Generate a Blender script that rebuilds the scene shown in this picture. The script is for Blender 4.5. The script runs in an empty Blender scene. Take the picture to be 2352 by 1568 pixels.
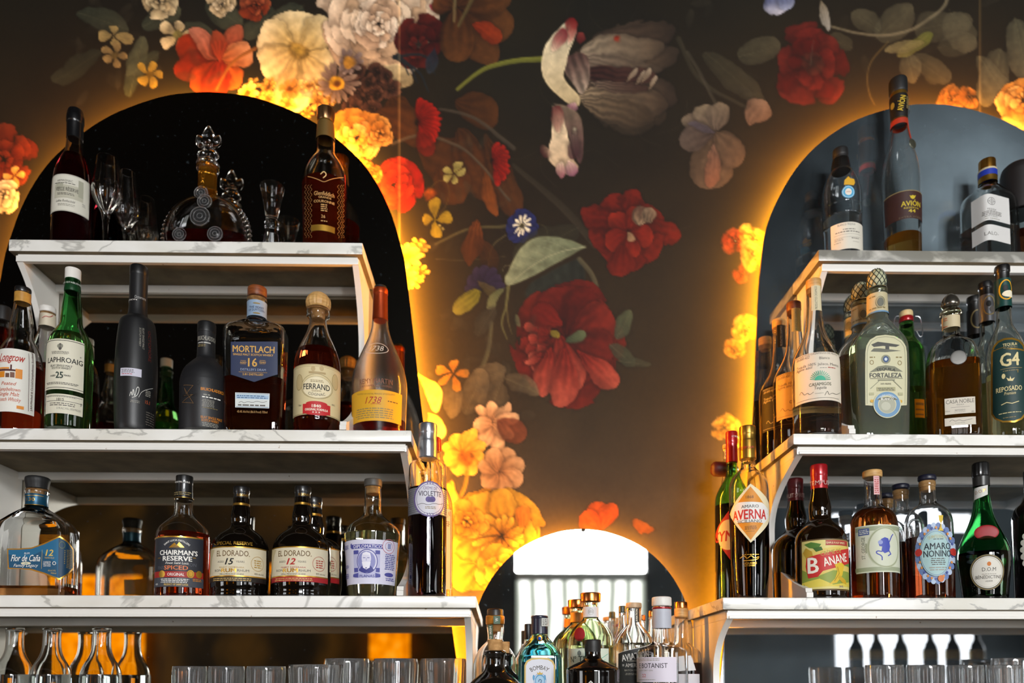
import bpy, bmesh, math, random
import numpy as np
from mathutils import Vector, Matrix
from mathutils.geometry import tessellate_polygon

S = bpy.context.scene
COL = S.collection
PI = math.pi

# ------------------------------------------------------------------ camera
F = 1750.0                      # focal length in pixels of the 2352 wide frame
PITCH, YAW = math.radians(3.3), math.radians(1.0)
CX0, CY0 = 1176.0, 1458.0       # principal point (lens shifted upwards)
EYE = 1.45
cam_d = bpy.data.cameras.new('camera')
cam = bpy.data.objects.new('camera', cam_d)
COL.objects.link(cam)
cam.location = (0, 0, EYE)
cam.rotation_euler = (PI / 2 + PITCH, 0, -YAW)
cam_d.sensor_width = 36
cam_d.lens = F / 2352 * 36
cam_d.shift_y = (CY0 - 784) / 2352
cam_d.clip_start = 0.05
cam_d.dof.use_dof = True
cam_d.dof.focus_distance = 1.60
cam_d.dof.aperture_fstop = 1.6
S.camera = cam

# ------------------------------------------------------------------ world, light, exposure
w = bpy.data.worlds.new('world'); S.world = w; w.use_nodes = True
w.node_tree.nodes['Background'].inputs[0].default_value = (0.60, 0.75, 1.0, 1)
w.node_tree.nodes['Background'].inputs[1].default_value = 0.15
vs = S.view_settings
vs.view_transform = 'Standard'; vs.look = 'None'; vs.gamma = 1.0; vs.use_curve_mapping = False
vs.exposure = 0.2
cy = S.cycles
cy.max_bounces = 14; cy.diffuse_bounces = 3; cy.glossy_bounces = 5
cy.transmission_bounces = 14; cy.transparent_max_bounces = 24
cy.sample_clamp_indirect = 8.0; cy.blur_glossy = 0.6
cy.use_denoising = True

def area(name, loc, target, sx, sy, power, color, spread):
    d = bpy.data.lights.new(name, 'AREA'); d.shape = 'RECTANGLE'; d.size = sx; d.size_y = sy
    d.energy = power; d.color = color; d.spread = spread
    o = bpy.data.objects.new(name, d); COL.objects.link(o); o.location = loc
    o.rotation_euler = (Vector(target) - Vector(loc)).to_track_quat('-Z', 'Y').to_euler()
    return o
DAY = (0.93, 0.96, 1.0)
LED_COL, LED_POWER = (1.0, 0.37, 0.016), 380.0
# daylight comes in through the bright window panes, built with the room below
# added unseen fills: warm on the far wall, cool on its other end
area('warm_wall_fill', (-2.2, -2.3, 3.5), (-2.4, -4.0, 2.0), 1.8, 0.3, 12, (1.0, 0.62, 0.28), math.radians(150))
area('cool_side_fill', (5.2, -1.4, 2.2), (3.6, -4.0, 2.0), 1.6, 1.6, 34, (0.82, 0.93, 1.0), math.radians(110))

# ------------------------------------------------------------------ pixel <-> world
def direction(px, py):
    xc, yc = (px - CX0) / F, -(py - CY0) / F
    fw = math.cos(PITCH) - math.sin(PITCH) * yc
    up = math.sin(PITCH) + math.cos(PITCH) * yc
    return Vector((xc * math.cos(YAW) + fw * math.sin(YAW), -xc * math.sin(YAW) + fw * math.cos(YAW), up))
def at(px, py, Y):
    d = direction(px, py); t = Y / d.y
    return Vector((d.x * t, Y, EYE + d.z * t))
YM = 1.87            # mirror face
YW = 1.905           # papered wall
D1, D2, D3 = 1.709, 1.604, 1.580    # front edges of the three shelves

# ------------------------------------------------------------------ materials
def lin(c):
    if isinstance(c, str):
        c = [int(c[i:i + 2], 16) / 255 for i in (0, 2, 4)]
    return tuple(v / 12.92 if v <= 0.04045 else ((v + 0.055) / 1.055) ** 2.4 for v in c)
MATS = {}
def new_mat(name):
    m = bpy.data.materials.new(name); m.use_nodes = True
    n = m.node_tree; n.nodes.clear()
    out = n.nodes.new('ShaderNodeOutputMaterial')
    return m, n, out
def paint(c, rough=0.5, metal=0.0, coat=0.0):
    k = ('paint', c, rough, metal, coat)
    if k not in MATS:
        m, n, out = new_mat('paint_%s' % c)
        b = n.nodes.new('ShaderNodeBsdfPrincipled')
        b.inputs['Base Color'].default_value = lin(c) + (1,)
        b.inputs['Roughness'].default_value = rough; b.inputs['Metallic'].default_value = metal
        b.inputs['Coat Weight'].default_value = coat; b.inputs['Coat Roughness'].default_value = 0.03
        nz = n.nodes.new('ShaderNodeTexNoise'); nz.inputs['Scale'].default_value = 60; nz.inputs['Detail'].default_value = 2
        mr = n.nodes.new('ShaderNodeMapRange'); mr.inputs['To Min'].default_value = rough * 0.9; mr.inputs['To Max'].default_value = min(1, rough * 1.12)
        n.links.new(nz.outputs['Fac'], mr.inputs['Value']); n.links.new(mr.outputs[0], b.inputs['Roughness'])
        n.links.new(b.outputs[0], out.inputs[0]); MATS[k] = m
    return MATS[k]
def glass(c='ffffff', rough=0.0, ior=1.48, tr=1.0):
    k = ('glass', c, rough, tr)
    if k not in MATS:
        m, n, out = new_mat('glass_%s' % c)
        b = n.nodes.new('ShaderNodeBsdfPrincipled')
        b.inputs['Base Color'].default_value = tuple(v ** 0.38 for v in lin(c)) + (1,)
        b.inputs['Roughness'].default_value = rough; b.inputs['IOR'].default_value = ior
        b.inputs['Transmission Weight'].default_value = tr
        n.links.new(b.outputs[0], out.inputs[0]); MATS[k] = m
    return MATS[k]
def liquid(c):
    k = ('liquid', c)
    if k not in MATS:
        m, n, out = new_mat('liquid_%s' % c)
        b = n.nodes.new('ShaderNodeBsdfTransparent')
        b.inputs[0].default_value = tuple(v ** 0.34 for v in lin(c)) + (1,)
        d = n.nodes.new('ShaderNodeBsdfDiffuse'); d.inputs[0].default_value = tuple(v ** 0.7 for v in lin(c)) + (1,)
        mx = n.nodes.new('ShaderNodeMixShader'); l_ = lin(c); mx.inputs[0].default_value = 0.015 + 0.075 * (max(l_) - min(l_)) / max(max(l_), 0.05)     # diffuse share imitating light that glows through coloured spirits
        n.links.new(b.outputs[0], mx.inputs[1]); n.links.new(d.outputs[0], mx.inputs[2]); n.links.new(mx.outputs[0], out.inputs[0]); MATS[k] = m
    return MATS[k]
def emit(c, strength, name='glow'):
    m, n, out = new_mat(name)
    e = n.nodes.new('ShaderNodeEmission'); e.inputs[0].default_value = tuple(c) + (1,); e.inputs[1].default_value = strength
    n.links.new(e.outputs[0], out.inputs[0]); return m
def ramp(n, stops):
    r = n.nodes.new('ShaderNodeValToRGB'); el = r.color_ramp.elements
    while len(el) > 1: el.remove(el[-1])
    for i, (p, c) in enumerate(stops):
        e = el[0] if i == 0 else el.new(p)
        e.position = p; e.color = lin(c) + (1,)
    return r
def marble_mat(name, base, vein, amount, seed, scale=5.0):
    m, n, out = new_mat(name)
    b = n.nodes.new('ShaderNodeBsdfPrincipled'); b.inputs['Roughness'].default_value = 0.28
    tc = n.nodes.new('ShaderNodeTexCoord'); mp = n.nodes.new('ShaderNodeMapping')
    mp.inputs['Location'].default_value = (seed * 3.1, seed * 1.7, seed); mp.inputs['Rotation'].default_value = (0.5, 0.35, 0.6)
    mp.inputs['Scale'].default_value = (1.0, 1.6, 1.6)
    n.links.new(tc.outputs['Object'], mp.inputs[0])
    nz = n.nodes.new('ShaderNodeTexNoise'); nz.inputs['Scale'].default_value = scale; nz.inputs['Detail'].default_value = 6; nz.inputs['Distortion'].default_value = 0.6
    n.links.new(mp.outputs[0], nz.inputs['Vector'])
    ma = n.nodes.new('ShaderNodeMath'); ma.operation = 'SUBTRACT'; ma.inputs[1].default_value = 0.5
    n.links.new(nz.outputs['Fac'], ma.inputs[0])
    mb = n.nodes.new('ShaderNodeMath'); mb.operation = 'ABSOLUTE'; n.links.new(ma.outputs[0], mb.inputs[0])
    rp = ramp(n, [(0.0, vein), (0.012 * amount, vein), (0.045 * amount, base), (1.0, base)])
    n.links.new(mb.outputs[0], rp.inputs[0])
    n2 = n.nodes.new('ShaderNodeTexNoise'); n2.inputs['Scale'].default_value = scale * 0.8; n2.inputs['Detail'].default_value = 4
    n.links.new(mp.outputs[0], n2.inputs['Vector'])
    r2 = ramp(n, [(0.36, 'e9e7e0'), (0.62, 'ffffff')]); n.links.new(n2.outputs['Fac'], r2.inputs[0])
    mx = n.nodes.new('ShaderNodeMix'); mx.data_type = 'RGBA'; mx.blend_type = 'MULTIPLY'; mx.inputs[0].default_value = 1
    n.links.new(rp.outputs[0], mx.inputs[6]); n.links.new(r2.outputs[0], mx.inputs[7])
    n.links.new(mx.outputs[2], b.inputs['Base Color']); n.links.new(b.outputs[0], out.inputs[0])
    return m
def mottled(name, c0, c1, scale, rough=0.6, metal=0.0, bump=0.0, stretch=(1, 1, 1)):
    m, n, out = new_mat(name)
    b = n.nodes.new('ShaderNodeBsdfPrincipled'); b.inputs['Roughness'].default_value = rough; b.inputs['Metallic'].default_value = metal
    tc = n.nodes.new('ShaderNodeTexCoord'); mp = n.nodes.new('ShaderNodeMapping'); mp.inputs['Scale'].default_value = stretch
    n.links.new(tc.outputs['Object'], mp.inputs[0])
    nz = n.nodes.new('ShaderNodeTexNoise'); nz.inputs['Scale'].default_value = scale; nz.inputs['Detail'].default_value = 5
    n.links.new(mp.outputs[0], nz.inputs['Vector'])
    rp = ramp(n, [(0.35, c0), (0.65, c1)]); n.links.new(nz.outputs['Fac'], rp.inputs[0])
    n.links.new(rp.outputs[0], b.inputs['Base Color'])
    if bump:
        bp = n.nodes.new('ShaderNodeBump'); bp.inputs['Strength'].default_value = bump; bp.inputs['Distance'].default_value = 0.002
        n.links.new(nz.outputs['Fac'], bp.inputs['Height']); n.links.new(bp.outputs[0], b.inputs['Normal'])
    n.links.new(b.outputs[0], out.inputs[0]); return m

# ------------------------------------------------------------------ object helpers
def tag(o, label=None, cat=None, group=None, kind=None):
    if label: o['label'] = label
    if cat: o['category'] = cat
    if group: o['group'] = group
    if kind: o['kind'] = kind
    return o
def empty(name, loc, label=None, cat=None, group=None, rz=0.0):
    o = bpy.data.objects.new(name, None); COL.objects.link(o)
    o.location = loc; o.rotation_euler = (0, 0, rz); o.empty_display_size = 0.02
    return tag(o, label, cat, group)
def link(name, me, mats, parent=None, smooth=True, angle=35):
    if not isinstance(mats, (list, tuple)): mats = [mats]
    for m in mats: me.materials.append(m)
    if smooth:
        me.polygons.foreach_set('use_smooth', [True] * len(me.polygons))
        me.set_sharp_from_angle(angle=math.radians(angle))
    o = bpy.data.objects.new(name, me); COL.objects.link(o)
    if parent is not None: o.parent = parent
    return o
def mesh(name, verts, faces, mats, parent=None, smooth=True, angle=35, idx=None):
    me = bpy.data.meshes.new(name); me.from_pydata([tuple(v) for v in verts], [], faces)
    if idx: me.polygons.foreach_set('material_index', idx)
    me.update(); return link(name, me, mats, parent, smooth, angle)
def bm_obj(name, bm, mats, parent=None, smooth=True, angle=35):
    me = bpy.data.meshes.new(name); bm.normal_update(); bm.to_mesh(me); bm.free()
    return link(name, me, mats, parent, smooth, angle)
def bm_box(bm, x0, x1, y0, y1, z0, z1, bev=0.0):
    r = bmesh.ops.create_cube(bm, size=1.0)
    for v in r['verts']:
        v.co = Vector(((x0 + x1) / 2 + v.co.x * (x1 - x0), (y0 + y1) / 2 + v.co.y * (y1 - y0), (z0 + z1) / 2 + v.co.z * (z1 - z0)))
    if bev:
        es = {e for v in r['verts'] for e in v.link_edges}
        bmesh.ops.bevel(bm, geom=list(es), offset=bev, segments=2, affect='EDGES', profile=0.6)
def box(name, x0, x1, y0, y1, z0, z1, mat, parent=None, bev=0.0):
    bm = bmesh.new(); bm_box(bm, x0, x1, y0, y1, z0, z1, bev)
    return bm_obj(name, bm, mat, parent)
def lathe_data(prof, n=48, ridge=None, foot=None):
    """prof: (r, z) from bottom to top; closed with poles where r is zero"""
    V, Fc = [], []; rings = []
    for (r, z) in prof:
        if r < 1e-6:
            rings.append([len(V)]); V.append((0, 0, z)); continue
        ring = []
        for i in range(n):
            a = 2 * PI * i / n; c, s_ = math.cos(a), math.sin(a); rr = r
            if ridge: rr = r * (1 + ridge[1] * math.cos(ridge[0] * a))
            if foot: x, y = foot(r, c, s_)
            else: x, y = rr * c, rr * s_
            ring.append(len(V)); V.append((x, y, z))
        rings.append(ring)
    for a, b in zip(rings, rings[1:]):
        if len(a) == 1 and len(b) == 1: continue
        for i in range(n):
            j = (i + 1) % n
            if len(a) == 1: Fc.append((a[0], b[j], b[i]))
            elif len(b) == 1: Fc.append((a[i], a[j], b[0]))
            else: Fc.append((a[i], a[j], b[j], b[i]))
    return V, Fc
def rounded(prof, rmax=0.0015):
    if len(prof) < 3: return list(prof)
    out = [prof[0]]
    for p, q, r in zip(prof, prof[1:], prof[2:]):
        for e, (u) in ((0, p), (1, r)):
            l = math.hypot(u[0] - q[0], u[1] - q[1])
            k = 0.0 if l < 1e-9 else min(0.3, rmax / l)
            out.append((q[0] + (u[0] - q[0]) * k, q[1] + (u[1] - q[1]) * k))
    out.append(prof[-1]); return out
def chaikin(p, it=2):
    for _ in range(it):
        o = [p[0]]
        for a, b in zip(p, p[1:]):
            o.append(tuple(u * .75 + v * .25 for u, v in zip(a, b))); o.append(tuple(u * .25 + v * .75 for u, v in zip(a, b)))
        o.append(p[-1]); p = o
    return p
def tube_data(pts, r, n=8, closed=False):
    V, Fc = [], []; P = [Vector(p) for p in pts]; m = len(P); up = Vector((0.12, 0.2, 1)).normalized()
    for i, p in enumerate(P):
        t = (P[(i + 1) % m] - P[i - 1]) if closed else (P[min(i + 1, m - 1)] - P[max(i - 1, 0)])
        t.normalize(); a = t.cross(up)
        if a.length < 1e-4: a = t.cross(Vector((1, 0, 0)))
        a.normalize(); b = t.cross(a); rr = r[i] if isinstance(r, (list, tuple)) else r
        for k in range(n):
            an = 2 * PI * k / n; V.append(p + a * math.cos(an) * rr + b * math.sin(an) * rr)
    for i in range(m if closed else m - 1):
        for k in range(n):
            k2 = (k + 1) % n; i2 = (i + 1) % m
            Fc.append((i * n + k, i * n + k2, i2 * n + k2, i2 * n + k))
    if not closed:
        Fc.append(tuple(range(n))[::-1]); Fc.append(tuple((m - 1) * n + k for k in range(n)))
    return V, Fc
def tube(name, pts, r, mat, parent=None, n=8, closed=False):
    V, Fc = tube_data(pts, r, n, closed); return mesh(name, V, Fc, mat, parent, angle=50)
# ------------------------------------------------------------------ the room behind the camera
ROOM = (-5.2, 5.4, -4.0, YW, 0.0, 3.7)
X0, X1, Y0, Y1, Z0, Z1 = ROOM
WOOD = mottled('dark_floorboards', '2a1d12', '3d2a1a', 6, 0.45, stretch=(1, 8, 1))
PLASTER = mottled('warm_plaster', '6e6050', '8a7c6a', 2.5, 0.8)
CEIL = mottled('dark_ceiling_paint', '0e0c0a', '13110e', 1.5, 0.95)
CEIL.node_tree.nodes['Principled BSDF'].inputs['Specular IOR Level'].default_value = 0.03
tag(box('floor', X0, X1, Y0, Y1 + .1, -0.1, 0.0, WOOD), kind='structure')
tag(box('ceiling', X0, X1, Y0, Y1 + .1, Z1, Z1 + 0.1, CEIL), kind='structure')
tag(box('wall_left', X0 - 0.1, X0, Y0, Y1 + .1, 0, Z1, PLASTER), kind='structure')
tag(box('wall_right', X1, X1 + 0.1, Y0, Y1 + .1, 0, Z1, PLASTER), kind='structure')
# wall with window openings: a tall one, a narrow one beside it, a low wide one and a transom light above that
def front_wall_mat():
    m, n, out = new_mat('front_wall_mural')
    b = n.nodes.new('ShaderNodeBsdfPrincipled'); b.inputs['Roughness'].default_value = 0.75
    tc = n.nodes.new('ShaderNodeTexCoord'); nz = n.nodes.new('ShaderNodeTexNoise'); nz.inputs['Scale'].default_value = 1.15; nz.inputs['Detail'].default_value = 4; nz.inputs['Distortion'].default_value = 0.8
    n.links.new(tc.outputs['Object'], nz.inputs['Vector'])
    rp = ramp(n, [(0.30, '14100a'), (0.45, '332812'), (0.56, '5e4818'), (0.66, '7a5c20'), (0.75, '261c10')]); n.links.new(nz.outputs['Fac'], rp.inputs[0])
    r2 = ramp(n, [(0.35, '202121'), (0.65, '434747')]); n.links.new(nz.outputs['Fac'], r2.inputs[0])
    sp = n.nodes.new('ShaderNodeSeparateXYZ'); n.links.new(tc.outputs['Object'], sp.inputs[0])
    mr = n.nodes.new('ShaderNodeMapRange'); mr.inputs['From Min'].default_value = 0.0; mr.inputs['From Max'].default_value = 0.05; n.links.new(sp.outputs['X'], mr.inputs['Value'])
    mx = n.nodes.new('ShaderNodeMix'); mx.data_type = 'RGBA'; n.links.new(mr.outputs[0], mx.inputs[0]); n.links.new(rp.outputs[0], mx.inputs[6]); n.links.new(r2.outputs[0], mx.inputs[7])
    n.links.new(mx.outputs[2], b.inputs['Base Color']); n.links.new(b.outputs[0], out.inputs[0]); return m
WIN = [(0.14, 1.55, [(0.75, 3.2)]), (1.88, 2.32, [(0.9, 3.2)]), (3.42, 4.98, [(1.3, 1.97), (2.93, 3.2)])]
bm = bmesh.new()
xs = [X0] + [v for q in WIN for v in q[:2]] + [X1]
for k in range(0, len(xs), 2): bm_box(bm, xs[k], xs[k + 1], Y0 - 0.15, Y0, 0, Z1)
for (a, b, zz) in WIN:
    e = [0] + [v for q in zz for v in q] + [Z1]
    for k in range(0, len(e), 2): bm_box(bm, a, b, Y0 - 0.15, Y0, e[k], e[k + 1])
tag(bm_obj('wall_front', bm, front_wall_mat(), smooth=False), kind='structure')
FRAME = paint('2d2b28', 0.5)
def sky_mat(strength, pleats=False):
    m, n, out = new_mat('bright_sky')
    e = n.nodes.new('ShaderNodeEmission'); e.inputs[1].default_value = strength
    tc = n.nodes.new('ShaderNodeTexCoord'); wv = n.nodes.new('ShaderNodeTexWave'); wv.wave_type = 'BANDS'; wv.bands_direction = 'X'
    wv.inputs['Scale'].default_value = 1.9; wv.inputs['Distortion'].default_value = 1.2
    n.links.new(tc.outputs['Object'], wv.inputs['Vector'])
    rp = ramp(n, [(0.0, '6f746c'), (0.22, '8c918a'), (0.5, 'e0e2dc'), (1.0, 'ffffff')] if pleats else [(0.0, 'f0f3f6'), (1.0, 'ffffff')]); n.links.new(wv.outputs['Fac'], rp.inputs[0])
    n.links.new(rp.outputs[0], e.inputs[0]); n.links.new(e.outputs[0], out.inputs[0]); return m
# added glowing windows in the side walls, unseen fill for the glass
for i, (x, nx) in enumerate(((X0 + .004, 1), (X1 - .004, -1))):
    root = tag(empty('window_%d' % (i + 5), (x, -1.9, 0.9)), kind='structure')
    bm = bmesh.new()
    for (ya, yb, za, zb) in ((-.9, -.84, 0, 1.7), (.84, .9, 0, 1.7), (-.84, .84, 0, .06), (-.84, .84, 1.64, 1.7), (-.03, .03, .06, 1.64)): bm_box(bm, min(0, nx * .05), max(0, nx * .05), ya, yb, za, zb)
    bm_obj('window_frame', bm, FRAME, root, smooth=False)
    mesh('pane', [(nx * .01, -.84, .06), (nx * .01, .84, .06), (nx * .01, .84, 1.64), (nx * .01, -.84, 1.64)], [(0, 1, 2, 3)], sky_mat(5.0), root, smooth=False)
OPEN = [(a, b, c, d) for (a, b, zz) in WIN for (c, d) in zz]
for i, (a, b, c, d) in enumerate(OPEN):
    root = tag(empty('window_%d' % (i + 1), ((a + b) / 2, Y0 - 0.06, c)), kind='structure')
    L = Vector(root.location)
    bm = bmesh.new()
    for (xa, xb, za, zb) in ((a, a + .04, c, d), (b - .04, b, c, d), (a + .04, b - .04, c, c + .05), (a + .04, b - .04, d - .04, d)):
        bm_box(bm, xa - L.x, xb - L.x, -0.03, 0.05, za - L.z, zb - L.z)
    bm_obj('window_frame', bm, FRAME, root, smooth=False)
    def pane(z0, z1, mat, name='pane'):
        mesh(name, [(a - L.x, -0.02, z0 - L.z), (b - L.x, -0.02, z0 - L.z), (b - L.x, -0.02, z1 - L.z), (a - L.x, -0.02, z1 - L.z)], [(0, 1, 2, 3)], mat, root, smooth=False)
    if i == 0:
        box('transom_bar', a - L.x, b - L.x, -0.03, 0.04, 2.46 - L.z, 2.55 - L.z, paint('b4b8b2', .5), root)
        pane(2.5, d, sky_mat(72.0)); pane(c, 2.5, sky_mat(2.8, True), 'curtained_pane')
    else: pane(c, d, sky_mat((0, 40.0, 3.6, 6.0)[i]))
# added glowing panels standing in for amber-lit wall, seen blurred in the mirrors
def amber_mat():
    m, n, out = new_mat('amber_glow'); e = n.nodes.new('ShaderNodeEmission'); e.inputs[1].default_value = 1.9
    tc = n.nodes.new('ShaderNodeTexCoord'); nz = n.nodes.new('ShaderNodeTexNoise'); nz.inputs['Scale'].default_value = 9; nz.inputs['Detail'].default_value = 5; n.links.new(tc.outputs['Object'], nz.inputs['Vector'])
    rp = ramp(n, [(0.3, 'c06000'), (0.55, 'ff9400'), (0.75, 'ffb030')]); n.links.new(nz.outputs['Fac'], rp.inputs[0]); n.links.new(rp.outputs[0], e.inputs[0]); n.links.new(e.outputs[0], out.inputs[0]); return m
AMB = amber_mat()
for k, (xa, xb, za, zb) in enumerate(((-4.4, -3.56, 1.2, 2.5), (-1.29, -0.9, 1.62, 2.02), (-2.3, -2.02, 2.3, 2.62))):
    t = empty('wall_glow_panel', ((xa + xb) / 2, Y0, za), 'amber glass wall lantern on the far wall, %s' % ('widest of the three', 'smallest and lowest, nearest the tall window', 'narrow one mounted highest')[k], 'lamp', 'amber lanterns on the far wall')
    w2 = (xb - xa) / 2
    box('glow_face', -w2, w2, 0.02, 0.12, 0.02, zb - za - 0.02, AMB, t, 0.01)
    bm = bmesh.new(); bm_box(bm, -w2 - .02, w2 + .02, 0, 0.13, -0.01, 0.02); bm_box(bm, -w2 - .02, w2 + .02, 0, 0.13, zb - za - .02, zb - za + .01)
    bm_obj('panel_frame', bm, FRAME, t)

# ------------------------------------------------------------------ the floral wallpaper, painted as pigment on a fine grid
GX0, GX1, GY0, GY1, GS = -330, 2690, -260, 1650, 3.0
gx = np.arange(GX0, GX1, GS); gy = np.arange(GY0, GY1, GS)
PX, PY = np.meshgrid(gx, gy)
H_, W_ = PX.shape
rs = np.random.RandomState(7)
def fbm(scale, octv=4, seed=0):
    r = np.random.RandomState(seed); out = np.zeros((H_, W_)); amp = 1.0; tot = 0
    for o in range(octv):
        sc = scale / 2 ** o
        nx, ny = int(W_ * GS / sc) + 4, int(H_ * GS / sc) + 4
        g = r.rand(ny, nx) * 2 - 1
        fx = (PX[0] - GX0) / sc; fy = (PY[:, 0] - GY0) / sc
        ix, iy = fx.astype(int), fy.astype(int); tx, ty = fx - ix, fy - iy
        tx = tx * tx * (3 - 2 * tx); ty = ty * ty * (3 - 2 * ty)
        a = g[np.ix_(iy, ix)]; b = g[np.ix_(iy, ix + 1)]; c = g[np.ix_(iy + 1, ix)]; d = g[np.ix_(iy + 1, ix + 1)]
        out += amp * ((a * (1 - tx) + b * tx) * (1 - ty)[:, None] + (c * (1 - tx) + d * tx) * ty[:, None]); tot += amp; amp *= 0.5
    return out / tot
def deep(c):
    # old-master key: muted darks and mid tones, pale petals keep their brightness
    l = c.mean(-1, keepdims=True); return c * np.clip(0.60 + 0.55 * (l - 0.25), 0.52, 0.98)
def hexc(c): return np.array([int(c[i:i + 2], 16) / 255 for i in (0, 2, 4)])
N1, N2, N3, N4 = fbm(70, 4, 1), fbm(70, 4, 2), fbm(14, 3, 3), fbm(300, 5, 4)
UX = PX + 14 * N1 + 2.5 * N3; UY = PY + 14 * N2 - 2.5 * np.roll(N3, 7, 1)
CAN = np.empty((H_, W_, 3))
for ch in range(3): CAN[..., ch] = np.interp(PY, [-250, 0, 500, 900, 1150, 1600], [hexc(h)[ch] for h in ('110f09', '14120a', '1b170e', '272114', '3a3225', '3c3323')])  # ground lightens downwards: the mural's own tone plus light and glare painted in
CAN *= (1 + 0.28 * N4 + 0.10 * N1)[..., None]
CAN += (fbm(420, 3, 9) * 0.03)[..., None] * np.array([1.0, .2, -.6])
def win(x0, x1, y0, y1):
    return (slice(max(0, int((y0 - GY0) / GS)), max(0, int((y1 - GY0) / GS) + 1)), slice(max(0, int((x0 - GX0) / GS)), max(0, int((x1 - GX0) / GS) + 1)))
def sstep(a, b, x):
    t = np.clip((x - a) / (b - a), 0, 1); return t * t * (3 - 2 * t)
def petal(cx, cy, ang, L, Wd, c0, c1, op=1.0, wid=0.62, soft=3.0, vein=0.10, shadow=0.35, tipdark=0.0, ruff=0.0):
    a = math.radians(ang); m = max(L, Wd) * 1.15 + 20
    mx, my = cx + math.cos(a) * L / 2, cy + math.sin(a) * L / 2
    w = win(mx - m, mx + m, my - m, my + m)
    X, Y = UX[w] - cx, UY[w] - cy
    if X.size == 0: return
    t = (X * math.cos(a) + Y * math.sin(a)) / L; sx = (-X * math.sin(a) + Y * math.cos(a))
    k = wid / max(0.05, 1 - wid); tt = np.clip(t, 0.001, 0.999)
    pr = (tt ** k) * (1 - tt); pr = (pr / ((wid ** k) * (1 - wid))) ** 0.55
    if ruff: pr = pr * (1 + ruff * np.sin(t * 23 + N1[w] * 9))
    half = Wd / 2 * pr
    inside = np.minimum(half - np.abs(sx), np.minimum(t, 1 - t) * L)
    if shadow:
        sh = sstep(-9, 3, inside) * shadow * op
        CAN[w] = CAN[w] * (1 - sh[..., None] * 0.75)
    mask = sstep(-soft / 2, soft, inside) * op
    s = sx / np.maximum(half, 1e-3)
    c0, c1 = hexc(c0), hexc(c1)
    mixv = np.clip(t * 1.15 - 0.05 + 0.12 * N3[w], 0, 1)[..., None]
    c = c0 * (1 - mixv) + c1 * mixv
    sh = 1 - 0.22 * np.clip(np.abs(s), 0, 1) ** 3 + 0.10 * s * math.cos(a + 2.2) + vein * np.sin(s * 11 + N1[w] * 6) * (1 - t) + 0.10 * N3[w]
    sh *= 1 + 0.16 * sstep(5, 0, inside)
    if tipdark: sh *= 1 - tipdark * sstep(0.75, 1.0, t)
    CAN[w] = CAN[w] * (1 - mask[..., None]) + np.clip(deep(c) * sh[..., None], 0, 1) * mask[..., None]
def stem(pts, w0, w1, c, op=1.0, soft=2.5):
    p = chaikin([tuple(q) for q in pts], 3); n = len(p)
    xs, ys = [q[0] for q in p], [q[1] for q in p]; mg = max(w0, w1) + 18
    w = win(min(xs) - mg, max(xs) + mg, min(ys) - mg, max(ys) + mg)
    X, Y = PX[w] + 3 * N1[w], PY[w] + 3 * N2[w]; best = np.full(X.shape, 1e9); off = np.zeros(X.shape)
    if X.size == 0: return
    for i in range(n - 1):
        ax, ay = p[i]; bx, by = p[i + 1]; dx, dy = bx - ax, by - ay; l2 = dx * dx + dy * dy + 1e-6
        t = np.clip(((X - ax) * dx + (Y - ay) * dy) / l2, 0, 1)
        d = np.hypot(X - ax - t * dx, Y - ay - t * dy) - (w0 + (w1 - w0) * (i + t) / (n - 1)) / 2
        sgn = ((X - ax) * dy - (Y - ay) * dx) / math.sqrt(l2)
        up = d < best; best = np.where(up, d, best); off = np.where(up, sgn, off)
    m = sstep(soft / 2, -soft, best) * op
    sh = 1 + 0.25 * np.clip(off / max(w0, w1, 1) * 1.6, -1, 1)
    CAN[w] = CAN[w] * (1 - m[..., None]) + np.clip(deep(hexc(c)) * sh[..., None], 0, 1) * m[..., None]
def disc(cx, cy, r, c0, c1, op=1.0, soft=4, sq=1.0, tex=0.25):
    w = win(cx - r * 1.4 - 12, cx + r * 1.4 + 12, cy - r * 1.4 - 12, cy + r * 1.4 + 12)
    d = np.hypot(UX[w] - cx, (UY[w] - cy) / sq)
    if d.size == 0: return
    m = sstep(soft, -soft, d - r)[..., None] * op
    k = np.clip(d / r, 0, 1)[..., None]; c = hexc(c0) * (1 - k) + hexc(c1) * k
    c = deep(c) * (1 + tex * N3[w] * 2)[..., None]
    CAN[w] = CAN[w] * (1 - m) + np.clip(c, 0, 1) * m
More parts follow.
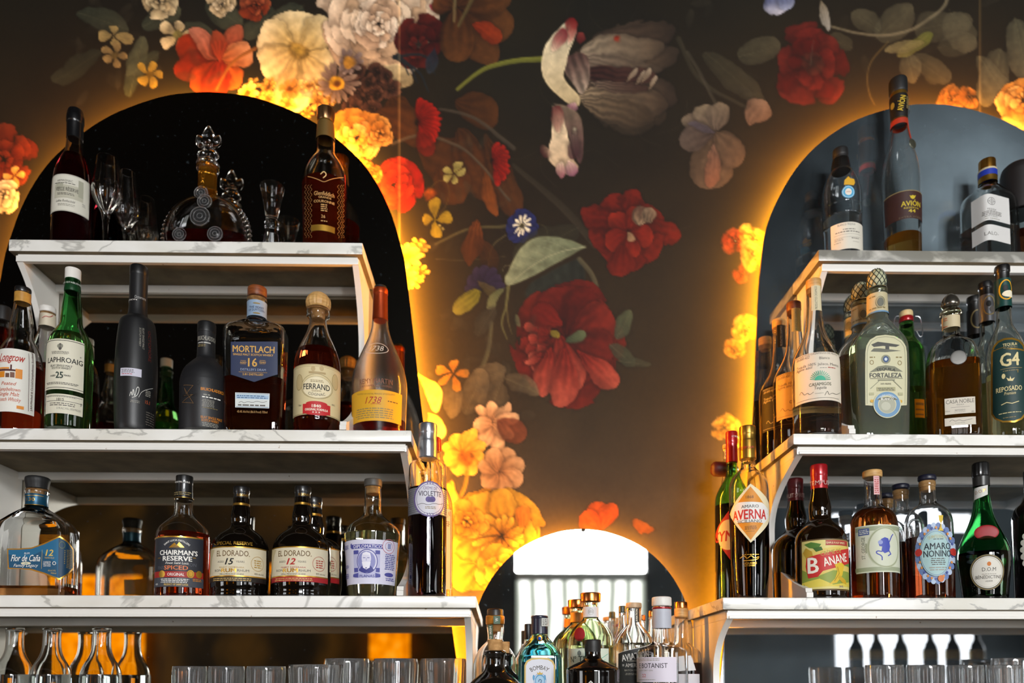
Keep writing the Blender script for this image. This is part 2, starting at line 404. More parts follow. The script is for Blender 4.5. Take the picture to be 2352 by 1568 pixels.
def poly(pts, c0, c1, ang=0, op=1.0, soft=2.5, tex=0.12, streak=0.0):
    p = chaikin([tuple(q) for q in pts] + [tuple(pts[0])], 2)[:-1]
    xs, ys = [q[0] for q in p], [q[1] for q in p]
    w = win(min(xs) - 20, max(xs) + 20, min(ys) - 20, max(ys) + 20)
    X, Y = PX[w] + 6 * N1[w] + 2 * N3[w], PY[w] + 6 * N2[w]; best = np.full(X.shape, 1e9); ins = np.zeros(X.shape, bool)
    if X.size == 0: return
    for i in range(len(p)):
        ax, ay = p[i - 1]; bx, by = p[i]; dx, dy = bx - ax, by - ay; l2 = dx * dx + dy * dy + 1e-9
        t = np.clip(((X - ax) * dx + (Y - ay) * dy) / l2, 0, 1); best = np.minimum(best, np.hypot(X - ax - t * dx, Y - ay - t * dy))
        if ay != by:
            ins ^= ((ay > Y) != (by > Y)) & (X < dx * (Y - ay) / dy + ax)
    sd = np.where(ins, best, -best)
    m = sstep(-soft, soft, sd)[..., None] * op
    a = math.radians(ang); q = (X - sum(xs) / len(xs)) * math.cos(a) + (Y - sum(ys) / len(ys)) * math.sin(a)
    q2 = -(X - sum(xs) / len(xs)) * math.sin(a) + (Y - sum(ys) / len(ys)) * math.cos(a)
    R = max(max(xs) - min(xs), max(ys) - min(ys)) / 2
    k = np.clip(0.5 + 0.5 * q / R, 0, 1)[..., None]
    c = deep(hexc(c0) * (1 - k) + hexc(c1) * k) * (1 + tex * 2 * N3[w] + tex * N1[w] + streak * np.sin(q2 / R * 16 + N1[w] * 5) + 0.14 * sstep(5, 0, sd))[..., None]
    CAN[w] = CAN[w] * (1 - m) + np.clip(c, 0, 1) * m
def rose(cx, cy, R, dark, mid, light, seed, layers=5, sq=1.0, op=1.0, soft=3, ruff=0.08):
    r = random.Random(seed)
    for i in range(layers):
        f = i / max(1, layers - 1); rad = R * (1 - 0.72 * f); n = max(5, int(9 - 3 * f))
        for k in range(n):
            a = 360 * k / n + r.uniform(-18, 18) + i * 31
            ca, sa = math.cos(math.radians(a)), math.sin(math.radians(a)) * sq
            L = rad * r.uniform(0.72, 0.95)
            petal(cx + ca * rad * 0.12, cy + sa * rad * 0.12, math.degrees(math.atan2(sa, ca)), L, L * r.uniform(0.75, 1.05), dark if f < .6 else mid, light if r.random() < .6 else mid, op, 0.72, soft, 0.06, 0.35, 0, ruff)
def daisy(cx, cy, R, n, c0, c1, cc, wid=0.42, seed=0, sq=1.0, op=1.0, soft=2.5, rc=0.24):
    r = random.Random(seed)
    for k in range(n):
        a = 360 * k / n + r.uniform(-6, 6); ca, sa = math.cos(math.radians(a)), math.sin(math.radians(a)) * sq
        petal(cx, cy, math.degrees(math.atan2(sa, ca)), R * r.uniform(.88, 1.05) * math.hypot(ca, sa), R * wid, c0, c1, op, 0.7, soft, 0.08, 0.2)
    if cc: disc(cx, cy, R * rc, cc, cc, op, 3, sq)
def leaf(x0, y0, x1, y1, wd, c0, c1, op=1.0, wid=.5, soft=3, vein=.06, rib='8a8660'):
    L = math.hypot(x1 - x0, y1 - y0); petal(x0, y0, math.degrees(math.atan2(y1 - y0, x1 - x0)), L, wd, c0, c1, op, wid, soft, vein, 0.25)
    if rib: stem([(x0, y0), ((x0 + x1) / 2, (y0 + y1) / 2), (x1, y1)], 3, 1, rib, op * .5)
# --- dim foliage and stems
for (a, b, c, d, wd, op) in ((180, 30, 300, 70, 50, .6), (230, 120, 120, 190, 46, .4), (330, 60, 420, 20, 60, .7), (300, 220, 330, 80, 44, .8), (370, 120, 290, 180, 38, .6), (480, 10, 560, 60, 60, .7), (640, 20, 560, 90, 55, .6), (420, 60, 500, 110, 60, .7), (700, 10, 640, 60, 60, .7)):
    leaf(a, b, c, d, wd, '4c5a48', '6c7458', op)
for (a, b, c, d, wd, op) in ((1700, 130, 1790, 105, 60, .5), (1620, 120, 1760, 240, 60, .35), (2010, 90, 2100, 15, 70, .6), (2020, 70, 1950, 25, 55, .55), (2180, 20, 2230, 120, 80, .55), (2100, 70, 2240, 40, 70, .5), (2150, 110, 2250, 90, 60, .4), (2090, 130, 2180, 190, 55, .5), (2080, 120, 2100, 190, 40, .6), (2300, 110, 2270, 240, 66, .7), (2330, 40, 2360, 180, 70, .8), (2250, 130, 2330, 250, 60, .6), (1960, 110, 1900, 90, 40, .4)):
    leaf(a, b, c, d, wd, '6a6950', '857f60', op)
leaf(2140, 70, 2060, 130, 34, '7f8a34', '8f8a4a', .8); leaf(2120, 90, 2030, 118, 30, '8a8450', '9a9468', .7)
stem([(1900, 60), (2000, 85), (2090, 75), (2170, 20), (2180, -20)], 7, 9, '8b8468', .8); stem([(2040, 95), (1990, 150), (1995, 210), (2010, 240)], 5, 3, '7c6d3c', .7)
stem([(1560, 90), (1600, 190), (1720, 250)], 14, 8, '5b5540', .5); stem([(1650, 250), (1610, 170), (1580, 120)], 9, 9, '5f5846', .6)
stem([(1160, 440), (1240, 560), (1290, 600)], 22, 8, '57503e', .45); stem([(1370, 560), (1300, 480), (1180, 380)], 26, 10, '564e3c', .5)
# --- flowers along the top
rose(370, 8, 44, '9c8a60', 'c8b488', 'd8caa0', 11, 3); rose(590, 12, 40, '8a2a12', 'b0431c', 'c8653a', 12, 3); rose(515, 8, 34, 'b09a6c', 'd8c49a', 'e4d4b0', 13, 3)
daisy(405, 88, 42, 5, 'b7a878', 'd9cba0', '8f8a4a', .62, 1); daisy(262, 84, 44, 4, '8f8050', 'b09c62', None, .6, 2, .6); daisy(262, 130, 36, 5, '7d6c44', 'a08a58', '6a5a30', .6, 3)
daisy(345, 170, 34, 5, '8f7a30', 'b0963a', '7a6420', .6, 4)
for (a, L, wd, c0, c1) in ((200, 110, 70, '8e1d08', 'b8350c'), (165, 105, 64, '7d1606', 'a62c0c'), (135, 90, 60, '96240a', 'c24a18'), (225, 100, 46, 'a04a34', 'c88068'), (300, 100, 44, 'a03a22', 'c06848'), (262, 70, 46, '8c2a16', 'b4502e'), (60, 70, 60, 'a4380f', 'd0702a'), (340, 80, 60, 'b05a2c', 'd8986a'), (100, 90, 66, '98200a', 'c03410')):
    petal(505, 140, a, L, wd, c0, c1, 1, .6, 3, .14)
for a in (235, 255, 275, 300): stem([(505, 140), (505 + 30 * math.cos(math.radians(a)), 140 + 45 * math.sin(math.radians(a)))], 6, 10, 'b04020', .9)
stem([(590, 110), (530, 140), (498, 205)], 10, 7, 'a8682c', .95)
for (a, L, wd) in ((265, 95, 110), (205, 95, 95), (320, 105, 90), (150, 100, 90), (35, 95, 90), (95, 140, 95), (65, 120, 80)):
    petal(685, 115, a, L, wd, 'c8a95c', 'ead9a6', 1, .68, 3, .1, .35, 0, .05)
disc(682, 118, 20, 'c9a53c', 'a8843a', .8)
rose(862, 45, 150, 'b98d66', 'dcb890', 'f0d8b8', 21, 6, 1, 1, 3, .12)
rose(870, 55, 62, 'c2946e', 'e2bd98', 'f4e0c4', 22, 4)
poly([(880, 150), (930, 140), (960, 190), (915, 210), (890, 180)], 'c8b78c', 'a89468', 60)
for i in range(26):
    r = random.Random(100 + i); x, y = r.uniform(570, 760), r.uniform(185, 268)
    if y > 275 - abs(x - 660) * .3: continue
    daisy(x, y, r.uniform(14, 24), 6, 'b07a2a', r.choice(['d8ac58', 'e4c478', 'c89448']), '8a5418', .6, i)
daisy(572, 212, 28, 9, 'd8b040', 'ecd480', '9a6010', .45, 5)
for i in range(16):
    r = random.Random(300 + i); x, y = r.uniform(800, 905), r.uniform(150, 250)
    rose(x, y, r.uniform(18, 30), '4a2a20', '6a4030', '84543c', 40 + i, 2)
daisy(775, 188, 52, 16, '5c4440', 'a08a78', 'd8a428', .26, 6, 1, 1, 2, .36); disc(776, 190, 8, '8a4a10', '8a4a10'); daisy(806, 142, 28, 9, '5f4a4c', '9c8a80', 'c89030', .4, 7, 1, 1, 2, .4)
rose(965, 95, 62, '4a0c0c', '6e1612', '86241a', 31, 3); rose(1012, 8, 26, 'a02030', 'c84050', 'd86a70', 32, 3)
for (a, L, wd) in ((20, 140, 90), (55, 150, 80), (350, 130, 80), (90, 120, 80), (320, 130, 60), (200, 60, 60)): petal(1050, 20, a, L, wd, '5a3014', '8a5020', .9, .6, 4, .2)
petal(1090, 60, 20, 70, 40, 'a8300c', 'c84414', .9); stem([(1055, 60), (1075, 20), (1100, -30)], 8, 12, '7a6a3c', .8); stem([(1045, 50), (1045, 10), (1050, -30)], 7, 10, 'a08a58', .7)
for (x, y) in ((960, 170), (985, 190), (1000, 150), (940, 150)): stem([(905, 130), (x - 20, y - 30), (x, y + 20)], 10, 4, '26323a', .9)
poly([(1000, 110), (1012, 150), (985, 175), (975, 140)], '202a3c', '3a4452', 90, .9)
# --- autumn leaves and red half flowers
for (a, b, c, d, wd) in ((1040, 230, 1150, 270, 80), (960, 330, 1120, 420, 120), (1050, 300, 1130, 460, 90), (900, 220, 930, 320, 70), (1010, 380, 1060, 470, 90), (1120, 300, 1190, 520, 60), (870, 250, 1000, 320, 80)):
    leaf(a, b, c, d, wd, '5c3212', '7c4416', .85, .55, 4, .16, '4a2a12')
petal(1115, 380, 80, 110, 34, '7c4012', 'a8581a', .95); stem([(900, 330), (960, 305), (1040, 325), (1110, 380), (1170, 460)], 9, 7, '6a5a44', .9); stem([(1010, 250), (1100, 270), (1180, 340)], 7, 12, '5e5444', .8)
for k in range(12): petal(962, 280, -78 + k * 14, 58, 22, '8e0c06', 'd8200e', 1, .7)
for k in range(9): petal(1138, 372, -75 + k * 19, 34 + 10 * abs(4 - k) / 2, 17, '8e0c06', 'd42410', 1, .7)
petal(960, 300, 60, 60, 44, '781008', '9c2010', .8)
for (x, y, r_, s_) in ((1040, 398, 26, 5), (1012, 520, 10, 6)): daisy(x, y, r_, 5, '8a8440', 'b0a860', None, .7, s_)
daisy(1003, 500, 38, 4, '8a7a18', 'b09a28', None, .7, 3, 1.2); disc(985, 445, 14, 'b85a14', '98440c'); stem([(985, 440), (1000, 415), (1030, 415), (1030, 470), (1005, 495)], 3, 3, '7a6024', .8)
# --- beside the arches
rose(815, 315, 66, 'b06018', 'dc9838', 'eebc6a', 51, 4); rose(868, 300, 40, 'a8641c', 'cc8a34', 'dca450', 52, 3); rose(902, 425, 68, '8e0a06', 'c01a0e', 'd83418', 53, 4); rose(850, 395, 30, 'b04414', 'd8702c', 'e89048', 54, 3)
for i in range(9):
    r = random.Random(500 + i); daisy(r.uniform(925, 975), 560 + i * 11, 20, 6, 'b8821c', 'e8c44c', '96600e', .6, i)
daisy(938, 585, 32, 8, 'caa22c', 'f0d868', 'a87010', .5, 41); daisy(935, 640, 28, 8, 'caa22c', 'eed060', 'a87010', .5, 42)
rose(8, 360, 80, '7c1608', '9c2a10', 'b4401c', 55, 3, 1, .8); daisy(30, 405, 30, 4, 'b08030', 'd8b060', None, .7, 8); rose(5, 450, 40, 'a09070', 'c8b898', 'dccfb0', 56, 3)
for (x, y, r_, c0, c1, c2, s_) in ((1690, 560, 42, 'b02808', 'e0481c', 'ee6a3a', 61), (1695, 628, 26, 'b82c08', 'e44c1c', 'f06c38', 62), (1730, 545, 40, 'c48418', 'ecc048', 'f4d470', 63), (1725, 590, 44, 'b86a20', 'dc9a48', 'e8b468', 64), (1715, 755, 42, 'b87a18', 'dcaa3c', 'ecc460', 65), (1690, 800, 34, 'b07014', 'd89c34', 'e4b450', 66), (1665, 985, 40, 'b8821c', 'e0b444', 'ecc868', 67), (1690, 1010, 30, 'c08a20', 'e4bc4c', 'f0d070', 68)):
    rose(x, y, r_ * .8, c0, c1, c2, s_, 3, 1, .62, 7)
# --- the pale striped tulip
stem([(1050, 205), (1110, 155), (1170, 140), (1250, 136)], 8, 16, '8a8c34', 1)
for (a_, L, wd, c0, c1, x, y) in ((-14, 250, 96, '6a5442', '5a4634', 1310, 130), (-6, 245, 80, '77604c', '64503c', 1318, 150), (8, 240, 90, '6e5846', '5c4836', 1320, 190), (16, 220, 92, '75604a', '5a4832', 1322, 205), (24, 190, 80, '6c5a44', '54442e', 1322, 215)):
    petal(x, y, a_, L, wd, c0, c1, .95, .62, 5, .26, .3, .25, .09)
petal(1330, 118, -4, 205, 66, 'a8957a', '7c664e', 1, .45, 4, .16, .35, .25, .05); petal(1335, 135, 8, 190, 46, '94806a', '6e5a46', .9, .4, 4, .2, .2, .25, .06)
petal(1322, 226, 4, 215, 74, '9c8668', '6a543e', 1, .55, 4, .3, .35, .25, .07); petal(1330, 240, 12, 170, 60, '8a7458', '604c36', .9, .6, 4, .3, .2, .2, .08)
petal(1340, 172, 2, 170, 58, '47231f', '6a4234', .95, .5, 5, .3, .2, 0, .06); petal(1350, 196, 6, 140, 30, '85705c', '5c3c30', .9, .55, 3, .3)
for (x, y) in ((1450, 165), (1470, 175), (1485, 170), (1500, 190)): petal(x - 15, y + 25, -60, 46, 14, '8a7258', 'b8a488', .9)
poly([(1295, 130), (1345, 115), (1360, 170), (1335, 230), (1310, 190), (1290, 150)], '5c3a34', 'b09a84', 70, 1, 2.5, .08, .2)
poly([(1310, 46), (1323, 50), (1322, 85), (1305, 120), (1300, 150), (1290, 175), (1310, 205), (1332, 225), (1328, 248), (1300, 240), (1262, 205), (1240, 165), (1246, 110), (1270, 75)], 'efe0bc', 'd8c08e', 80, 1, 2, .06)
petal(1305, 100, -80, 62, 26, 'e8cfae', 'a81c1c', 1, .6); petal(1262, 118, -55, 62, 30, 'ecd8b4', 'a8343a', .9); petal(1330, 98, -80, 30, 20, '7a2020', 'a84038', 1); petal(1312, 236, 100, 22, 26, 'd8a8a8', 'a86a7a', .9)
poly([(1270, 240), (1300, 245), (1330, 260), (1345, 300), (1338, 390), (1320, 350), (1305, 300), (1285, 270)], '9c8a6c', '6e4a48', 80, 1, 2.5, .06, .1)
poly([(1268, 245), (1290, 260), (1310, 330), (1320, 370), (1335, 385), (1318, 408), (1290, 395), (1258, 365), (1268, 320)], 'ead6b0', 'd4b48e', 60, 1, 2, .08, .05)
petal(1285, 300, -105, 55, 30, 'd8b898', '8a3030', .8); petal(1268, 340, 150, 20, 40, 'c8a888', '6e3030', .7); petal(1310, 370, 70, 40, 34, 'e0c0a8', 'a86a80', .9); petal(1292, 370, 95, 38, 28, 'e6ccac', 'b8747c', .9); petal(1320, 290, 88, 80, 30, '8a7868', '5a2a34', .7)
disc(1425, 90, 7, 'a83018', 'a83018'); disc(1320, 294, 5, 'e8dcc0', 'b8a888')
# --- greyed flower and poppy, upper wall
for (a, L, wd, c0, c1) in ((205, 75, 52, '6a5a50', '94846e'), (245, 70, 50, '7a6c5c', 'a8987c'), (285, 66, 60, '74675a', '96866e'), (95, 130, 110, '6e5c48', '846c54'), (160, 80, 60, '5c4e48', '7c6c60'), (50, 100, 80, '6a5844', '7a6450')): petal(1640, 300, a, L, wd, c0, c1, .85, .62, 4, .14)
petal(1725, 290, -62, 72, 60, '8a6a54', 'a8866c', .85); petal(1640, 330, 92, 95, 40, '8a6a58', 'a06a50', .8); petal(1640, 302, 200, 60, 20, '5a5460', '6a6270', .8)
rose(1860, 150, 92, '5c0c08', '7c140c', '94261a', 71, 3, 1, .85, 5); disc(1860, 150, 26, '3a1f18', '5c2a1c', .8); stem([(1860, 150), (1868, 95)], 4, 3, '6a6050', .6)
petal(1770, -20, 70, 60, 46, '5a6aa8', 'c8c8d8', .9); petal(1800, -25, 85, 50, 34, '5464a0', 'a8b0cc', .9); petal(1880, 0, 75, 78, 22, '9a8c70', 'b0b0a8', .9)
rose(2348, 232, 62, 'a8641c', 'd4933c', 'e8b460', 72, 4); rose(2190, 232, 34, '9c5a1c', 'b8742c', 'c88a40', 73, 3, 1, .6); rose(2230, 225, 26, '9c5a1c', 'b8742c', 'c88a40', 74, 2, 1, .6)
# --- red anemone, blue flower, big leaf, red peony
for (a, L, wd) in ((245, 95, 80), (285, 90, 74), (330, 95, 80), (10, 110, 80), (45, 100, 86), (90, 110, 80), (130, 90, 84), (170, 95, 76), (205, 100, 70)): petal(1440, 528, a, L * (1.12 if a in (285, 10, 205) else .92), wd * (.8 if a in (285, 10, 205) else 1), '5a0a06', '96200e', 1, .52 if a in (285, 10, 205) else .68, 3, .22, .45, 0, .09)
for (a, L, wd) in ((225, 55, 50), (300, 62, 50), (20, 60, 48), (90, 62, 56), (150, 60, 50)): petal(1442, 530, a, L, wd, '80140a', 'b42c14', 1, .66)
petal(1470, 520, -80, 50, 42, '9c8a6c', '7a5a48', .95, .5, 3, .3); petal(1485, 515, -70, 44, 34, '7c6a54', 'a08c70', .9, .5, 3, .3); petal(1440, 530, 60, 26, 16, 'a89068', 'b8a078', .8)
petal(1430, 560, 95, 75, 60, '7c1408', '9c2410', 1); 
stem([(1000, 560), (1080, 520), (1160, 520)], 6, 9, '6f6a40', .8); stem([(1000, 595), (1080, 600), (1160, 590)], 3, 3, '6f6644', .6); stem([(1160, 540), (1125, 565), (1120, 640)], 4, 3, '807a50', .8); stem([(1230, 515), (1255, 520), (1258, 545)], 3, 3, '6f6a44', .7)
petal(1092, 500, 95, 110, 44, '8a4414', '6e380f', .9, .6, 3, .2); petal(1090, 540, 60, 100, 40, '6a3410', '54300f', .7)
for k in range(10): petal(1195, 525, k * 36, 40, 29, '38408a', '2b3580', 1, .72, 2, .05)
daisy(1197, 524, 25, 10, 'd8d0a8', 'e4dcc0', '5a5028', .3, 3, 1, 1, 2, .25)
leaf(1330, 520, 1180, 600, 70, '4a4a36', '50503a', .5)
poly([(1345, 566), (1290, 545), (1240, 543), (1210, 560), (1185, 590), (1160, 640), (1165, 660), (1200, 645), (1260, 615), (1310, 585)], '7f8a68', '97a07c', 200, 1, 2.5, .08, .07)
stem([(1345, 566), (1270, 580), (1200, 625), (1163, 662)], 4, 2, 'b0b48c', .9)
for k in range(6): stem([(1300 - k * 22, 572 + k * 9), (1270 - k * 22, 556 + k * 10), (1245 - k * 18, 553 + k * 14)], 2, 1.5, 'a4aa84', .7)
poly([(1330, 590), (1350, 650), (1310, 690), (1260, 720), (1215, 700), (1200, 660), (1260, 625)], '2f3a34', '3a443a', 90, .85, 4, .1, .1)
stem([(1330, 595), (1368, 640), (1372, 700), (1352, 745)], 12, 14, '6a6448', .9)
for k in range(8): petal(1118, 655, 150 + k * 30, 46, 26, '2c2450', '40345c', .95, .7)
petal(1105, 640, 40, 60, 24, '5a5230', '6a6034', .8); petal(1110, 662, 135, 92, 52, '7a7a20', '8f8a34', 1, .55, 3, .12); leaf(1160, 660, 1125, 710, 20, '6f7a4c', '8a9060', .9)
stem([(1168, 660), (1165, 700), (1150, 740), (1165, 778)], 9, 3, '7a7a48', .9); stem([(1163, 700), (1168, 740), (1175, 765)], 6, 2, '7a7444', .8)
rose(1305, 790, 138, '5a0d08', '8a1e12', '8f2414', 81, 4, 1, 1, 3, .15)
for (a, L, wd, c0, c1) in ((255, 130, 110, '5c0e0a', '8e2014'), (290, 120, 90, '560e0a', '80190f'), (335, 120, 100, '6a120c', 'a02c1c'), (20, 110, 90, '60100a', '8e2216')): petal(1305, 780, a, L, wd, c0, c1, 1, .66, 3, .14)
for i in range(46):
    r = random.Random(900 + i); a = math.radians(r.uniform(95, 215)); q = r.uniform(45, 118); petal(1290 + q * math.cos(a) * .55, 790 + q * math.sin(a) * .6, math.degrees(a) + r.uniform(-25, 25), r.uniform(26, 46), r.uniform(20, 34), '86180f', r.choice(['a8382a', 'c05c48', '98261a', 'b84a38']), 1, .7)
for (a, L, wd, x, y) in ((75, 130, 74, 1285, 770), (50, 125, 54, 1330, 800), (100, 110, 56, 1265, 800), (95, 130, 66, 1300, 800)): petal(x, y, a, L, wd, '8e1c12', 'c85a44', 1, .62, 3, .16)
petal(1292, 745, -150, 80, 60, '9c2014', '861a10', 1); petal(1300, 790, -30, 60, 26, '4a5a40', '6a7a54', 1); petal(1285, 785, -120, 30, 22, 'a0902c', '8a7c28', 1)
leaf(1415, 780, 1450, 715, 34, '4f5a44', '63704f', .9); leaf(1400, 790, 1460, 845, 36, '4a5540', '5c6648', .8); leaf(1420, 830, 1495, 840, 24, '464e3a', '545a42', .7); leaf(1195, 745, 1186, 720, 14, '6a7450', '6a7450', .8)
# --- left lower wall
stem([(1130, 740), (1125, 800), (1105, 850)], 10, 12, '6c6c4c', .8); leaf(1140, 700, 1095, 775, 34, '565140', '4f4a38', .6)
for (a, b, c, d, wd) in ((1090, 880, 1160, 850, 60), (1150, 880, 1120, 960, 70), (1070, 950, 1110, 850, 60), (1160, 870, 1240, 905, 40), (1040, 870, 1040, 960, 50)): leaf(a, b, c, d, wd, '6a5c40', '8a7a58', .75)
poly([(962, 855), (985, 870), (1010, 880), (1020, 910), (1005, 955), (990, 940), (975, 895)], 'e0b840', 'f0d468', 70); poly([(985, 950), (1015, 960), (1030, 990), (1012, 1015), (985, 995)], 'e4bc40', 'f4d870', 80); daisy(1040, 860, 40, 5, 'a86a18', 'c08428', None, .5, 3)
for (a, L, wd) in ((230, 62, 30), (262, 62, 32), (300, 66, 30), (335, 55, 34), (80, 66, 40), (120, 60, 40), (40, 50, 34), (180, 50, 40)): petal(1138, 975, a, L, wd, 'c08a5c', 'e6bc8c', 1, .55)
petal(1150, 965, 40, 60, 60, '8a4024', 'a0522c', .8)
for (a, L, wd) in ((200, 56, 40), (240, 58, 44), (285, 66, 44), (330, 55, 40), (20, 50, 44), (70, 55, 46), (115, 55, 44), (160, 56, 44)): petal(1072, 1045, a, L, wd, 'cc8a1e', 'f0c244', 1, .6)
disc(1075, 1055, 20, 'b06414', 'c87a1a'); 
for (a, L, wd) in ((290, 66, 40), (330, 60, 46), (20, 55, 46), (80, 50, 50), (140, 52, 46), (200, 50, 40), (250, 60, 40)): petal(1152, 1088, a, L, wd, 'b07a4c', 'd4a878', .95, .62)
stem([(1075, 1085), (1070, 1120), (1045, 1160)], 10, 12, 'b8912c', .9); petal(1040, 1100, 100, 70, 50, 'd4a22c', 'ecc24c', .9)
rose(1140, 1235, 120, '96600c', 'c08a1c', 'd8a830', 91, 4, 1, 1, 3, .1)
for (a, L, wd) in ((215, 110, 90), (250, 105, 80), (290, 110, 70), (165, 110, 90), (130, 100, 90)): petal(1130, 1230, a, L, wd, 'b47c14', 'd8aa34', 1, .7, 3, .2)
for i in range(24):
    r = random.Random(1200 + i); a = r.uniform(0, 360); petal(1145, 1230, a, r.uniform(40, 70), r.uniform(14, 24), '8e540a', 'dcb038', 1, .7)
petal(1195, 1215, -75, 60, 40, 'c8741a', 'dc8c28', .9); petal(1100, 1290, 150, 90, 90, 'b88a1c', 'd4a830', 1, .6, 3, .2); rose(1150, 1310, 60, '9c6c10', 'c8982c', 'd8b040', 92, 3); rose(1068, 1195, 52, '96600e', 'c08a20', 'd4a434', 93, 3)
for (a, L, wd) in ((262, 70, 60), (300, 70, 50), (230, 60, 50)): petal(1375, 1222, a, L, wd, 'b8480c', 'd85c14', .95, .55)
petal(1470, 1225, -70, 30, 46, 'c05a10', 'd06a18', .7)
r = random.Random(77)
for i in range(60):
    x, y = r.choice([(r.uniform(150, 480), r.uniform(10, 210)), (r.uniform(1560, 2330), r.uniform(0, 220)), (r.uniform(950, 1200), r.uniform(240, 620)), (r.uniform(1010, 1230), r.uniform(700, 960))])
    a = r.uniform(0, 360); leaf(x, y, x + 46 * math.cos(math.radians(a)), y + 46 * math.sin(math.radians(a)), r.uniform(14, 24), '4a4636', '6a6450', r.uniform(.12, .3), .5, 5, .1, None)
for i in range(14):
    x, y = r.uniform(1000, 1650), r.uniform(60, 640); a = r.uniform(0, 6.3); stem([(x, y), (x + 60 * math.cos(a), y + 60 * math.sin(a)), (x + 110 * math.cos(a + .7), y + 110 * math.sin(a + .7))], 3, 1.5, '6a6450', .22)
# paper joints and a slight canvas grain
for sx_ in (917.0, 2251.0, -420.0):
    m = np.exp(-((PX - sx_) / 2.2) ** 2) * (0.30 if sx_ < 2000 else 0.22); CAN += m[..., None] * np.array([.8, .65, .4])
CAN *= (1 + 0.05 * fbm(7, 2, 77))[..., None]
CAN = np.clip(CAN, 0.004, 0.95)
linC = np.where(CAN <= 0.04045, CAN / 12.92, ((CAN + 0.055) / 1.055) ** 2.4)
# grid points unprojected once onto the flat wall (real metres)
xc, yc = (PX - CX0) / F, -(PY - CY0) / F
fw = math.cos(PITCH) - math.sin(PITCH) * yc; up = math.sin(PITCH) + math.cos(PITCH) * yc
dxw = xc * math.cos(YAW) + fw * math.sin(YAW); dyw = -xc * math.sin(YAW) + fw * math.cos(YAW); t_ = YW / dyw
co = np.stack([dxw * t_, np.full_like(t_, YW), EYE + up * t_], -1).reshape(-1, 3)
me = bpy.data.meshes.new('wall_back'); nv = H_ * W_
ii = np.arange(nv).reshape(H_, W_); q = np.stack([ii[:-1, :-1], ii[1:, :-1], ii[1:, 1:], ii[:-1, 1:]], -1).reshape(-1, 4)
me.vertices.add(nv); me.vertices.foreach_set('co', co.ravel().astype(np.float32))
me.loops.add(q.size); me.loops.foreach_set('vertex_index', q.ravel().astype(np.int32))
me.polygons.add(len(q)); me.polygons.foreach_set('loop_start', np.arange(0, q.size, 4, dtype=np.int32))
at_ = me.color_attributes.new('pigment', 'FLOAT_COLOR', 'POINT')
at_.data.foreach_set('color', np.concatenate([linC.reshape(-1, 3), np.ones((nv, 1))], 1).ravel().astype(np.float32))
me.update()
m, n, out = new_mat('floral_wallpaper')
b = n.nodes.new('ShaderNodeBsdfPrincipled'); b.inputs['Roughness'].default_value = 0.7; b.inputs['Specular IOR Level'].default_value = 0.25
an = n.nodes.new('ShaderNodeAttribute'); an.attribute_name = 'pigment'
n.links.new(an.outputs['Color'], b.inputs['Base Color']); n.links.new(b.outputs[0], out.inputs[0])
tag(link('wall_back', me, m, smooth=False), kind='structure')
# the rest of the wall around and below the mural
bm = bmesh.new(); xa, xb, za = co[:, 0].min(), co[:, 0].max(), co[:, 2].min()
bm_box(bm, X0, xa + .02, YW + .002, YW + .08, 0, Z1); bm_box(bm, xb - .02, X1, YW + .002, YW + .08, 0, Z1); bm_box(bm, xa, xb, YW + .002, YW + .08, 0, Z1)
tag(bm_obj('wall_back_lower', bm, paint('4a3f30', .8), smooth=False), kind='structure')

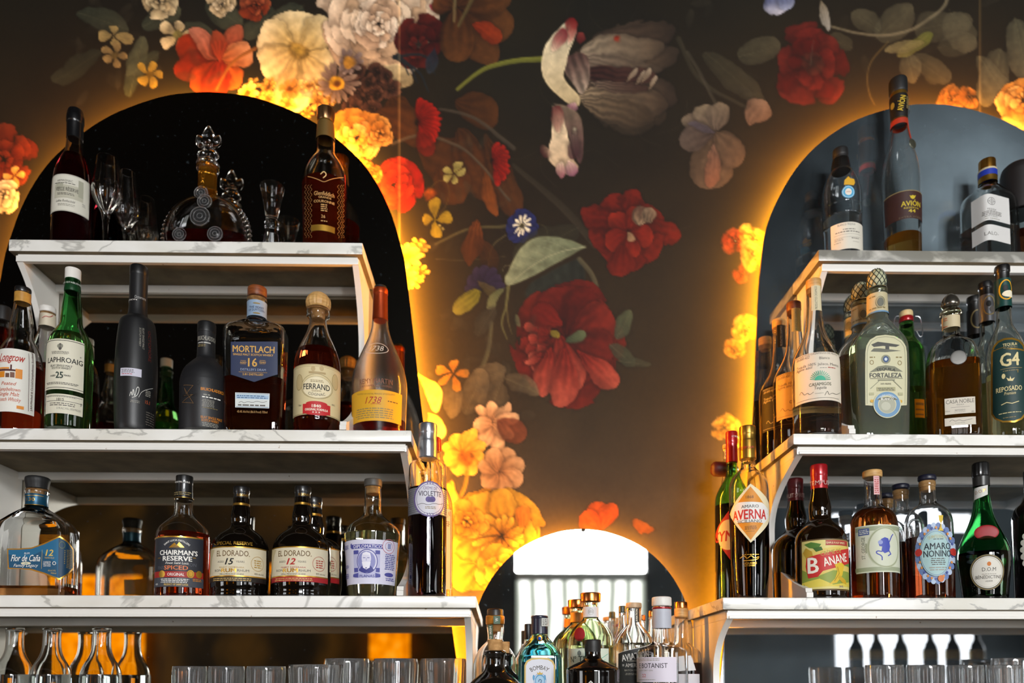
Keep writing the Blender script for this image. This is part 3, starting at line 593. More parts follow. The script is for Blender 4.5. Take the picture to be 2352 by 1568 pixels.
# ------------------------------------------------------------------ arched mirrors with amber light behind their rims
def mirror_mat(name, tint, haze, seed, spots):
    m, n, out = new_mat(name)
    b = n.nodes.new('ShaderNodeBsdfPrincipled'); b.inputs['Metallic'].default_value = 1; b.inputs['Base Color'].default_value = lin(tint) + (1,)
    b.inputs['Roughness'].default_value = 0.012
    d = n.nodes.new('ShaderNodeBsdfDiffuse'); d.inputs[0].default_value = lin('9db0ba') + (1,)
    tc = n.nodes.new('ShaderNodeTexCoord'); nz = n.nodes.new('ShaderNodeTexNoise'); nz.inputs['Scale'].default_value = 3.2; nz.inputs['Detail'].default_value = 5
    mp = n.nodes.new('ShaderNodeMapping'); mp.inputs['Location'].default_value = (seed, seed * 2, 0); n.links.new(tc.outputs['Object'], mp.inputs[0]); n.links.new(mp.outputs[0], nz.inputs['Vector'])
    mr = n.nodes.new('ShaderNodeMapRange'); mr.inputs['From Min'].default_value = 0.3; mr.inputs['From Max'].default_value = 0.75; mr.inputs['To Min'].default_value = haze[1] * .25; mr.inputs['To Max'].default_value = haze[1]
    n.links.new(nz.outputs['Fac'], mr.inputs['Value'])
    if haze[0]:     # a cloudy pale patch, fading out from its middle
        vd = n.nodes.new('ShaderNodeVectorMath'); vd.operation = 'DISTANCE'; vd.inputs[1].default_value = (0.08, 0, haze[0]); n.links.new(tc.outputs['Object'], vd.inputs[0])
        m3 = n.nodes.new('ShaderNodeMapRange'); m3.interpolation_type = 'SMOOTHSTEP'; m3.inputs['From Min'].default_value = 0.05; m3.inputs['From Max'].default_value = 0.48; m3.inputs['To Min'].default_value = 1.0; m3.inputs['To Max'].default_value = 0.18; n.links.new(vd.outputs['Value'], m3.inputs['Value'])
        m4 = n.nodes.new('ShaderNodeMath'); m4.operation = 'MULTIPLY'; n.links.new(mr.outputs[0], m4.inputs[0]); n.links.new(m3.outputs[0], m4.inputs[1]); mr = m4
    n2 = n.nodes.new('ShaderNodeTexNoise'); n2.inputs['Scale'].default_value = 90; n2.inputs['Detail'].default_value = 3; n.links.new(mp.outputs[0], n2.inputs['Vector'])
    m2 = n.nodes.new('ShaderNodeMapRange'); m2.inputs['From Min'].default_value = 0.66; m2.inputs['From Max'].default_value = 0.74; m2.inputs['To Max'].default_value = spots
    n.links.new(n2.outputs['Fac'], m2.inputs['Value'])
    ad = n.nodes.new('ShaderNodeMath'); ad.operation = 'ADD'; ad.use_clamp = True; n.links.new(mr.outputs[0], ad.inputs[0]); n.links.new(m2.outputs[0], ad.inputs[1])
    mx = n.nodes.new('ShaderNodeMixShader'); n.links.new(ad.outputs[0], mx.inputs[0]); n.links.new(b.outputs[0], mx.inputs[1]); n.links.new(d.outputs[0], mx.inputs[2])
    n.links.new(mx.outputs[0], out.inputs[0]); return m
LEDS = [emit(LED_COL, LED_POWER * k, 'amber_led') for k in (0.95, 1.0, 0.42)]
BACK = paint('2a2622', 0.8)
def arch_mirror(apex, apex_y, table, y_end, mat, label):
    right = chaikin([(apex, apex_y)] + [(apex + h, y) for (y, h) in table], 2)
    pts = [at(x, y, YM) for (x, y) in right]
    ax = at(apex, apex_y, YM); ctr = Vector((ax.x, YM, at(apex, (apex_y + y_end) / 2, YM).z))
    outl = [(2 * ax.x - p.x, p.z) for p in pts[::-1]] + [(p.x, p.z) for p in pts[1:]]
    zb = outl[0][1]
    root = empty('arched_mirror', (ax.x, YM, zb), label, 'mirror', 'backlit arched mirrors')
    rel = [(x - ax.x, z - zb) for (x, z) in outl]; nn = len(rel)
    V = [(x, 0, z) for x, z in rel] + [(x, 0.006, z) for x, z in rel]
    Fc = [tuple(range(nn))[::-1], tuple(range(nn, 2 * nn))] + [(i, (i + 1) % nn, nn + (i + 1) % nn, nn + i) for i in range(nn)]
    o = mesh('mirror_glass', V, Fc, [mat, paint('3a3a34', .3)], root, smooth=False, idx=[0] + [1] * (nn + 1))
    def inset(k):
        c = []
        for i in range(nn):
            a, b_ = Vector(rel[max(i - 1, 0)]), Vector(rel[min(i + 1, nn - 1)]); t = (b_ - a).normalized(); nrm = Vector((t.y, -t.x))
            c.append(Vector(rel[i]) + nrm * k)
        return c
    a = inset(0.022)
    V = [(p.x, 0.0065, p.y) for p in a] + [(p.x, 0.032, p.y) for p in a]; n0 = nn
    mesh('backing_panel', V, [tuple(range(nn))[::-1], tuple(range(nn, 2 * nn))] + [(i, (i + 1) % nn, nn + (i + 1) % nn, nn + i) for i in range(nn)], BACK, root, smooth=False)
    a = inset(0.018); b2 = inset(0.021)
    V = [(p.x, 0.010, p.y) for p in a] + [(p.x, 0.022, p.y) for p in a]
    mesh('led_strip', V, [(i, i + 1, nn + i + 1, nn + i) for i in range(nn - 1)], LEDS.pop(0), root, smooth=False)
    return root
arch_mirror(481, 211, [(213, 40), (221, 98), (240, 157), (276, 238), (340, 320), (395, 371), (480, 416), (574, 443), (600, 449), (750, 467), (930, 486), (1100, 508), (1440, 557), (1620, 582), (1716, 594)], 1716,
            mirror_mat('smoked_mirror', 'b9b4a8', (0.0, 0.0), 1.3, 0.05), 'tall arched mirror with dark glass and amber glow, behind the shelves holding the crystal decanter')
arch_mirror(2139, 239, [(241, 50), (264, 141), (298, 212), (350, 282), (420, 340), (520, 394), (600, 411), (720, 428), (980, 453), (1200, 490), (1440, 548), (1620, 575), (1716, 590)], 1716,
            mirror_mat('hazy_mirror', 'b8bcc0', (1.36, 0.62), 4.7, 0.05), 'tall arched mirror with hazy grey glass, behind the shelves of tequila bottles')
cm_ = arch_mirror(1338, 1215, [(1217, 30), (1223, 62), (1242, 114), (1270, 159), (1313, 200), (1359, 228), (1400, 244), (1480, 263), (1568, 274), (1716, 286)], 1716,
            mirror_mat('clear_mirror', 'e4e4e0', (0.0, 0.03), 8.1, 0.25), 'small arched mirror reflecting a bright window, standing between the two shelf units')

bm = bmesh.new(); r_ = bmesh.ops.create_uvsphere(bm, u_segments=14, v_segments=8, radius=.006); bmesh.ops.transform(bm, matrix=Matrix.Diagonal((1, .6, .7, 1)), verts=bm.verts)
clip = bm_obj('mirror_clip', bm, paint('3a362c', .4, .6), cm_); clip.location = at(1340, 1217, YM - .001) - cm_.location
# ------------------------------------------------------------------ shelf units: marble slabs, white frames, curved side brackets
WHITE = paint('e9e6df', 0.35)
def rust_spots(m):
    n = m.node_tree; b = n.nodes['Principled BSDF']; tc = n.nodes.new('ShaderNodeTexCoord')
    nz = n.nodes.new('ShaderNodeTexNoise'); nz.inputs['Scale'].default_value = 75; nz.inputs['Detail'].default_value = 3; n.links.new(tc.outputs['Object'], nz.inputs['Vector'])
    rp = ramp(n, [(0.0, 'e9e6df'), (0.735, 'e9e6df'), (0.76, '8a6238'), (1.0, '3c2a1a')]); n.links.new(nz.outputs['Fac'], rp.inputs[0]); n.links.new(rp.outputs[0], b.inputs['Base Color'])
rust_spots(WHITE)
BACKING = mottled('mesh_backing', '665a46', '80735a', 14, 0.9, bump=.2)
ZC = 1.30                        # the counter under both units
GZ = 0.0
def shelf_unit(shelves, cx_side, label, marbles, seed):
    """shelves: (px_left, px_right, px_y_top, px_y_bottom, depth) from top to bottom"""
    L = []
    for (xl, xr, yt, yb, D) in shelves:
        xm = (max(xl, 0) + min(xr, 2352)) / 2
        L.append((at(xl, yt, D).x, at(xr, yt, D).x, at(xm, yb, D).z, at(xm, yt, D).z, D))
    root = empty('bar_shelf_unit', ((L[0][0] + L[0][1]) / 2, YM, ZC), label, 'shelf', 'shelf units')
    o = root.location
    for k, (x0, x1, z0, z1, D) in enumerate(L):
        bm = bmesh.new(); bm_box(bm, x0 - o.x, x1 - o.x, D - o.y, -0.001, z0 - o.z, z1 - o.z, 0.003); bm.normal_update()
        for f_ in bm.faces:
            if f_.normal.z < -0.9: f_.material_index = 1
        mb = bm_obj('marble_slab', bm, [marbles[k], BACKING], root)
        if k == 0 and seed == 2: mb['label'] = 'marble slab with bold grey patches'
        bm = bmesh.new(); rz1, rz0 = z0 - 0.0045, z0 - 0.0185; a, b = x0 + 0.011, x1 - 0.011; f = D + 0.010
        for (p, q, r_, s_) in ((a, b, f, f + .012), (a, b, YM - .014, YM - .002), (a, a + .012, f + .0121, YM - .0141), (b - .012, b, f + .0121, YM - .0141)):
            bm_box(bm, p - o.x, q - o.x, r_ - o.y, s_ - o.y, rz0 - o.z, z0 - 0.0002 - o.z if r_ != f else rz1 - o.z, 0.0012)
        if k > 0: bm_box(bm, a + .004 - o.x, b - .004 - o.x, f - .004 - o.y, f - o.y, rz0 - o.z, rz0 + .006 - o.z, 0.0012)
        bm_box(bm, a + .003 - o.x, b - .003 - o.x, f + .003 - o.y, f + .011 - o.y, rz1 - o.z, z0 - 0.0002 - o.z)
        bm_obj('shelf_frame', bm, WHITE, root, angle=30)
        # curved brackets carrying this slab
        zt = rz0; zb = (L[k + 1][3] + 0.0005) if k + 1 < len(L) else ZC + 0.0005
        yt = D + 0.013; yb = (L[k + 1][4] + 0.012) if k + 1 < len(L) else D + 0.0
        ymid = YM - (0.075 if k else 0.055) if k + 1 < len(L) else YM - 0.17
        prof = []
        for i in range(29):
            u = i / 28; z = zt + (zb + 0.020 - zt) * u
            e = yt if u < .5 else yb
            prof.append((ymid - (ymid - e) * abs(2 * u - 1) ** (2.6 if u < .5 else 2.3), z))
        prof += [(yb - 0.006, zb + 0.020), (yb - 0.008, zb + 0.012), (yb - 0.012, zb + 0.010), (yb - 0.012, zb)]
        poly2 = [(YM - 0.002, zb), (YM - 0.002, zt)] + prof
        for x in (x0 + 0.0115, x1 - 0.0255):
            m = len(poly2)
            V = [(x - o.x, y - o.y, z - o.z) for y, z in poly2] + [(x + 0.014 - o.x, y - o.y, z - o.z) for y, z in poly2]
            bm = bmesh.new(); vs_ = [bm.verts.new(v) for v in V]
            bm.faces.new(vs_[:m]); bm.faces.new(vs_[m:][::-1])
            for i in range(m): j = (i + 1) % m; bm.faces.new((vs_[i], vs_[m + i], vs_[m + j], vs_[j]))
            bmesh.ops.recalc_face_normals(bm, faces=bm.faces)
            bm_obj('side_bracket', bm, WHITE, root, angle=40)
    return [l[3] for l in L]
M_A = [marble_mat('marble_pale_%d' % i, 'f4f2ec', 'c8c6c0', 0.5, 3.3 + i * 2.1, 5.5) for i in range(3)]
M_B = [marble_mat('marble_patched', 'ece8de', '8a8880', 3.4, 5.2, 6.0), marble_mat('marble_pale_4', 'f4f2ec', 'd2d0c8', 0.6, 9.9, 6.0), marble_mat('marble_pale_5', 'f4f3ee', 'c4c4c2', 0.5, 12.4, 6.0)]
ZL = shelf_unit([(20, 833, 553, 580, D1), (-154, 945, 985, 1012, D2), (-354, 1094, 1367, 1395, D3)], 1, 'three tier white shelf unit with pale marble slabs holding the crystal decanter and whisky', M_A, 1)
ZR = shelf_unit([(1880, 2590, 575, 601, D1), (1822, 2690, 996.5, 1022, D2), (1660, 2840, 1372, 1400, D3)], 0, 'three tier white shelf unit whose top marble slab has bold grey patches', M_B, 2)
print('shelf z', ZL, ZR)
tag(box('back_bar_counter', -1.75, 2.45, 1.18, YM - 0.006, ZC - 0.05, ZC, marble_mat('counter_marble', 'dedbd2', 'b8b6b0', .5, 15.0)), 'pale stone counter top running under both shelf units', 'counter')
tag(box('counter_cabinet', -1.73, 2.43, 1.22, YM - 0.008, 0.0, ZC - 0.0502, mottled('walnut', '2b1a10', '3c2617', 5, .4, stretch=(6, 1, 1))), 'dark wooden cabinet under the pale stone counter top', 'cabinet')

# ------------------------------------------------------------------ bottles
CROPS = dict(A=(0, 180, 2.6133), B=(0, 560, 3.266), C=(480, 560, 3.267), D=(0, 1040, 2.970), E=(440, 1040, 2.969), F=(1020, 1160, 3.459), G=(1680, 150, 3.336), H=(1680, 560, 3.336), I=(1580, 960, 2.579))
def interp(tab, z):
    if z >= tab[0][0]: return tab[0][1]
    for (a, ra), (b, rb) in zip(tab, tab[1:]):
        if a >= z >= b: return ra + (rb - ra) * ((a - z) / (a - b) if a != b else 0)
    return tab[-1][1]
FONTCACHE = {}
def text_geo(s, bold=0.0, shear=0.0, sx=1.0):
    k = (s, bold, shear)
    if k not in FONTCACHE:
        cu = bpy.data.curves.new('t', 'FONT'); cu.body = s; cu.size = 1; cu.resolution_u = 2; cu.shear = shear
        ob = bpy.data.objects.new('t', cu); me = ob.to_mesh()
        V = [(v.co.x, v.co.y) for v in me.vertices]; Fc = [tuple(p.vertices) for p in me.polygons]
        if bold: V, Fc = [(x + a, y + b) for a, b in ((-bold, 0), (bold, 0), (0, bold * .6), (0, -bold * .6)) for x, y in V], [tuple(i + k * len(V) for i in f) for k in range(4) for f in Fc]
        ob.to_mesh_clear(); bpy.data.objects.remove(ob); bpy.data.curves.remove(cu)
        if V:
            x0, x1 = min(v[0] for v in V), max(v[0] for v in V)
            V = [((x - (x0 + x1) / 2), y) for x, y in V]; wd = x1 - x0
        else: wd = 0
        FONTCACHE[k] = (V, Fc, wd)
    return FONTCACHE[k]
INK = {'k': '15130f', 'w': 'f3f0e8', 'c': 'e9dfc2', 'r': 'a81a14', 'R': 'c8241a', 'g': 'b58a32', 'G': '11502a', 'n': '1d2748', 'b': '2c3f86', 'y': 'e0a411', 'o': 'd98514', 't': '137a8c', 'l': '2a6f9e', 'a': '9a968a', 'd': '56514a', 'D': '2a2a2c', 'p': '6b5a8c', 's': 'b9bbc2', 'v': 'dcdaf0', 'm': '2fa884', 'B': '5a3a1e', 'e': 'd9dccb', 'E': '9aa285', 'q': 'a9cdd0', 'z': '4c1a14', 'x': '8c7a4c', 'u': '3a48a8', 'C': 'f1e6c4', 'i': 'e7a33c', 'f': '0f2f2c', 'h': 'b4532a', 'j': '4f7a2c'}
FOIL = 'gys'
def inkmat(c):
    if c in ('g',): return paint('c89a3c', 0.32, 0.75)
    if c == 's': return paint('b9bbc2', 0.3, 0.8)
    return paint(INK.get(c, c), 0.55)

class Bottle:
    def __init__(self, crop, name, label, cx, s, zs, prof, body='ffffff', foot='round', dr=0.5, ex=7, yaw=0.0, level=None, liq=None, solid=None, rough=0.0, group=None, cat='bottle', thick=0.0026, bottom=None, cyref=None, sm=2, ridge=None, tr=1.0, part='glass_body'):
        self.ox, self.oy, self.sc = CROPS[crop]; self.by = YM - s; self.zs = zs
        self.foot, self.dr, self.ex, self.yaw = foot, dr, ex, math.radians(yaw)
        self.cxp = self.ox + cx / self.sc
        yref = self.oy + (cyref if cyref is not None else prof[-1][0]) / self.sc
        self.bx = at(self.cxp, yref, self.by).x
        hw = max(p[1] for p in prof)
        ca = math.cos(math.atan((self.cxp - 1146) / F))
        dd = self.by / F / self.sc
        if foot != 'round':
            self.k = dd / (1 + hw * dd * dr / self.by); self.ca = 1
        else: self.k = dd * ca
        self.tab = []
        for (y, h) in prof:
            r = h * self.k; self.tab.append((self.zy(y, r), r))
        self.R = hw * self.k
        zl = zs if bottom is None else self.zy(bottom, self.R)
        last = self.tab[-1]
        if last[0] > zl: self.tab.append((zl, last[1]))
        else: self.tab = [t for t in self.tab if t[0] > zl + 0.004] + [(zl, last[1])]
        self.zb = zl
        self.root = empty(name, (self.bx, self.by, self.zb), label, cat, group, self.yaw)
        # smooth outer profile, bottom to top
        up = [(r, z - self.zb) for z, r in self.tab][::-1]
        core = chaikin(up[1:], sm) if len(up) > 2 else up[1:]
        rb = up[0][1 - 1]
        outer = [(0, 0.0), (max(rb - 0.006, rb * .6), 0.0), (rb - 0.0015, 0.0015), (rb, 0.006)] + [p for p in core if p[1] > 0.008]
        top = outer[-1]; outer = outer + [(top[0] * .6, top[1] + .0002), (0, top[1] + 0.0002)]
        self.outer = outer; self.top = top[1]
        self.rt = sorted([(z, r) for r, z in outer[3:-2]], reverse=True)
        fn = self.fn if foot != 'round' else None
        n = 56 if foot == 'round' else 80
        if solid:
            V, Fc = lathe_data(outer, n, ridge, fn); mesh(part, V, Fc, solid, self.root, angle=40)
        else:
            V, Fc = lathe_data(outer, n, ridge, fn)
            zlev = 0.009 if level is None else self.zy(level, self.R * .9) - self.zb
            zlev = max(0.009, min(zlev, self.top - .02))
            inn = [(max(r - thick, r * .72), z) for r, z in outer[3:-2] if zlev < z < self.top - 0.004]
            rl = max(interp(self.rt, zlev) - thick, 0.003)
            cav = [(0, zlev), (rl * .5, zlev), (rl, zlev + .0001)] + inn + [(0, inn[-1][1] + .0001)]
            V2, F2 = lathe_data(cav, n, None, fn); off = len(V)
            V += V2; Fc += [tuple(off + i for i in f[::-1]) for f in F2]
            mesh(part, V, Fc, glass(body, rough, 1.48, tr), self.root, angle=40)
            if liq:
                lq = [(0, 0.0065), (max(rb - .009, rb * .5), 0.0065), (rb - thick - .0015, 0.010)] + [(max(r - thick, r * .72), z) for r, z in outer[3:-2] if 0.012 < z < zlev - .0015] + [(rl, zlev - .0004), (0, zlev - .0004)]
                V, Fc = lathe_data(lq, n, None, fn); mesh('liquid', V, Fc, liquid(liq), self.root, angle=40)
    def fn(self, r, c, s_):
        b = min(1.0, max(0.0, (r / self.R - 0.35) / 0.4)); b = b * b * (3 - 2 * b)
        n = self.ex; rho = (abs(c) ** n + abs(s_) ** n) ** (-1.0 / n)
        return r * ((1 - b) * c + b * c * rho), r * ((1 - b) * s_ + b * s_ * rho * self.dr)
    def zy(self, y, r=0.0):
        rr = r * (self.dr if self.foot != 'round' and r > self.__dict__.get('R', 0) * .6 else 1)
        return at(self.cxp, self.oy + y / self.sc, self.by - rr * .95).z
    def lathe(self, name, prof, mat, ridge=None, n=48, rnd=0.0012, parent=None, cx=None):
        """prof: crop (y, half width) from top to bottom, closed solid"""
        kc = self.by / F / self.sc * math.cos(math.atan((self.cxp - 1146) / F))
        p = [(h * kc, self.zy(y, h * kc) - self.zb) for y, h in prof][::-1]
        p = [(0, p[0][1])] + p + [(0, p[-1][1])]
        p = rounded(p, rnd); V, Fc = lathe_data(p, n, ridge)
        o = mesh(name, V, Fc, mat, parent or self.root, angle=32)
        return o
    def sleeve(self, name, y0, y1, mat, off=0.0004):
        z0, z1 = self.zy(y0, 0.012) - self.zb, self.zy(y1, 0.012) - self.zb
        if z0 > self.top: z0 = self.top
        zs_ = [z1] + [z for z, r in self.rt[::-1] if z1 + .0008 < z < z0 - .0008] + [z0]
        p = [(interp(self.rt, z) + off, z) for z in zs_]
        V, Fc = lathe_data(p, 48, None, self.fn if self.foot != 'round' else None); return mesh(name, V, Fc, mat, self.root, angle=40)
    # ---- mapping from the picture onto the bottle's skin
    def skin(self, zref, flat=None):
        r = interp(self.rt, zref); pts = []
        N = 360
        for i in range(N + 1):
            a = -PI / 2 - PI + 2 * PI * i / N; c, s_ = math.cos(a), math.sin(a)
            pts.append(self.fn(r, c, s_) if self.foot != 'round' else (r * c, r * s_))
        u = [0.0]
        for a, b in zip(pts, pts[1:]): u.append(u[-1] + math.hypot(b[0] - a[0], b[1] - a[1]))
        mid = u[N // 2]; return pts, [x - mid for x in u], r
    def hit(self, x, y, sk):
        pts, u, r = sk
        d = direction(self.ox + x / self.sc, self.oy + y / self.sc)
        cs, sn = math.cos(-self.yaw), math.sin(-self.yaw)
        def loc(px, py): px -= self.bx; py -= self.by; return px * cs - py * sn, px * sn + py * cs
        o = loc(0, 0); q = (d.x * cs - d.y * sn, d.x * sn + d.y * cs)
        k = 1.0
        best = None
        for it in range(3):
            best = None
            for i in range(len(pts) - 1):
                ax, ay = pts[i][0] * k, pts[i][1] * k; bx, by = pts[i + 1][0] * k, pts[i + 1][1] * k
                ex, ey = bx - ax, by - ay; den = q[0] * ey - q[1] * ex
                if abs(den) < 1e-12: continue
                t = ((ax - o[0]) * ey - (ay - o[1]) * ex) / den; w_ = ((ax - o[0]) * q[1] - (ay - o[1]) * q[0]) / den
                if -1e-6 <= w_ <= 1 + 1e-6 and (best is None or t < best[0]): best = (t, u[i] + (u[i + 1] - u[i]) * w_)
            if best is None:
                # just outside the silhouette: clamp to the side
                best = (self.by / d.y, (r * PI / 2 if self.foot == 'round' else u[-1] * .5) * (1 if (self.ox + x / self.sc) > self.cxp else -1)); break
            z = EYE + d.z * best[0] - self.zb; k = interp(self.rt, z) / r
        return best[1], EYE + d.z * best[0] - self.zb
    def label(self, items, name='label', off=0.0005, zref=None, text=None, keep=True):
        """items: flat shapes in crop pixels, wrapped onto the skin of the bottle; the first one is the paper"""
        it0 = items[0]
        ys = [it0[2], it0[4]] if it0[0] == 'R' else ([it0[2] - it0[4], it0[2] + it0[4]] if it0[0] in 'EO' else ([q[1] for q in it0[1]] if it0[0] in 'PL' else [it0[3], it0[3]]))
        zr = self.zy((min(ys) + max(ys)) / 2, self.R) - self.zb
        sk = self.skin(zr); pts, u, r = sk
        V, Fc, MI, mats = [], [], [], []
        def mi(c):
            m = inkmat(c) if isinstance(c, str) else c
            if m not in mats: mats.append(m)
            return mats.index(m)
        pxm = None
        def put(v2, faces, c, layer):
            b = len(V); q = len(v2) / (4 if isinstance(layer, tuple) else 1); l0 = layer[0] if isinstance(layer, tuple) else layer; V.extend((x, y, l0 + .22 * int(i / q)) for i, (x, y) in enumerate(v2)); Fc.extend(tuple(b + i for i in f) for f in faces); MI.extend([mi(c)] * len(faces))
        def S2(x, y): return self.hit(x, y, sk)
        def scale_at(x, y):
            a, b = S2(x, y - 6), S2(x, y + 6); return abs(a[1] - b[1]) / 12.0
        for li, it in enumerate(items):
            ly = li; k = it[0]
            if k == 'R':
                _, x0, y0, x1, y1, c = it; xm, ym = (x0 + x1) / 2, (y0 + y1) / 2
                ua, ub = S2(x0, ym)[0], S2(x1, ym)[0]; z1, z0 = S2(xm, y0)[1], S2(xm, y1)[1]
                put([(ua, z0), (ub, z0), (ub, z1), (ua, z1)], [(0, 1, 2, 3)], c, ly)
            elif k in 'EO':
                x, y, rx, ry = it[1:5]; u0, z0 = S2(x, y); h = scale_at(x, y); ux = (S2(x + rx * .7, y)[0] - S2(x - rx * .7, y)[0]) / 1.4; uy = ry * h; N = 40
                if k == 'E': put([(u0 + ux * math.cos(2 * PI * i / N), z0 + uy * math.sin(2 * PI * i / N)) for i in range(N)], [tuple(range(N))], it[5], ly)
                else:
                    wd = it[5] * h
                    P = [(u0 + (ux - wd * q) * math.cos(2 * PI * i / N), z0 + (uy - wd * q) * math.sin(2 * PI * i / N)) for q in (0, 1) for i in range(N)]
                    put(P, [(i, (i + 1) % N, N + (i + 1) % N, N + i) for i in range(N)], it[6], ly)
            elif k == 'P':
                P = [S2(x, y) for x, y in it[1]]
                put(P, [tuple(t) for t in tessellate_polygon([[Vector((a, b, 0)) for a, b in P]])] if len(P) > 4 else [tuple(range(len(P)))], it[2], ly)
            elif k == 'L':
                P = [S2(x, y) for x, y in it[1]]; wd = it[2] * scale_at(*it[1][0]) / 2
                if len(P) > 3 and len(it) > 4: P = chaikin(P, 2)
                for a, b in zip(P, P[1:]):
                    dx, dy = b[0] - a[0], b[1] - a[1]; l = math.hypot(dx, dy) or 1e-6; nx, ny = -dy / l * wd, dx / l * wd; ex, ey = dx / l * wd * .5, dy / l * wd * .5
                    put([(a[0] + nx - ex, a[1] + ny - ey), (a[0] - nx - ex, a[1] - ny - ey), (b[0] - nx + ex, b[1] - ny + ey), (b[0] + nx + ex, b[1] + ny + ey)], [(0, 1, 2, 3)], it[3], ly)
            elif k == 'G':
                _, x0, y0, x1, y1, n, c = it; rr = random.Random(int(x0 * 7 + y0)); xm = (x0 + x1) / 2
                ua, ub = S2(x0, (y0 + y1) / 2)[0], S2(x1, (y0 + y1) / 2)[0]; za, zb_ = S2(xm, y0)[1], S2(xm, y1)[1]; hh = (za - zb_) / n
                for j in range(n):
                    uu = ua + rr.uniform(0, .06) * (ub - ua); e = ub - rr.uniform(0, .08) * (ub - ua); z = za - hh * (j + .5)
                    while uu < e:
                        wl = rr.uniform(.6, 2.2) * hh; v = min(uu + wl, e); put([(uu, z - hh * .22), (v, z - hh * .22), (v, z + hh * .22), (uu, z + hh * .22)], [(0, 1, 2, 3)], c, ly); uu = v + hh * .35
            elif k == 'T':
                _, s_, x, y, h, c = it[:6]; o = it[6] if len(it) > 6 else {}
                V2, F2, wd = text_geo(s_, o.get('b', 0.0), o.get('i', 0.0))
                if not V2: continue
                mm = scale_at(x, y); cap = h * mm / 0.69; sx = cap
                u0, z0 = S2(x, y)
                if 'w' in o:
                    half = o['w'] / 2; sx = (S2(x + half * .8, y)[0] - S2(x - half * .8, y)[0]) / .8 / 2 * 2 * .5 / max(wd, 1e-6) * 1.0
                    sx = (S2(x + half * .8, y)[0] - S2(x - half * .8, y)[0]) / 0.8 / max(wd, 1e-6)
                    if o.get('rot'): sx = o['w'] * mm / max(wd, 1e-6)
                ro = math.radians(o.get('rot', 0)); arc = o.get('arc')
                P = []
                for (a, b) in V2:
                    a2, b2 = a * sx, (b - 0.345) * cap
                    if arc:
                        rad = arc * mm; th = a2 / abs(rad); a2, b2 = (abs(rad) + b2 * (1 if rad > 0 else -1)) * math.sin(th), ((abs(rad) + b2 * (1 if rad > 0 else -1)) * math.cos(th) - abs(rad)) * (1 if rad > 0 else -1)
                    P.append((u0 + a2 * math.cos(ro) - b2 * math.sin(ro), z0 + a2 * math.sin(ro) + b2 * math.cos(ro)))
                put(P, F2, c, (ly,) if o.get('b') else ly)
        # cut along the curvature, then wrap
        bm = bmesh.new(); vv = [bm.verts.new(v) for v in V]
        for f, m_ in zip(Fc, MI):
            try: fc = bm.faces.new([vv[i] for i in f]); fc.material_index = m_
            except ValueError: pass
        us = [v[0] for v in V]; a, b = min(us), max(us); step = r * math.radians(7) if self.foot == 'round' else 0.003
        nstep = int((b - a) / step)
        for i in range(1, nstep + 1):
            bmesh.ops.bisect_plane(bm, geom=bm.verts[:] + bm.edges[:] + bm.faces[:], plane_co=(a + i * (b - a) / (nstep + 1), 0, 0), plane_no=(1, 0, 0), dist=1e-7)
        if len(self.rt) > 2:
            zs_ = [v[1] for v in V]; za, zb_ = min(zs_), max(zs_); ra, rb_ = interp(self.rt, za), interp(self.rt, zb_)
            nz = 9 if self.foot == 'round' or abs(ra - rb_) > .0006 else 4
            if self.foot != 'round': nz = 14
            for i in range(1, nz + 1):
                bmesh.ops.bisect_plane(bm, geom=bm.verts[:] + bm.edges[:] + bm.faces[:], plane_co=(0, za + i * (zb_ - za) / (nz + 1), 0), plane_no=(0, 1, 0), dist=1e-7)
        ua = np.array(u); pa = np.array(pts)
        for v in bm.verts:
            uu, z, ly = v.co; x = np.interp(uu, ua, pa[:, 0]); y = np.interp(uu, ua, pa[:, 1]); k = interp(self.rt, z) / r
            l = math.hypot(x, y); e = off + ly * 0.00005
            if self.foot == 'round': nx, ny = x / l, y / l
            else:
                x2 = np.interp(uu + 1e-4, ua, pa[:, 0]) - np.interp(uu - 1e-4, ua, pa[:, 0]); y2 = np.interp(uu + 1e-4, ua, pa[:, 1]) - np.interp(uu - 1e-4, ua, pa[:, 1]); l2 = math.hypot(x2, y2) or 1
                nx, ny = y2 / l2, -x2 / l2
            v.co = (x * k + nx * e, y * k + ny * e, z)
        o = bm_obj(name, bm, mats, self.root, smooth=True, angle=30)
        if text: o['label'] = text
        return o
    def ball(self, name, x, y, rx, ry, rz, mat, parent=None, off=0.0, n=16):
        """flattened ball pressed on the front skin at a picture point"""
        zr = self.zy(y, self.R) - self.zb; sk = self.skin(zr); uu, z = self.hit(x, y, sk)
        ua = np.array(sk[1]); pa = np.array(sk[0]); k = interp(self.rt, z) / sk[2]
        px, py = np.interp(uu, ua, pa[:, 0]) * k, np.interp(uu, ua, pa[:, 1]) * k
        x2 = np.interp(uu + 1e-4, ua, pa[:, 0]) - np.interp(uu - 1e-4, ua, pa[:, 0]); y2 = np.interp(uu + 1e-4, ua, pa[:, 1]) - np.interp(uu - 1e-4, ua, pa[:, 1])
        ang = math.atan2(y2, x2); m = self.by / F / self.sc
        bm = bmesh.new(); bmesh.ops.create_uvsphere(bm, u_segments=20, v_segments=12, radius=1)
        M = Matrix.Translation((px + math.sin(ang) * off, py - math.cos(ang) * off, z)) @ Matrix.Rotation(ang, 4, 'Z') @ Matrix.Diagonal((rx * m, rz * m, ry * m, 1))
        bmesh.ops.transform(bm, matrix=M, verts=bm.verts); return bm_obj(name, bm, mat, parent or self.root)
BLACKCAP = paint('121212', 0.35, 0, 0.3); MATTE = paint('161616', 0.55); GOLDCAP = paint('b98e3e', 0.3, 0.9); SILVER = paint('b4b6bb', 0.3, 0.9); CORK = mottled('cork', 'a87a45', 'c89a62', 120, 0.8, bump=.3)
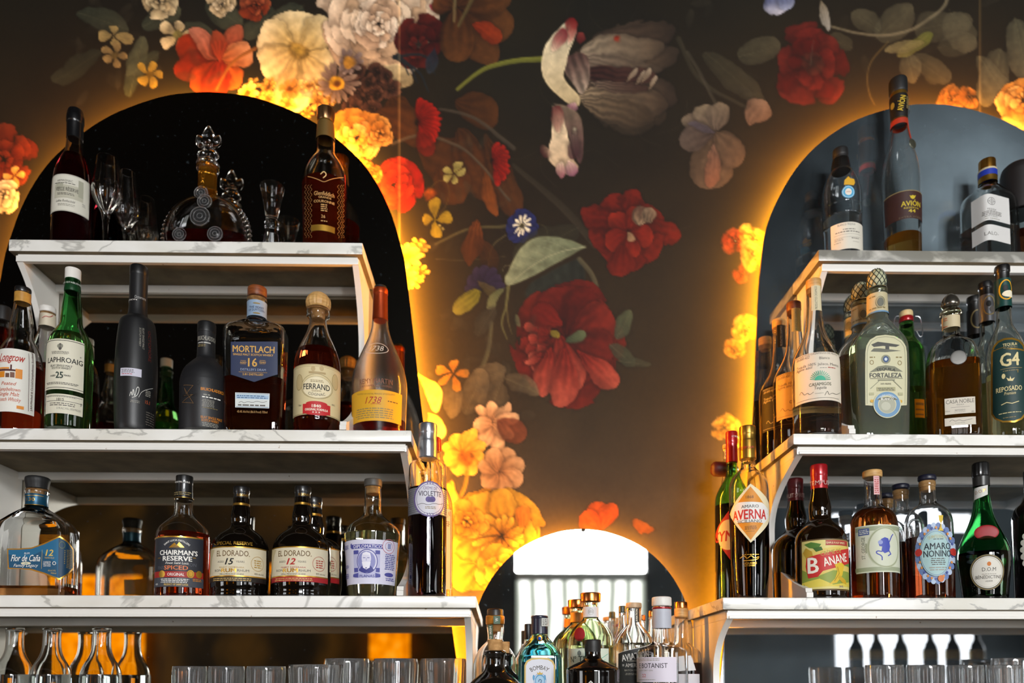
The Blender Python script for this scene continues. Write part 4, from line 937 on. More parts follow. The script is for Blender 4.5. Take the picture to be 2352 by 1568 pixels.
COPPER = paint('c47a3e', 0.25, 0.95); WOODCAP = mottled('cap_wood', '6a3414', '8a4a20', 40, 0.45, stretch=(1, 1, 6)); PALEWOOD = mottled('pale_wood', 'b98a4c', 'd6ab6c', 40, 0.5, stretch=(1, 1, 6))
DARKGLASS = paint('0c0805', 0.06, 0, 0.6); NEARBLACK = paint('0b0808', 0.06, 0, 0.5); WHITECAP = paint('e4e0d8', 0.45); REDCAP = paint('a3141c', 0.28, 0.3, 0.3)
# ================================================================== upper shelf, dark arch
GT = 'bottles and glassware on the top shelf under the dark arch'
b = Bottle('A', 'armagnac_bottle', 'dark red bottle with black wax top and grey engraved label, beside stem glasses', 437, .085, ZL[0],
           [(240, 46), (330, 50), (410, 55), (450, 84), (500, 112), (560, 124), (620, 128), (968, 128)], solid=None, body='d8c8c0', level=410, liq='3a0206', group=GT, cyref=700)
b.lathe('wax_cap', [(166, 40), (172, 50), (196, 54), (200, 57), (238, 57), (246, 53), (342, 53)], paint('0e0e10', .3, 0, .4))
b.label([('R', 309, 578, 536, 800, 'd8d4c4'), ('R', 312, 581, 533, 583, 'a'), ('R', 312, 795, 533, 797, 'a'), ('R', 312, 581, 314, 797, 'a'), ('R', 531, 581, 533, 797, 'a'), ('R', 330, 640, 500, 720, 'bcb8a4'), ('R', 470, 620, 500, 720, 'a8a692'), ('R', 340, 625, 380, 660, 'a8a692'),
         ('T', 'ARMAGNAC', 388, 612, 13, 'd', {'w': 92}), ('G', 330, 622, 455, 632, 1, 'd'), ('T', 'VIEILLE RÉSERVE', 398, 664, 22, '3c3a34', {'w': 134, 'b': .01}), ('G', 345, 684, 450, 700, 2, 'd'),
         ('T', 'Lafite Rothschild', 390, 734, 14, 'd', {'w': 112, 'i': .3}), ('G', 345, 750, 450, 766, 2, 'a'), ('T', '70cl', 500, 762, 8, 'd'), ('T', '41%', 502, 774, 8, 'd')])
def stemglass(crop, name, label, cx, s, rim_y, rim, wide_y, wide, bot_y, stem_h):
    g = Bottle(crop, name, label, cx, s, ZL[0], [(rim_y, rim), (960, rim)], solid=MATTE, group=GT, cat='glass', part='tmp', cyref=wide_y)
    bpy.data.objects.remove(g.root.children[0])
    k = g.k; z = lambda y: g.zy(y, rim * k) - g.zb
    ou = [(rim, z(rim_y)), ((rim + wide) / 2 * 1.0, z((rim_y + wide_y) / 2)), (wide, z(wide_y)), (wide * .84, z(wide_y + (bot_y - wide_y) * .35)), (wide * .5, z(wide_y + (bot_y - wide_y) * .7)), (stem_h * 1.3, z(bot_y)), (stem_h, z(bot_y) * .62), (stem_h * .9, z(bot_y) * .3), (stem_h * 1.2, .008), (wide * .55, .004), (wide * .8, .0022), (wide * .82, 0.0), (0, 0.0)]
    ou = [(r * k, zz) for r, zz in ou][::-1]
    inn = [(0, z(bot_y) + .006), (wide * .38 * k, z(wide_y + (bot_y - wide_y) * .66)), (wide * k - .0022, z(wide_y)), ((rim + wide) / 2 * k - .0014, z((rim_y + wide_y) / 2)), (rim * k - .0012, z(rim_y))]
    o2 = ou[:2] + chaikin(ou[1:], 2)[1:]
    p = o2 + chaikin(inn[::-1], 2)
    def ft(r, c, s_):
        return r * c, r * s_
    V, Fc = lathe_data(p, 48)
    zl, zh = z(bot_y), z(wide_y) + .008
    V = [(x * f_, y * f_, zz) for (x, y, zz) in V for f_ in [1 + (0.06 * math.cos(12 * math.atan2(y, x)) if zl - .02 < zz < zh and math.hypot(x, y) > .006 else 0)]]
    mesh('glass_bowl_and_stem', V, Fc, glass(), g.root, angle=45); return g
stemglass('A', 'stemmed_glass', 'tall fluted stem glass nearest the dark wax-topped bottle', 640, .095, 447, 67, 655, 94, 790, 17)
stemglass('A', 'stemmed_glass', 'fluted stem glass standing between the tallest flute and the crystal decanter', 760, .052, 541, 48, 772, 84, 890, 16)

# crystal decanter with a lily shaped stopper
b = Bottle('A', 'crystal_decanter', 'round clear crystal decanter with beaded rim and lily shaped stopper', 1240, .080, ZL[0], [(470, 60), (640, 60), (960, 60)], solid=MATTE, group=GT, cat='decanter', part='tmp', cyref=860)
bpy.data.objects.remove(b.root.children[0])
CR = glass(); m_ = b.by / F / b.sc; R = 252 * m_; zc = b.zy(898, 0.03) - b.zb
def disc_profile(Rr, th, zlo, zhi, n=64, m=24):
    V, Fc = [], []
    for i in range(m + 1):
        z = zlo + (zhi - zlo) * i / m; h = z - zc; rr = math.sqrt(max(Rr * Rr - h * h, 1e-8))
        for k in range(n):
            a = 2 * PI * k / n; c, s_ = math.cos(a), math.sin(a)
            q = (abs(c) ** 2.6 + abs(s_) ** 2.6) ** (-1 / 2.6); V.append((rr * c * q, max(rr * .40, .012) * s_ * q * (th / .4), z))
    for i in range(m):
        for k in range(n): j = (k + 1) % n; Fc.append((i * n + k, i * n + j, (i + 1) * n + j, (i + 1) * n + k))
    Fc.append(tuple(range(n))[::-1]); Fc.append(tuple(m * n + k for k in range(n)))
    return V, Fc
zlev = b.zy(912, .03) - b.zb
V, Fc = disc_profile(R, .40, 0.0, zc + R * .972)
V2, F2 = disc_profile(R - .006, .36, zlev, zc + (R - .006) * .96); o_ = len(V)
V += V2; Fc += [tuple(o_ + i for i in f[::-1]) for f in F2]
body = mesh('glass_body', V, Fc, CR, b.root, angle=50)
V, Fc = disc_profile(R - .006, .36, .006, zlev - .0004); mesh('liquid', V, Fc, liquid('5a0a06'), b.root, angle=50)
b.lathe('neck', [(500, 58), (560, 59), (640, 60), (650, 64)], glass('ffffff'), n=40)
b.lathe('cognac_in_neck', [(508, 47), (560, 50), (648, 50)], liquid('d88818'), n=32)
b.lathe('lip', [(468, 66), (474, 74), (496, 70), (506, 74), (518, 66)], CR, n=40)
for sgn in (-1, 1):
    for i in range(15):
        a = math.radians(38 - i * 6.3); rr = R * (1.02 + .085 * (i / 14)); x = sgn * rr * math.cos(a); z = zc + rr * math.sin(a)
        if z < .006: continue
        bm = bmesh.new(); bmesh.ops.create_uvsphere(bm, u_segments=12, v_segments=8, radius=.0052)
        bmesh.ops.transform(bm, matrix=Matrix.Translation((x, 0, z)) @ Matrix.Diagonal((1.1, 1.1, .8, 1)), verts=bm.verts); bm_obj('rim_bead', bm, CR, b.root)
for (x, y, r_) in ((1218, 668, 44), (1258, 745, 46), (1240, 845, 62), (1115, 948, 44), (1330, 946, 48)):
    px, z = (x - 1240) * m_, b.zy(y, .03) - b.zb; d_ = math.sqrt(max(0, 1 - min(1, (px / R) ** 2 + ((z - zc) / R) ** 2))) * R * .36 + .003
    bm = bmesh.new()
    for (q, e) in ((1, .003), (.66, .0045)): 
        V, Fc = lathe_data(rounded([(0, 0), (r_ * m_ * q, 0), (r_ * m_ * q, e), (r_ * m_ * q * .8, e + .001), (0, e * .8)], .001), 28); vs_ = [bm.verts.new((vx + px, -vz - d_, vy + z)) for vx, vy, vz in V]
        for f in Fc: bm.faces.new([vs_[i] for i in f])
    mdl = bm_obj('medallion', bm, glass('ffffff', .04, 1.48, .98), b.root)
    for q in (.92, .60, .26): tube('relief_ring', [(px + r_ * m_ * q * math.cos(2 * PI * i / 28), -d_ - .0036 - .001 * (q < .7), z + r_ * m_ * q * math.sin(2 * PI * i / 28)) for i in range(28)], .0008, glass('ffffff', .1, 1.48, .9), mdl, 6, True)
bm = bmesh.new(); st0 = b.zy(500, .01) - b.zb
def blob(x, y, rx, ry, rz, rot=0):
    z = b.zy(y, .01) - b.zb - st0; r_ = bmesh.ops.create_uvsphere(bm, u_segments=24, v_segments=16, radius=1)
    for v in r_['verts']:
        if v.co.z > 0: v.co.x *= 1 - .45 * v.co.z; v.co.y *= 1 - .45 * v.co.z
    bmesh.ops.transform(bm, matrix=Matrix.Translation(((x - 1240) * m_, 0, z)) @ Matrix.Rotation(math.radians(rot), 4, 'Y') @ Matrix.Diagonal((rx * m_, rz * m_, ry * m_, 1)), verts=r_['verts'])
blob(1240, 330, 40, 68, 28); blob(1192, 362, 34, 46, 24, -26); blob(1288, 362, 34, 46, 24, 26); blob(1240, 402, 40, 18, 24)
blob(1206, 440, 36, 30, 30, -20); blob(1274, 440, 36, 30, 30, 20); blob(1240, 430, 40, 40, 26); blob(1240, 484, 34, 40, 34)
stp = bm_obj('stopper', bm, CR, b.root, angle=60); stp.location.z = st0
md = stp.modifiers.new('weld', 'REMESH'); md.mode = 'VOXEL'; md.voxel_size = 0.0011; md.use_smooth_shade = True
sm_ = stp.modifiers.new('soften', 'SMOOTH'); sm_.iterations = 4; sm_.factor = .5

b = Bottle('A', 'jigger', 'clear hourglass shaped glass jigger beside the crystal decanter', 1631, .07, ZL[0], [(617, 76), (960, 60)], solid=MATTE, group=GT, cat='jigger', part='tmp', cyref=840)
bpy.data.objects.remove(b.root.children[0])
k_ = b.k; z_ = lambda y: b.zy(y, 60 * k_) - b.zb
ou = [(0, 0), (58, 0), (57, .003), (52, z_(970)), (40, z_(893)), (39, z_(880)), (44, z_(866)), (39, z_(855)), (44, z_(838)), (38, z_(826)), (37, z_(806)), (55, z_(715)), (77, z_(617)), (74, z_(617)), (52, z_(715)), (30, z_(806)), (0, z_(818))]
V, Fc = lathe_data(rounded([(r * k_, z) for r, z in ou], .001), 44); mesh('glass_cups', V, Fc, CR, b.root, angle=40)

b = Bottle('A', 'whisky_bottle', 'tall ornate whisky bottle with bronze collar and gold bar, half filled deep amber', 1949, .085, ZL[0],
           [(246, 50), (345, 57), (415, 60), (432, 78), (460, 112), (492, 132), (530, 142), (700, 137), (975, 127)], level=572, liq='8a2408', body='f2efe8', group=GT, cyref=700)
b.lathe('stopper', [(155, 52), (160, 57), (195, 56), (234, 50), (236, 46)], mottled('brushed_bronze', '5a3a22', '8a6844', 30, .3, .8, stretch=(6, 6, .3)), ridge=(40, .012))
b.lathe('gold_ring', [(233, 51), (262, 52)], GOLDCAP)
b.sleeve('capsule', 258, 357, paint('7a5f30', .5, .5), .0012)
b.label([('R', 1868, 878, 2010, 914, 'g')], 'gold_bar')
b.label([('T', 'Glenfiddich', 1946, 690, 24, 'c09858', {'w': 124, 'b': .005}), ('T', 'GRANDE', 1950, 714, 12, 'c09858', {'w': 78, 'b': .01}), ('T', 'COURONNE', 1946, 738, 15, 'c09858', {'w': 126, 'b': .01}), ('T', '26', 1940, 828, 18, 'c09858'), ('G', 1925, 752, 1965, 800, 4, 'c09858'), ('G', 1925, 850, 1965, 862, 1, 'c09858'),
         ('L', [(1925, 575), (1945, 556), (1962, 580), (1940, 598)], 5, 'd8b878', 1), ('L', [(1850, 590), (1915, 610), (1945, 625), (1975, 610), (2060, 596)], 3, 'c09858', 1)] +
        [('L', [(x + 6 * math.sin(y * .2), y) for y in range(640, 960, 6)], 2, '8a6a3a') for x in (1836, 1852, 1868, 2030, 2046, 2058)], 'gilt_lettering')

# ================================================================== middle shelf, dark arch
GM = 'bottles on the middle shelf under the dark arch'
b = Bottle('B', 'liqueur_bottle', 'dark red bottle with black cap, mostly hidden behind the white labelled bottle with red script', 8, .13, ZL[1], [(545, 52), (600, 60), (680, 72), (760, 96), (860, 120), (1370, 120)], level=600, liq='5c0a08', group=GM, cyref=900)
b.lathe('cap', [(452, 58), (458, 66), (560, 62)], MATTE)
b = Bottle('B', 'whisky_bottle', 'clear whisky bottle with bulbous neck and white label of red and orange script', 152, .195, ZL[1],
           [(352, 64), (430, 64), (480, 74), (560, 92), (610, 96), (650, 92), (685, 100), (715, 128), (760, 160), (830, 180), (900, 185), (1370, 183)], level=885, liq='82200a', group=GM, cyref=900)
b.lathe('stopper', [(308, 60), (313, 66), (345, 66), (350, 60)], BLACKCAP); b.sleeve('seal_band', 355, 432, mottled('amber_tape', 'a87830', 'd0a04c', 30, .4), .0004)
RS = 'c04a18'
b.label([('R', -32, 786, 264, 1262, 'e6e2d8'), ('L', [(212, 795), (212, 1255)], 3, 'z'), ('T', 'Longrow', 84, 848, 56, 'b03020', {'i': .35, 'w': 190, 'b': .02}), ('L', [(-10, 890), (60, 880), (172, 872)], 4, RS),
         ('R', 0, 938, 130, 952, 'z'), ('R', 78, 905, 90, 940, 'z'), ('R', 0, 955, 36, 1000, 'd98514'), ('R', 42, 968, 70, 1000, '6a4a3a'), ('R', 76, 962, 110, 1002, '7a5040'), ('R', 116, 940, 168, 1012, 'e08a20'), ('R', 0, 925, 70, 936, 'e08a20'),
         ('T', 'Peated', 64, 1045, 26, RS, {'i': .35, 'w': 112}), ('T', 'Campbeltown', 62, 1088, 28, RS, {'i': .35, 'w': 160}), ('T', 'Single Malt', 62, 1124, 28, RS, {'i': .35, 'w': 150}), ('T', 'Scotch Whisky', 62, 1164, 28, RS, {'i': .35, 'w': 170}), ('R', 124, 1216, 178, 1240, 'e08a20'),
         ('T', 'J.&A.Mitchell & Co.Ltd.Campbeltown Scotland', 238, 1035, 14, 'z', {'rot': 90, 'w': 440, 'b': .01})])
b = Bottle('B', 'whisky_bottle', 'white-capped bottle with cream neck band, wedged behind the green bottle', 345, .085, ZL[1], [(500, 62), (612, 64), (660, 80), (720, 110), (790, 128), (1370, 128)], level=885, liq='7a2210', group=GM, cyref=900)
b.lathe('cap', [(454, 60), (459, 65), (494, 65), (500, 58)], WHITECAP, ridge=(40, .012)); b.lathe('cork', [(498, 56), (530, 56)], CORK); b.sleeve('neck_label', 522, 615, paint('d8ccb4', .5), .0008)
b.label([('L', [(320, 555), (345, 540), (370, 552), (395, 538)], 5, 'r', 1)], 'neck_script', .0012)
b = Bottle('B', 'whisky_bottle', 'bright green whisky bottle with white cap and cream label bearing a big 25', 522, .235, ZL[1],
           [(245, 62), (345, 64), (360, 66), (420, 74), (500, 83), (555, 86), (590, 96), (625, 128), (665, 158), (715, 176), (760, 180), (1000, 181), (1370, 178)], body='2e9a3a', level=640, liq='b8c890', group=GM, cyref=1000)
b.lathe('cap', [(168, 60), (172, 63), (250, 63)], WHITECAP)
b.lathe('capsule', [(248, 62), (300, 63), (318, 66), (330, 66), (345, 65)], paint('12401f', .35, .2))
b.label([('T', 'EST.1815 ESTABLISHED 1815', 543, 292, 13, 'd0d8c8', {'w': 150})], 'neck_lettering', .0022)
CR2 = 'ded8c2'
b.label([('R', 346, 712, 630, 1092, CR2), ('R', 350, 722, 626, 726, 'k'), ('R', 350, 1076, 626, 1080, 'k'), ('E', 452, 770, 14, 26, 'd'), ('E', 440, 765, 10, 14, '8a8878'), ('E', 464, 765, 10, 14, '8a8878'), ('G', 388, 802, 520, 826, 3, 'd'),
         ('T', 'LAPHROAIG', 478, 870, 38, 'k', {'w': 262, 'b': .012}), ('T', '®', 604, 855, 10, 'k'), ('T', 'ISLAY SINGLE MALT', 455, 912, 15, 'k', {'w': 160, 'b': .012}), ('T', 'SCOTCH WHISKY', 455, 931, 15, 'k', {'w': 140, 'b': .012}),
         ('T', 'AGED', 398, 988, 11, 'k', {'b': .02}), ('T', '25', 446, 982, 46, '2c3c34', {'w': 56, 'b': .03}), ('T', 'YEARS', 502, 988, 11, 'k', {'b': .02}), ('G', 352, 1036, 598, 1056, 2, 'd')])
b.label([('R', 346, 1126, 622, 1272, CR2), ('R', 350, 1138, 618, 1141, 'k'), ('G', 356, 1141, 590, 1149, 1, 'd'), ('T', '1815', 452, 1164, 19, 'k', {'b': .01}), ('R', 352, 1178, 618, 1181, 'k'), ('G', 372, 1188, 570, 1216, 2, 'd'), ('T', '51.9% ALC./VOL. (103.8 PROOF)', 515, 1238, 15, 'd', {'w': 182}), ('R', 604, 1198, 608, 1222, 'k')], 'lower_label')
b = Bottle('B', 'whisky_bottle', 'tall matte black whisky bottle with a plain lilac sticker and silver signature', 1020, .232, ZL[1],
           [(215, 71), (516, 70), (524, 100), (534, 130), (556, 140), (640, 152), (780, 162), (920, 166), (1100, 164), (1280, 156), (1375, 150)], solid=paint('161617', .42), group=GM, cyref=1000)
b.lathe('cap', [(144, 62), (150, 72), (203, 73), (212, 71), (222, 71)], paint('101010', .4))
b.label([('T', 'Octomore', 1055, 402, 22, 'a8a8a4', {'w': 84, 'i': .1}), ('T', 'EDITION', 978, 420, 10, 'w', {'w': 38})], 'neck_lettering')
b.label([('R', 905, 930, 1062, 990, 'c8c6d4'), ('G', 912, 936, 1010, 966, 3, 'd'), ('G', 912, 968, 1000, 978, 1, 'r')], 'sticker')
b.label([('T', 'ISLAY SINGLE MALT', 1075, 712, 13, 'a', {'rot': -90, 'w': 160}), ('T', 'SCOTCH WHISKY', 1052, 698, 13, 'a', {'rot': -90, 'w': 140}), ('T', 'OCTOMORE', 1122, 770, 22, '5a1c14', {'rot': -90, 'w': 230}),
         ], 'printed_lettering')
b.label([('L', [(972, 1140), (985, 1098), (992, 1150), (1000, 1070), (1010, 1160), (1028, 1065), (1048, 1085), (1030, 1140), (990, 1152)], 3, 'w', 1), ('L', [(1040, 1150), (1060, 1110), (1100, 1092), (1145, 1085)], 2, 'w', 1)], 'silver_signature')
b.label([('G', 978, 1170, 1050, 1192, 2, 'a'), ('T', '15.1', 1106, 1190, 26, 'h', {'w': 34}), ('G', 1090, 1100, 1130, 1150, 4, 'a'), ('G', 1090, 1262, 1155, 1372, 6, 'd')], 'small_print')
b = Bottle('B', 'whisky_bottle', 'squat matte black whisky bottle printed with a copper star and gold lettering', 1540, .225, ZL[1],
           [(650, 70), (838, 69), (850, 90), (870, 128), (900, 166), (945, 188), (1000, 196), (1383, 192)], solid=paint('1b1b1d', .45), group=GM, cyref=1100)
b.lathe('cap', [(570, 64), (576, 72), (636, 73), (652, 71)], paint('101010', .45))
b.label([('T', 'BRUICHLADDICH', 1552, 706, 32, 'a', {'w': 142, 'b': .02}), ('T', 'UNPEATED HEBRIDEAN', 1528, 738, 9, 'w', {'w': 92, 'b': .02}), ('G', 1488, 748, 1545, 770, 2, 'x')], 'neck_lettering')
b.label([('T', 'BRUICHLADDICH', 1602, 1100, 22, 'o', {'w': 176, 'b': .02}), ('G', 1524, 1122, 1580, 1140, 1, 'a'), ('G', 1514, 1146, 1655, 1164, 1, 'w'), ('G', 1514, 1166, 1610, 1224, 6, 'a'), ('G', 1514, 1228, 1640, 1238, 1, 'x'), ('T', 'ISLAY SINGLE MALT', 1592, 1308, 18, 'o', {'w': 160, 'b': .01}), ('T', 'SCOTCH WHISKY', 1578, 1328, 18, 'o', {'w': 130, 'b': .01}), ('G', 1514, 1342, 1640, 1376, 3, 'a'),
         ('L', [(1380, 1060), (1450, 1062), (1400, 1125), (1385, 1080), (1452, 1195), (1370, 1190), (1450, 1130), (1380, 1140)], 2.5, '7a5a34'), ('O', 1486, 1038, 16, 20, 7, '0a0a0a'), ('T', 'black art', 1420, 1130, 22, '050505', {'i': .2, 'w': 110})], 'printed_lettering')
b = Bottle('C', 'whisky_bottle', 'square shouldered whisky bottle with wooden stopper and pointed navy label with a gold 16', 350, .225, ZL[1],
           [(385, 74), (420, 76), (440, 71), (560, 70), (572, 84), (580, 150), (588, 205), (606, 228), (640, 236), (1000, 226), (1390, 214)], foot='rect', dr=.52, ex=6, body='f4f6f4', level=992, liq='5c1a04', group=GM, cyref=1000, thick=.004, sm=1, yaw=4)
b.lathe('stopper', [(302, 70), (308, 75), (374, 75), (382, 70)], WOODCAP); b.lathe('cork', [(380, 58), (425, 58)], CORK)
b.sleeve('neck_label', 432, 548, paint('8aa0b8', .5), .0012)
b.label([('T', 'THE BEAST', 357, 475, 16, 'n', {'w': 104}), ('T', 'OF DUFFTOWN', 357, 496, 16, 'n', {'w': 112}), ('E', 357, 446, 26, 6, 'x'), ('E', 357, 520, 26, 6, 'x')], 'neck_lettering', .0018)
GO = 'd0a048'
b.label([('P', [(164, 735), (515, 735), (515, 980), (340, 1036), (164, 980)], '1f2b4c'), ('T', 'MORTLACH', 335, 790, 48, GO, {'w': 315, 'b': .02}), ('T', 'SINGLE MALT SCOTCH WHISKY', 332, 832, 15, GO, {'w': 302, 'b': .02}), ('T', '16', 328, 889, 62, GO, {'w': 70, 'b': .02}), ('T', 'AGED', 257, 889, 12, GO, {'b': .02}), ('T', 'YEARS', 402, 889, 12, GO, {'b': .02}),
         ('R', 236, 874, 278, 876, GO), ('R', 236, 900, 278, 902, GO), ('R', 380, 874, 424, 876, GO), ('R', 380, 900, 424, 902, GO), ('T', 'DISTILLER\'S DRAM', 332, 944, 17, '9aa6c0', {'w': 190}), ('R', 224, 963, 438, 965, GO), ('T', '2.81 DISTILLED', 330, 980, 15, GO, {'w': 156, 'b': .02})])
b.label([('R', 197, 1118, 454, 1230, 'd8dcd8'), ('R', 202, 1123, 449, 1126, 'l'), ('R', 202, 1222, 449, 1225, 'l'), ('R', 202, 1132, 449, 1164, 'a9c4dc'), ('G', 210, 1134, 440, 1162, 2, '3a5a80'), ('L', [(225, 1190), (245, 1180), (262, 1195), (290, 1182), (330, 1192), (360, 1178), (400, 1192), (435, 1182)], 3, 'd', 1), ('G', 210, 1200, 440, 1222, 1, 'd'), ('T', '43.4% Alc/Vol (86.8 Proof) 750ml', 325, 1260, 17, 'b58a50', {'w': 228})], 'lower_label')
b = Bottle('C', 'cognac_bottle', 'cognac bottle with ridged wooden ball stopper and cream engraved label with red seal', 813, .172, ZL[1],
           [(455, 84), (480, 92), (512, 90), (530, 66), (580, 68), (640, 88), (700, 125), (760, 156), (830, 176), (900, 181), (1290, 181), (1310, 176), (1390, 178)], level=752, liq='7c1c06', body='f4efe6', group=GM, cyref=1000)
b.lathe('stopper', [(354, 40), (360, 70), (376, 90), (402, 97), (432, 94), (456, 84), (462, 70)], PALEWOOD, ridge=(30, .03), rnd=.002); b.lathe('cork', [(460, 52), (550, 50)], CORK)
b.label([('R', 634, 902, 993, 1280, 'd9c798'), ('R', 636, 905, 990, 909, 'x'), ('R', 636, 918, 990, 920, 'x'), ('R', 636, 1272, 990, 1276, 'x'), ('O', 812, 1068, 122, 95, 3, 'x'), ('E', 812, 1075, 112, 82, 'e8dab4'), ('O', 812, 1075, 112, 82, 2, 'x'),
         ('E', 782, 935, 16, 20, 'c0a878'), ('E', 845, 935, 16, 20, 'c0a878'), ('R', 750, 958, 875, 972, 'b09868'), ('E', 680, 1040, 22, 60, 'c8b280'), ('E', 945, 1040, 22, 60, 'c8b280'), ('O', 680, 1040, 22, 60, 3, 'x'), ('O', 945, 1040, 22, 60, 3, 'x'),
         ('T', 'FERRAND', 808, 1070, 42, 'k', {'w': 198, 'b': .012}), ('G', 760, 1018, 860, 1038, 2, 'x'), ('G', 770, 1096, 845, 1110, 2, 'x'), ('T', 'COGNAC', 808, 1130, 20, 'd', {'w': 128, 'arc': -180}),
         ('R', 706, 1200, 908, 1272, 'c01c20'), ('E', 808, 1196, 80, 16, 'c01c20'), ('E', 808, 1274, 80, 12, 'c01c20'), ('T', '1840', 806, 1216, 22, 'f0e4d0', {'w': 68, 'b': .03}), ('T', 'ORIGINAL FORMULA', 806, 1243, 17, 'f0e4d0', {'w': 170, 'b': .03}), ('T', '★ ★ ★', 804, 1264, 12, 'f0e4d0'), ('T', '75cl', 686, 1212, 12, 'd'), ('T', '40%', 928, 1210, 12, 'd')])
b = Bottle('C', 'cognac_bottle', 'frosted teardrop cognac bottle with copper capsule and yellow label reading 1738', 1280, .155, ZL[1],
           [(340, 56), (555, 60), (620, 68), (680, 90), (740, 122), (800, 155), (860, 184), (920, 203), (990, 213), (1060, 213), (1390, 204)], level=1285, liq='6c0a0a', body='f2ece6', rough=.16, group=GM, cyref=1000)
b.lathe('capsule', [(316, 54), (322, 58), (356, 58), (360, 55), (556, 58)], paint('b4481c', .35, .75)); b.lathe('cap_top', [(300, 46), (318, 48)], MATTE)
b.label([('R', 1074, 1092, 1446, 1326, 'd8a21c'), ('T', 'COURTESY OF A ROYAL PRIVILEGE OF EXCELLENCE', 1246, 1124, 11, 'B', {'w': 290, 'arc': -900}), ('T', '1738', 1232, 1170, 50, 'r', {'i': .35, 'w': 124}), ('R', 1214, 1198, 1290, 1201, 'r'), ('G', 1338, 1180, 1420, 1196, 1, 'B'), ('G', 1104, 1224, 1390, 1308, 5, 'x')])
b.label([('T', 'REMY MARTIN', 1250, 1025, 38, '7a4a34', {'w': 250}), ('T', 'FINE CHAMPAGNE COGNAC', 1248, 1062, 14, '7a4a34', {'w': 250})], 'printed_lettering')
b.label([('O', 1256, 782, 86, 40, 4, 'c8beb0'), ('T', '1738', 1256, 782, 36, 'c8beb0', {'i': .3, 'w': 110})], 'embossed_seal')

# ================================================================== bottom shelf, dark arch
GB = 'bottles on the bottom shelf under the dark arch'
b = Bottle('D', 'rum_bottle', 'wide flat clear rum bottle with black stopper and slanting blue label with a gold 12', 238, .215, ZL[2],
           [(240, 70), (250, 77), (275, 77), (290, 66), (358, 66), (376, 76), (398, 120), (430, 180), (470, 235), (520, 262), (600, 268), (960, 268)], foot='rect', dr=.44, ex=6, body='f0f4f4', level=905, liq='a8622c', group=GB, cyref=700, thick=.005, sm=1)
b.lathe('stopper', [(150, 80), (158, 90), (178, 90), (200, 84), (238, 78)], MATTE, ridge=(16, .012)); b.lathe('cork', [(236, 52), (276, 52)], CORK)
b.sleeve('neck_band', 282, 358, paint('0f4a66', .35, .4), .0012)
b.label([('T', '130', 210, 315, 22, 'g', {'w': 50}), ('R', 170, 288, 296, 291, 'g'), ('R', 170, 350, 296, 353, 'g')], 'neck_lettering', .0018)
b.label([('P', [(50, 652), (130, 652), (215, 645), (300, 615), (408, 566), (500, 655), (500, 792), (404, 866), (300, 825), (210, 798), (130, 790), (54, 790)], 'g'), ('P', [(58, 660), (130, 660), (218, 653), (304, 623), (407, 576), (494, 660), (494, 784), (404, 855), (304, 816), (214, 789), (130, 782), (62, 782)], '14648c'), ('P', [(400, 580), (407, 576), (494, 660), (494, 784), (404, 855), (396, 848)], '123c58'),
         ('P', [(58, 690), (180, 720), (280, 670), (392, 760), (392, 846), (304, 816), (214, 789), (62, 782)], '124e70'), ('T', 'RUM', 185, 684, 12, 'w', {'i': .2}), ('T', 'Flor de Caña', 176, 716, 44, 'w', {'i': .35, 'w': 200, 'b': .012}), ('T', 'Family Legacy', 178, 766, 20, 'w', {'i': .3, 'w': 168}), ('E', 178, 752, 34, 10, 'e0d8b8'), ('T', '1890', 178, 752, 9, 't'),
         ('T', '12', 338, 680, 42, 'd8b858', {'i': .2, 'w': 54, 'b': .02}), ('T', 'YEARS OLD', 338, 715, 10, 'd8b858', {'w': 66}), ('R', 286, 660, 288, 790, 'd8b858'), ('T', 'CARBON', 322, 744, 11, 'w', {'w': 50}), ('T', 'NEUTRAL', 322, 757, 11, 'w', {'w': 52}), ('T', 'CERTIFIED', 322, 770, 9, 'w', {'w': 50}), ('O', 371, 752, 12, 12, 3, 'w'), ('T', '40% ALC./VOL.', 356, 802, 11, 'd8b858', {'w': 54}), ('T', '750ml', 366, 820, 10, 'd8b858'), ('O', 424, 628, 20, 24, 3, '6a7a50'), ('G', 436, 660, 444, 760, 8, 'x'), ('G', 450, 660, 485, 790, 12, 'x')])
b = Bottle('D', 'rum_bottle', 'amber spiced rum bottle with black screw cap, charcoal label and gold mountain emblem', 1244, .21, ZL[2],
           [(300, 62), (400, 65), (425, 84), (452, 125), (485, 168), (520, 185), (560, 189), (968, 187)], level=530, liq='a02408', group=GB, cyref=800)
b.lathe('screw_cap', [(146, 56), (150, 60), (196, 60), (204, 58), (300, 60), (310, 61)], BLACKCAP, ridge=(60, .006)); b.sleeve('gold_ring', 296, 308, GOLDCAP, .0016)
b.label([('T', 'DISTILLERS', 1240, 197, 10, 'w', {'w': 90}), ('G', 1195, 262, 1300, 288, 2, 'x')], 'cap_lettering', .0022)
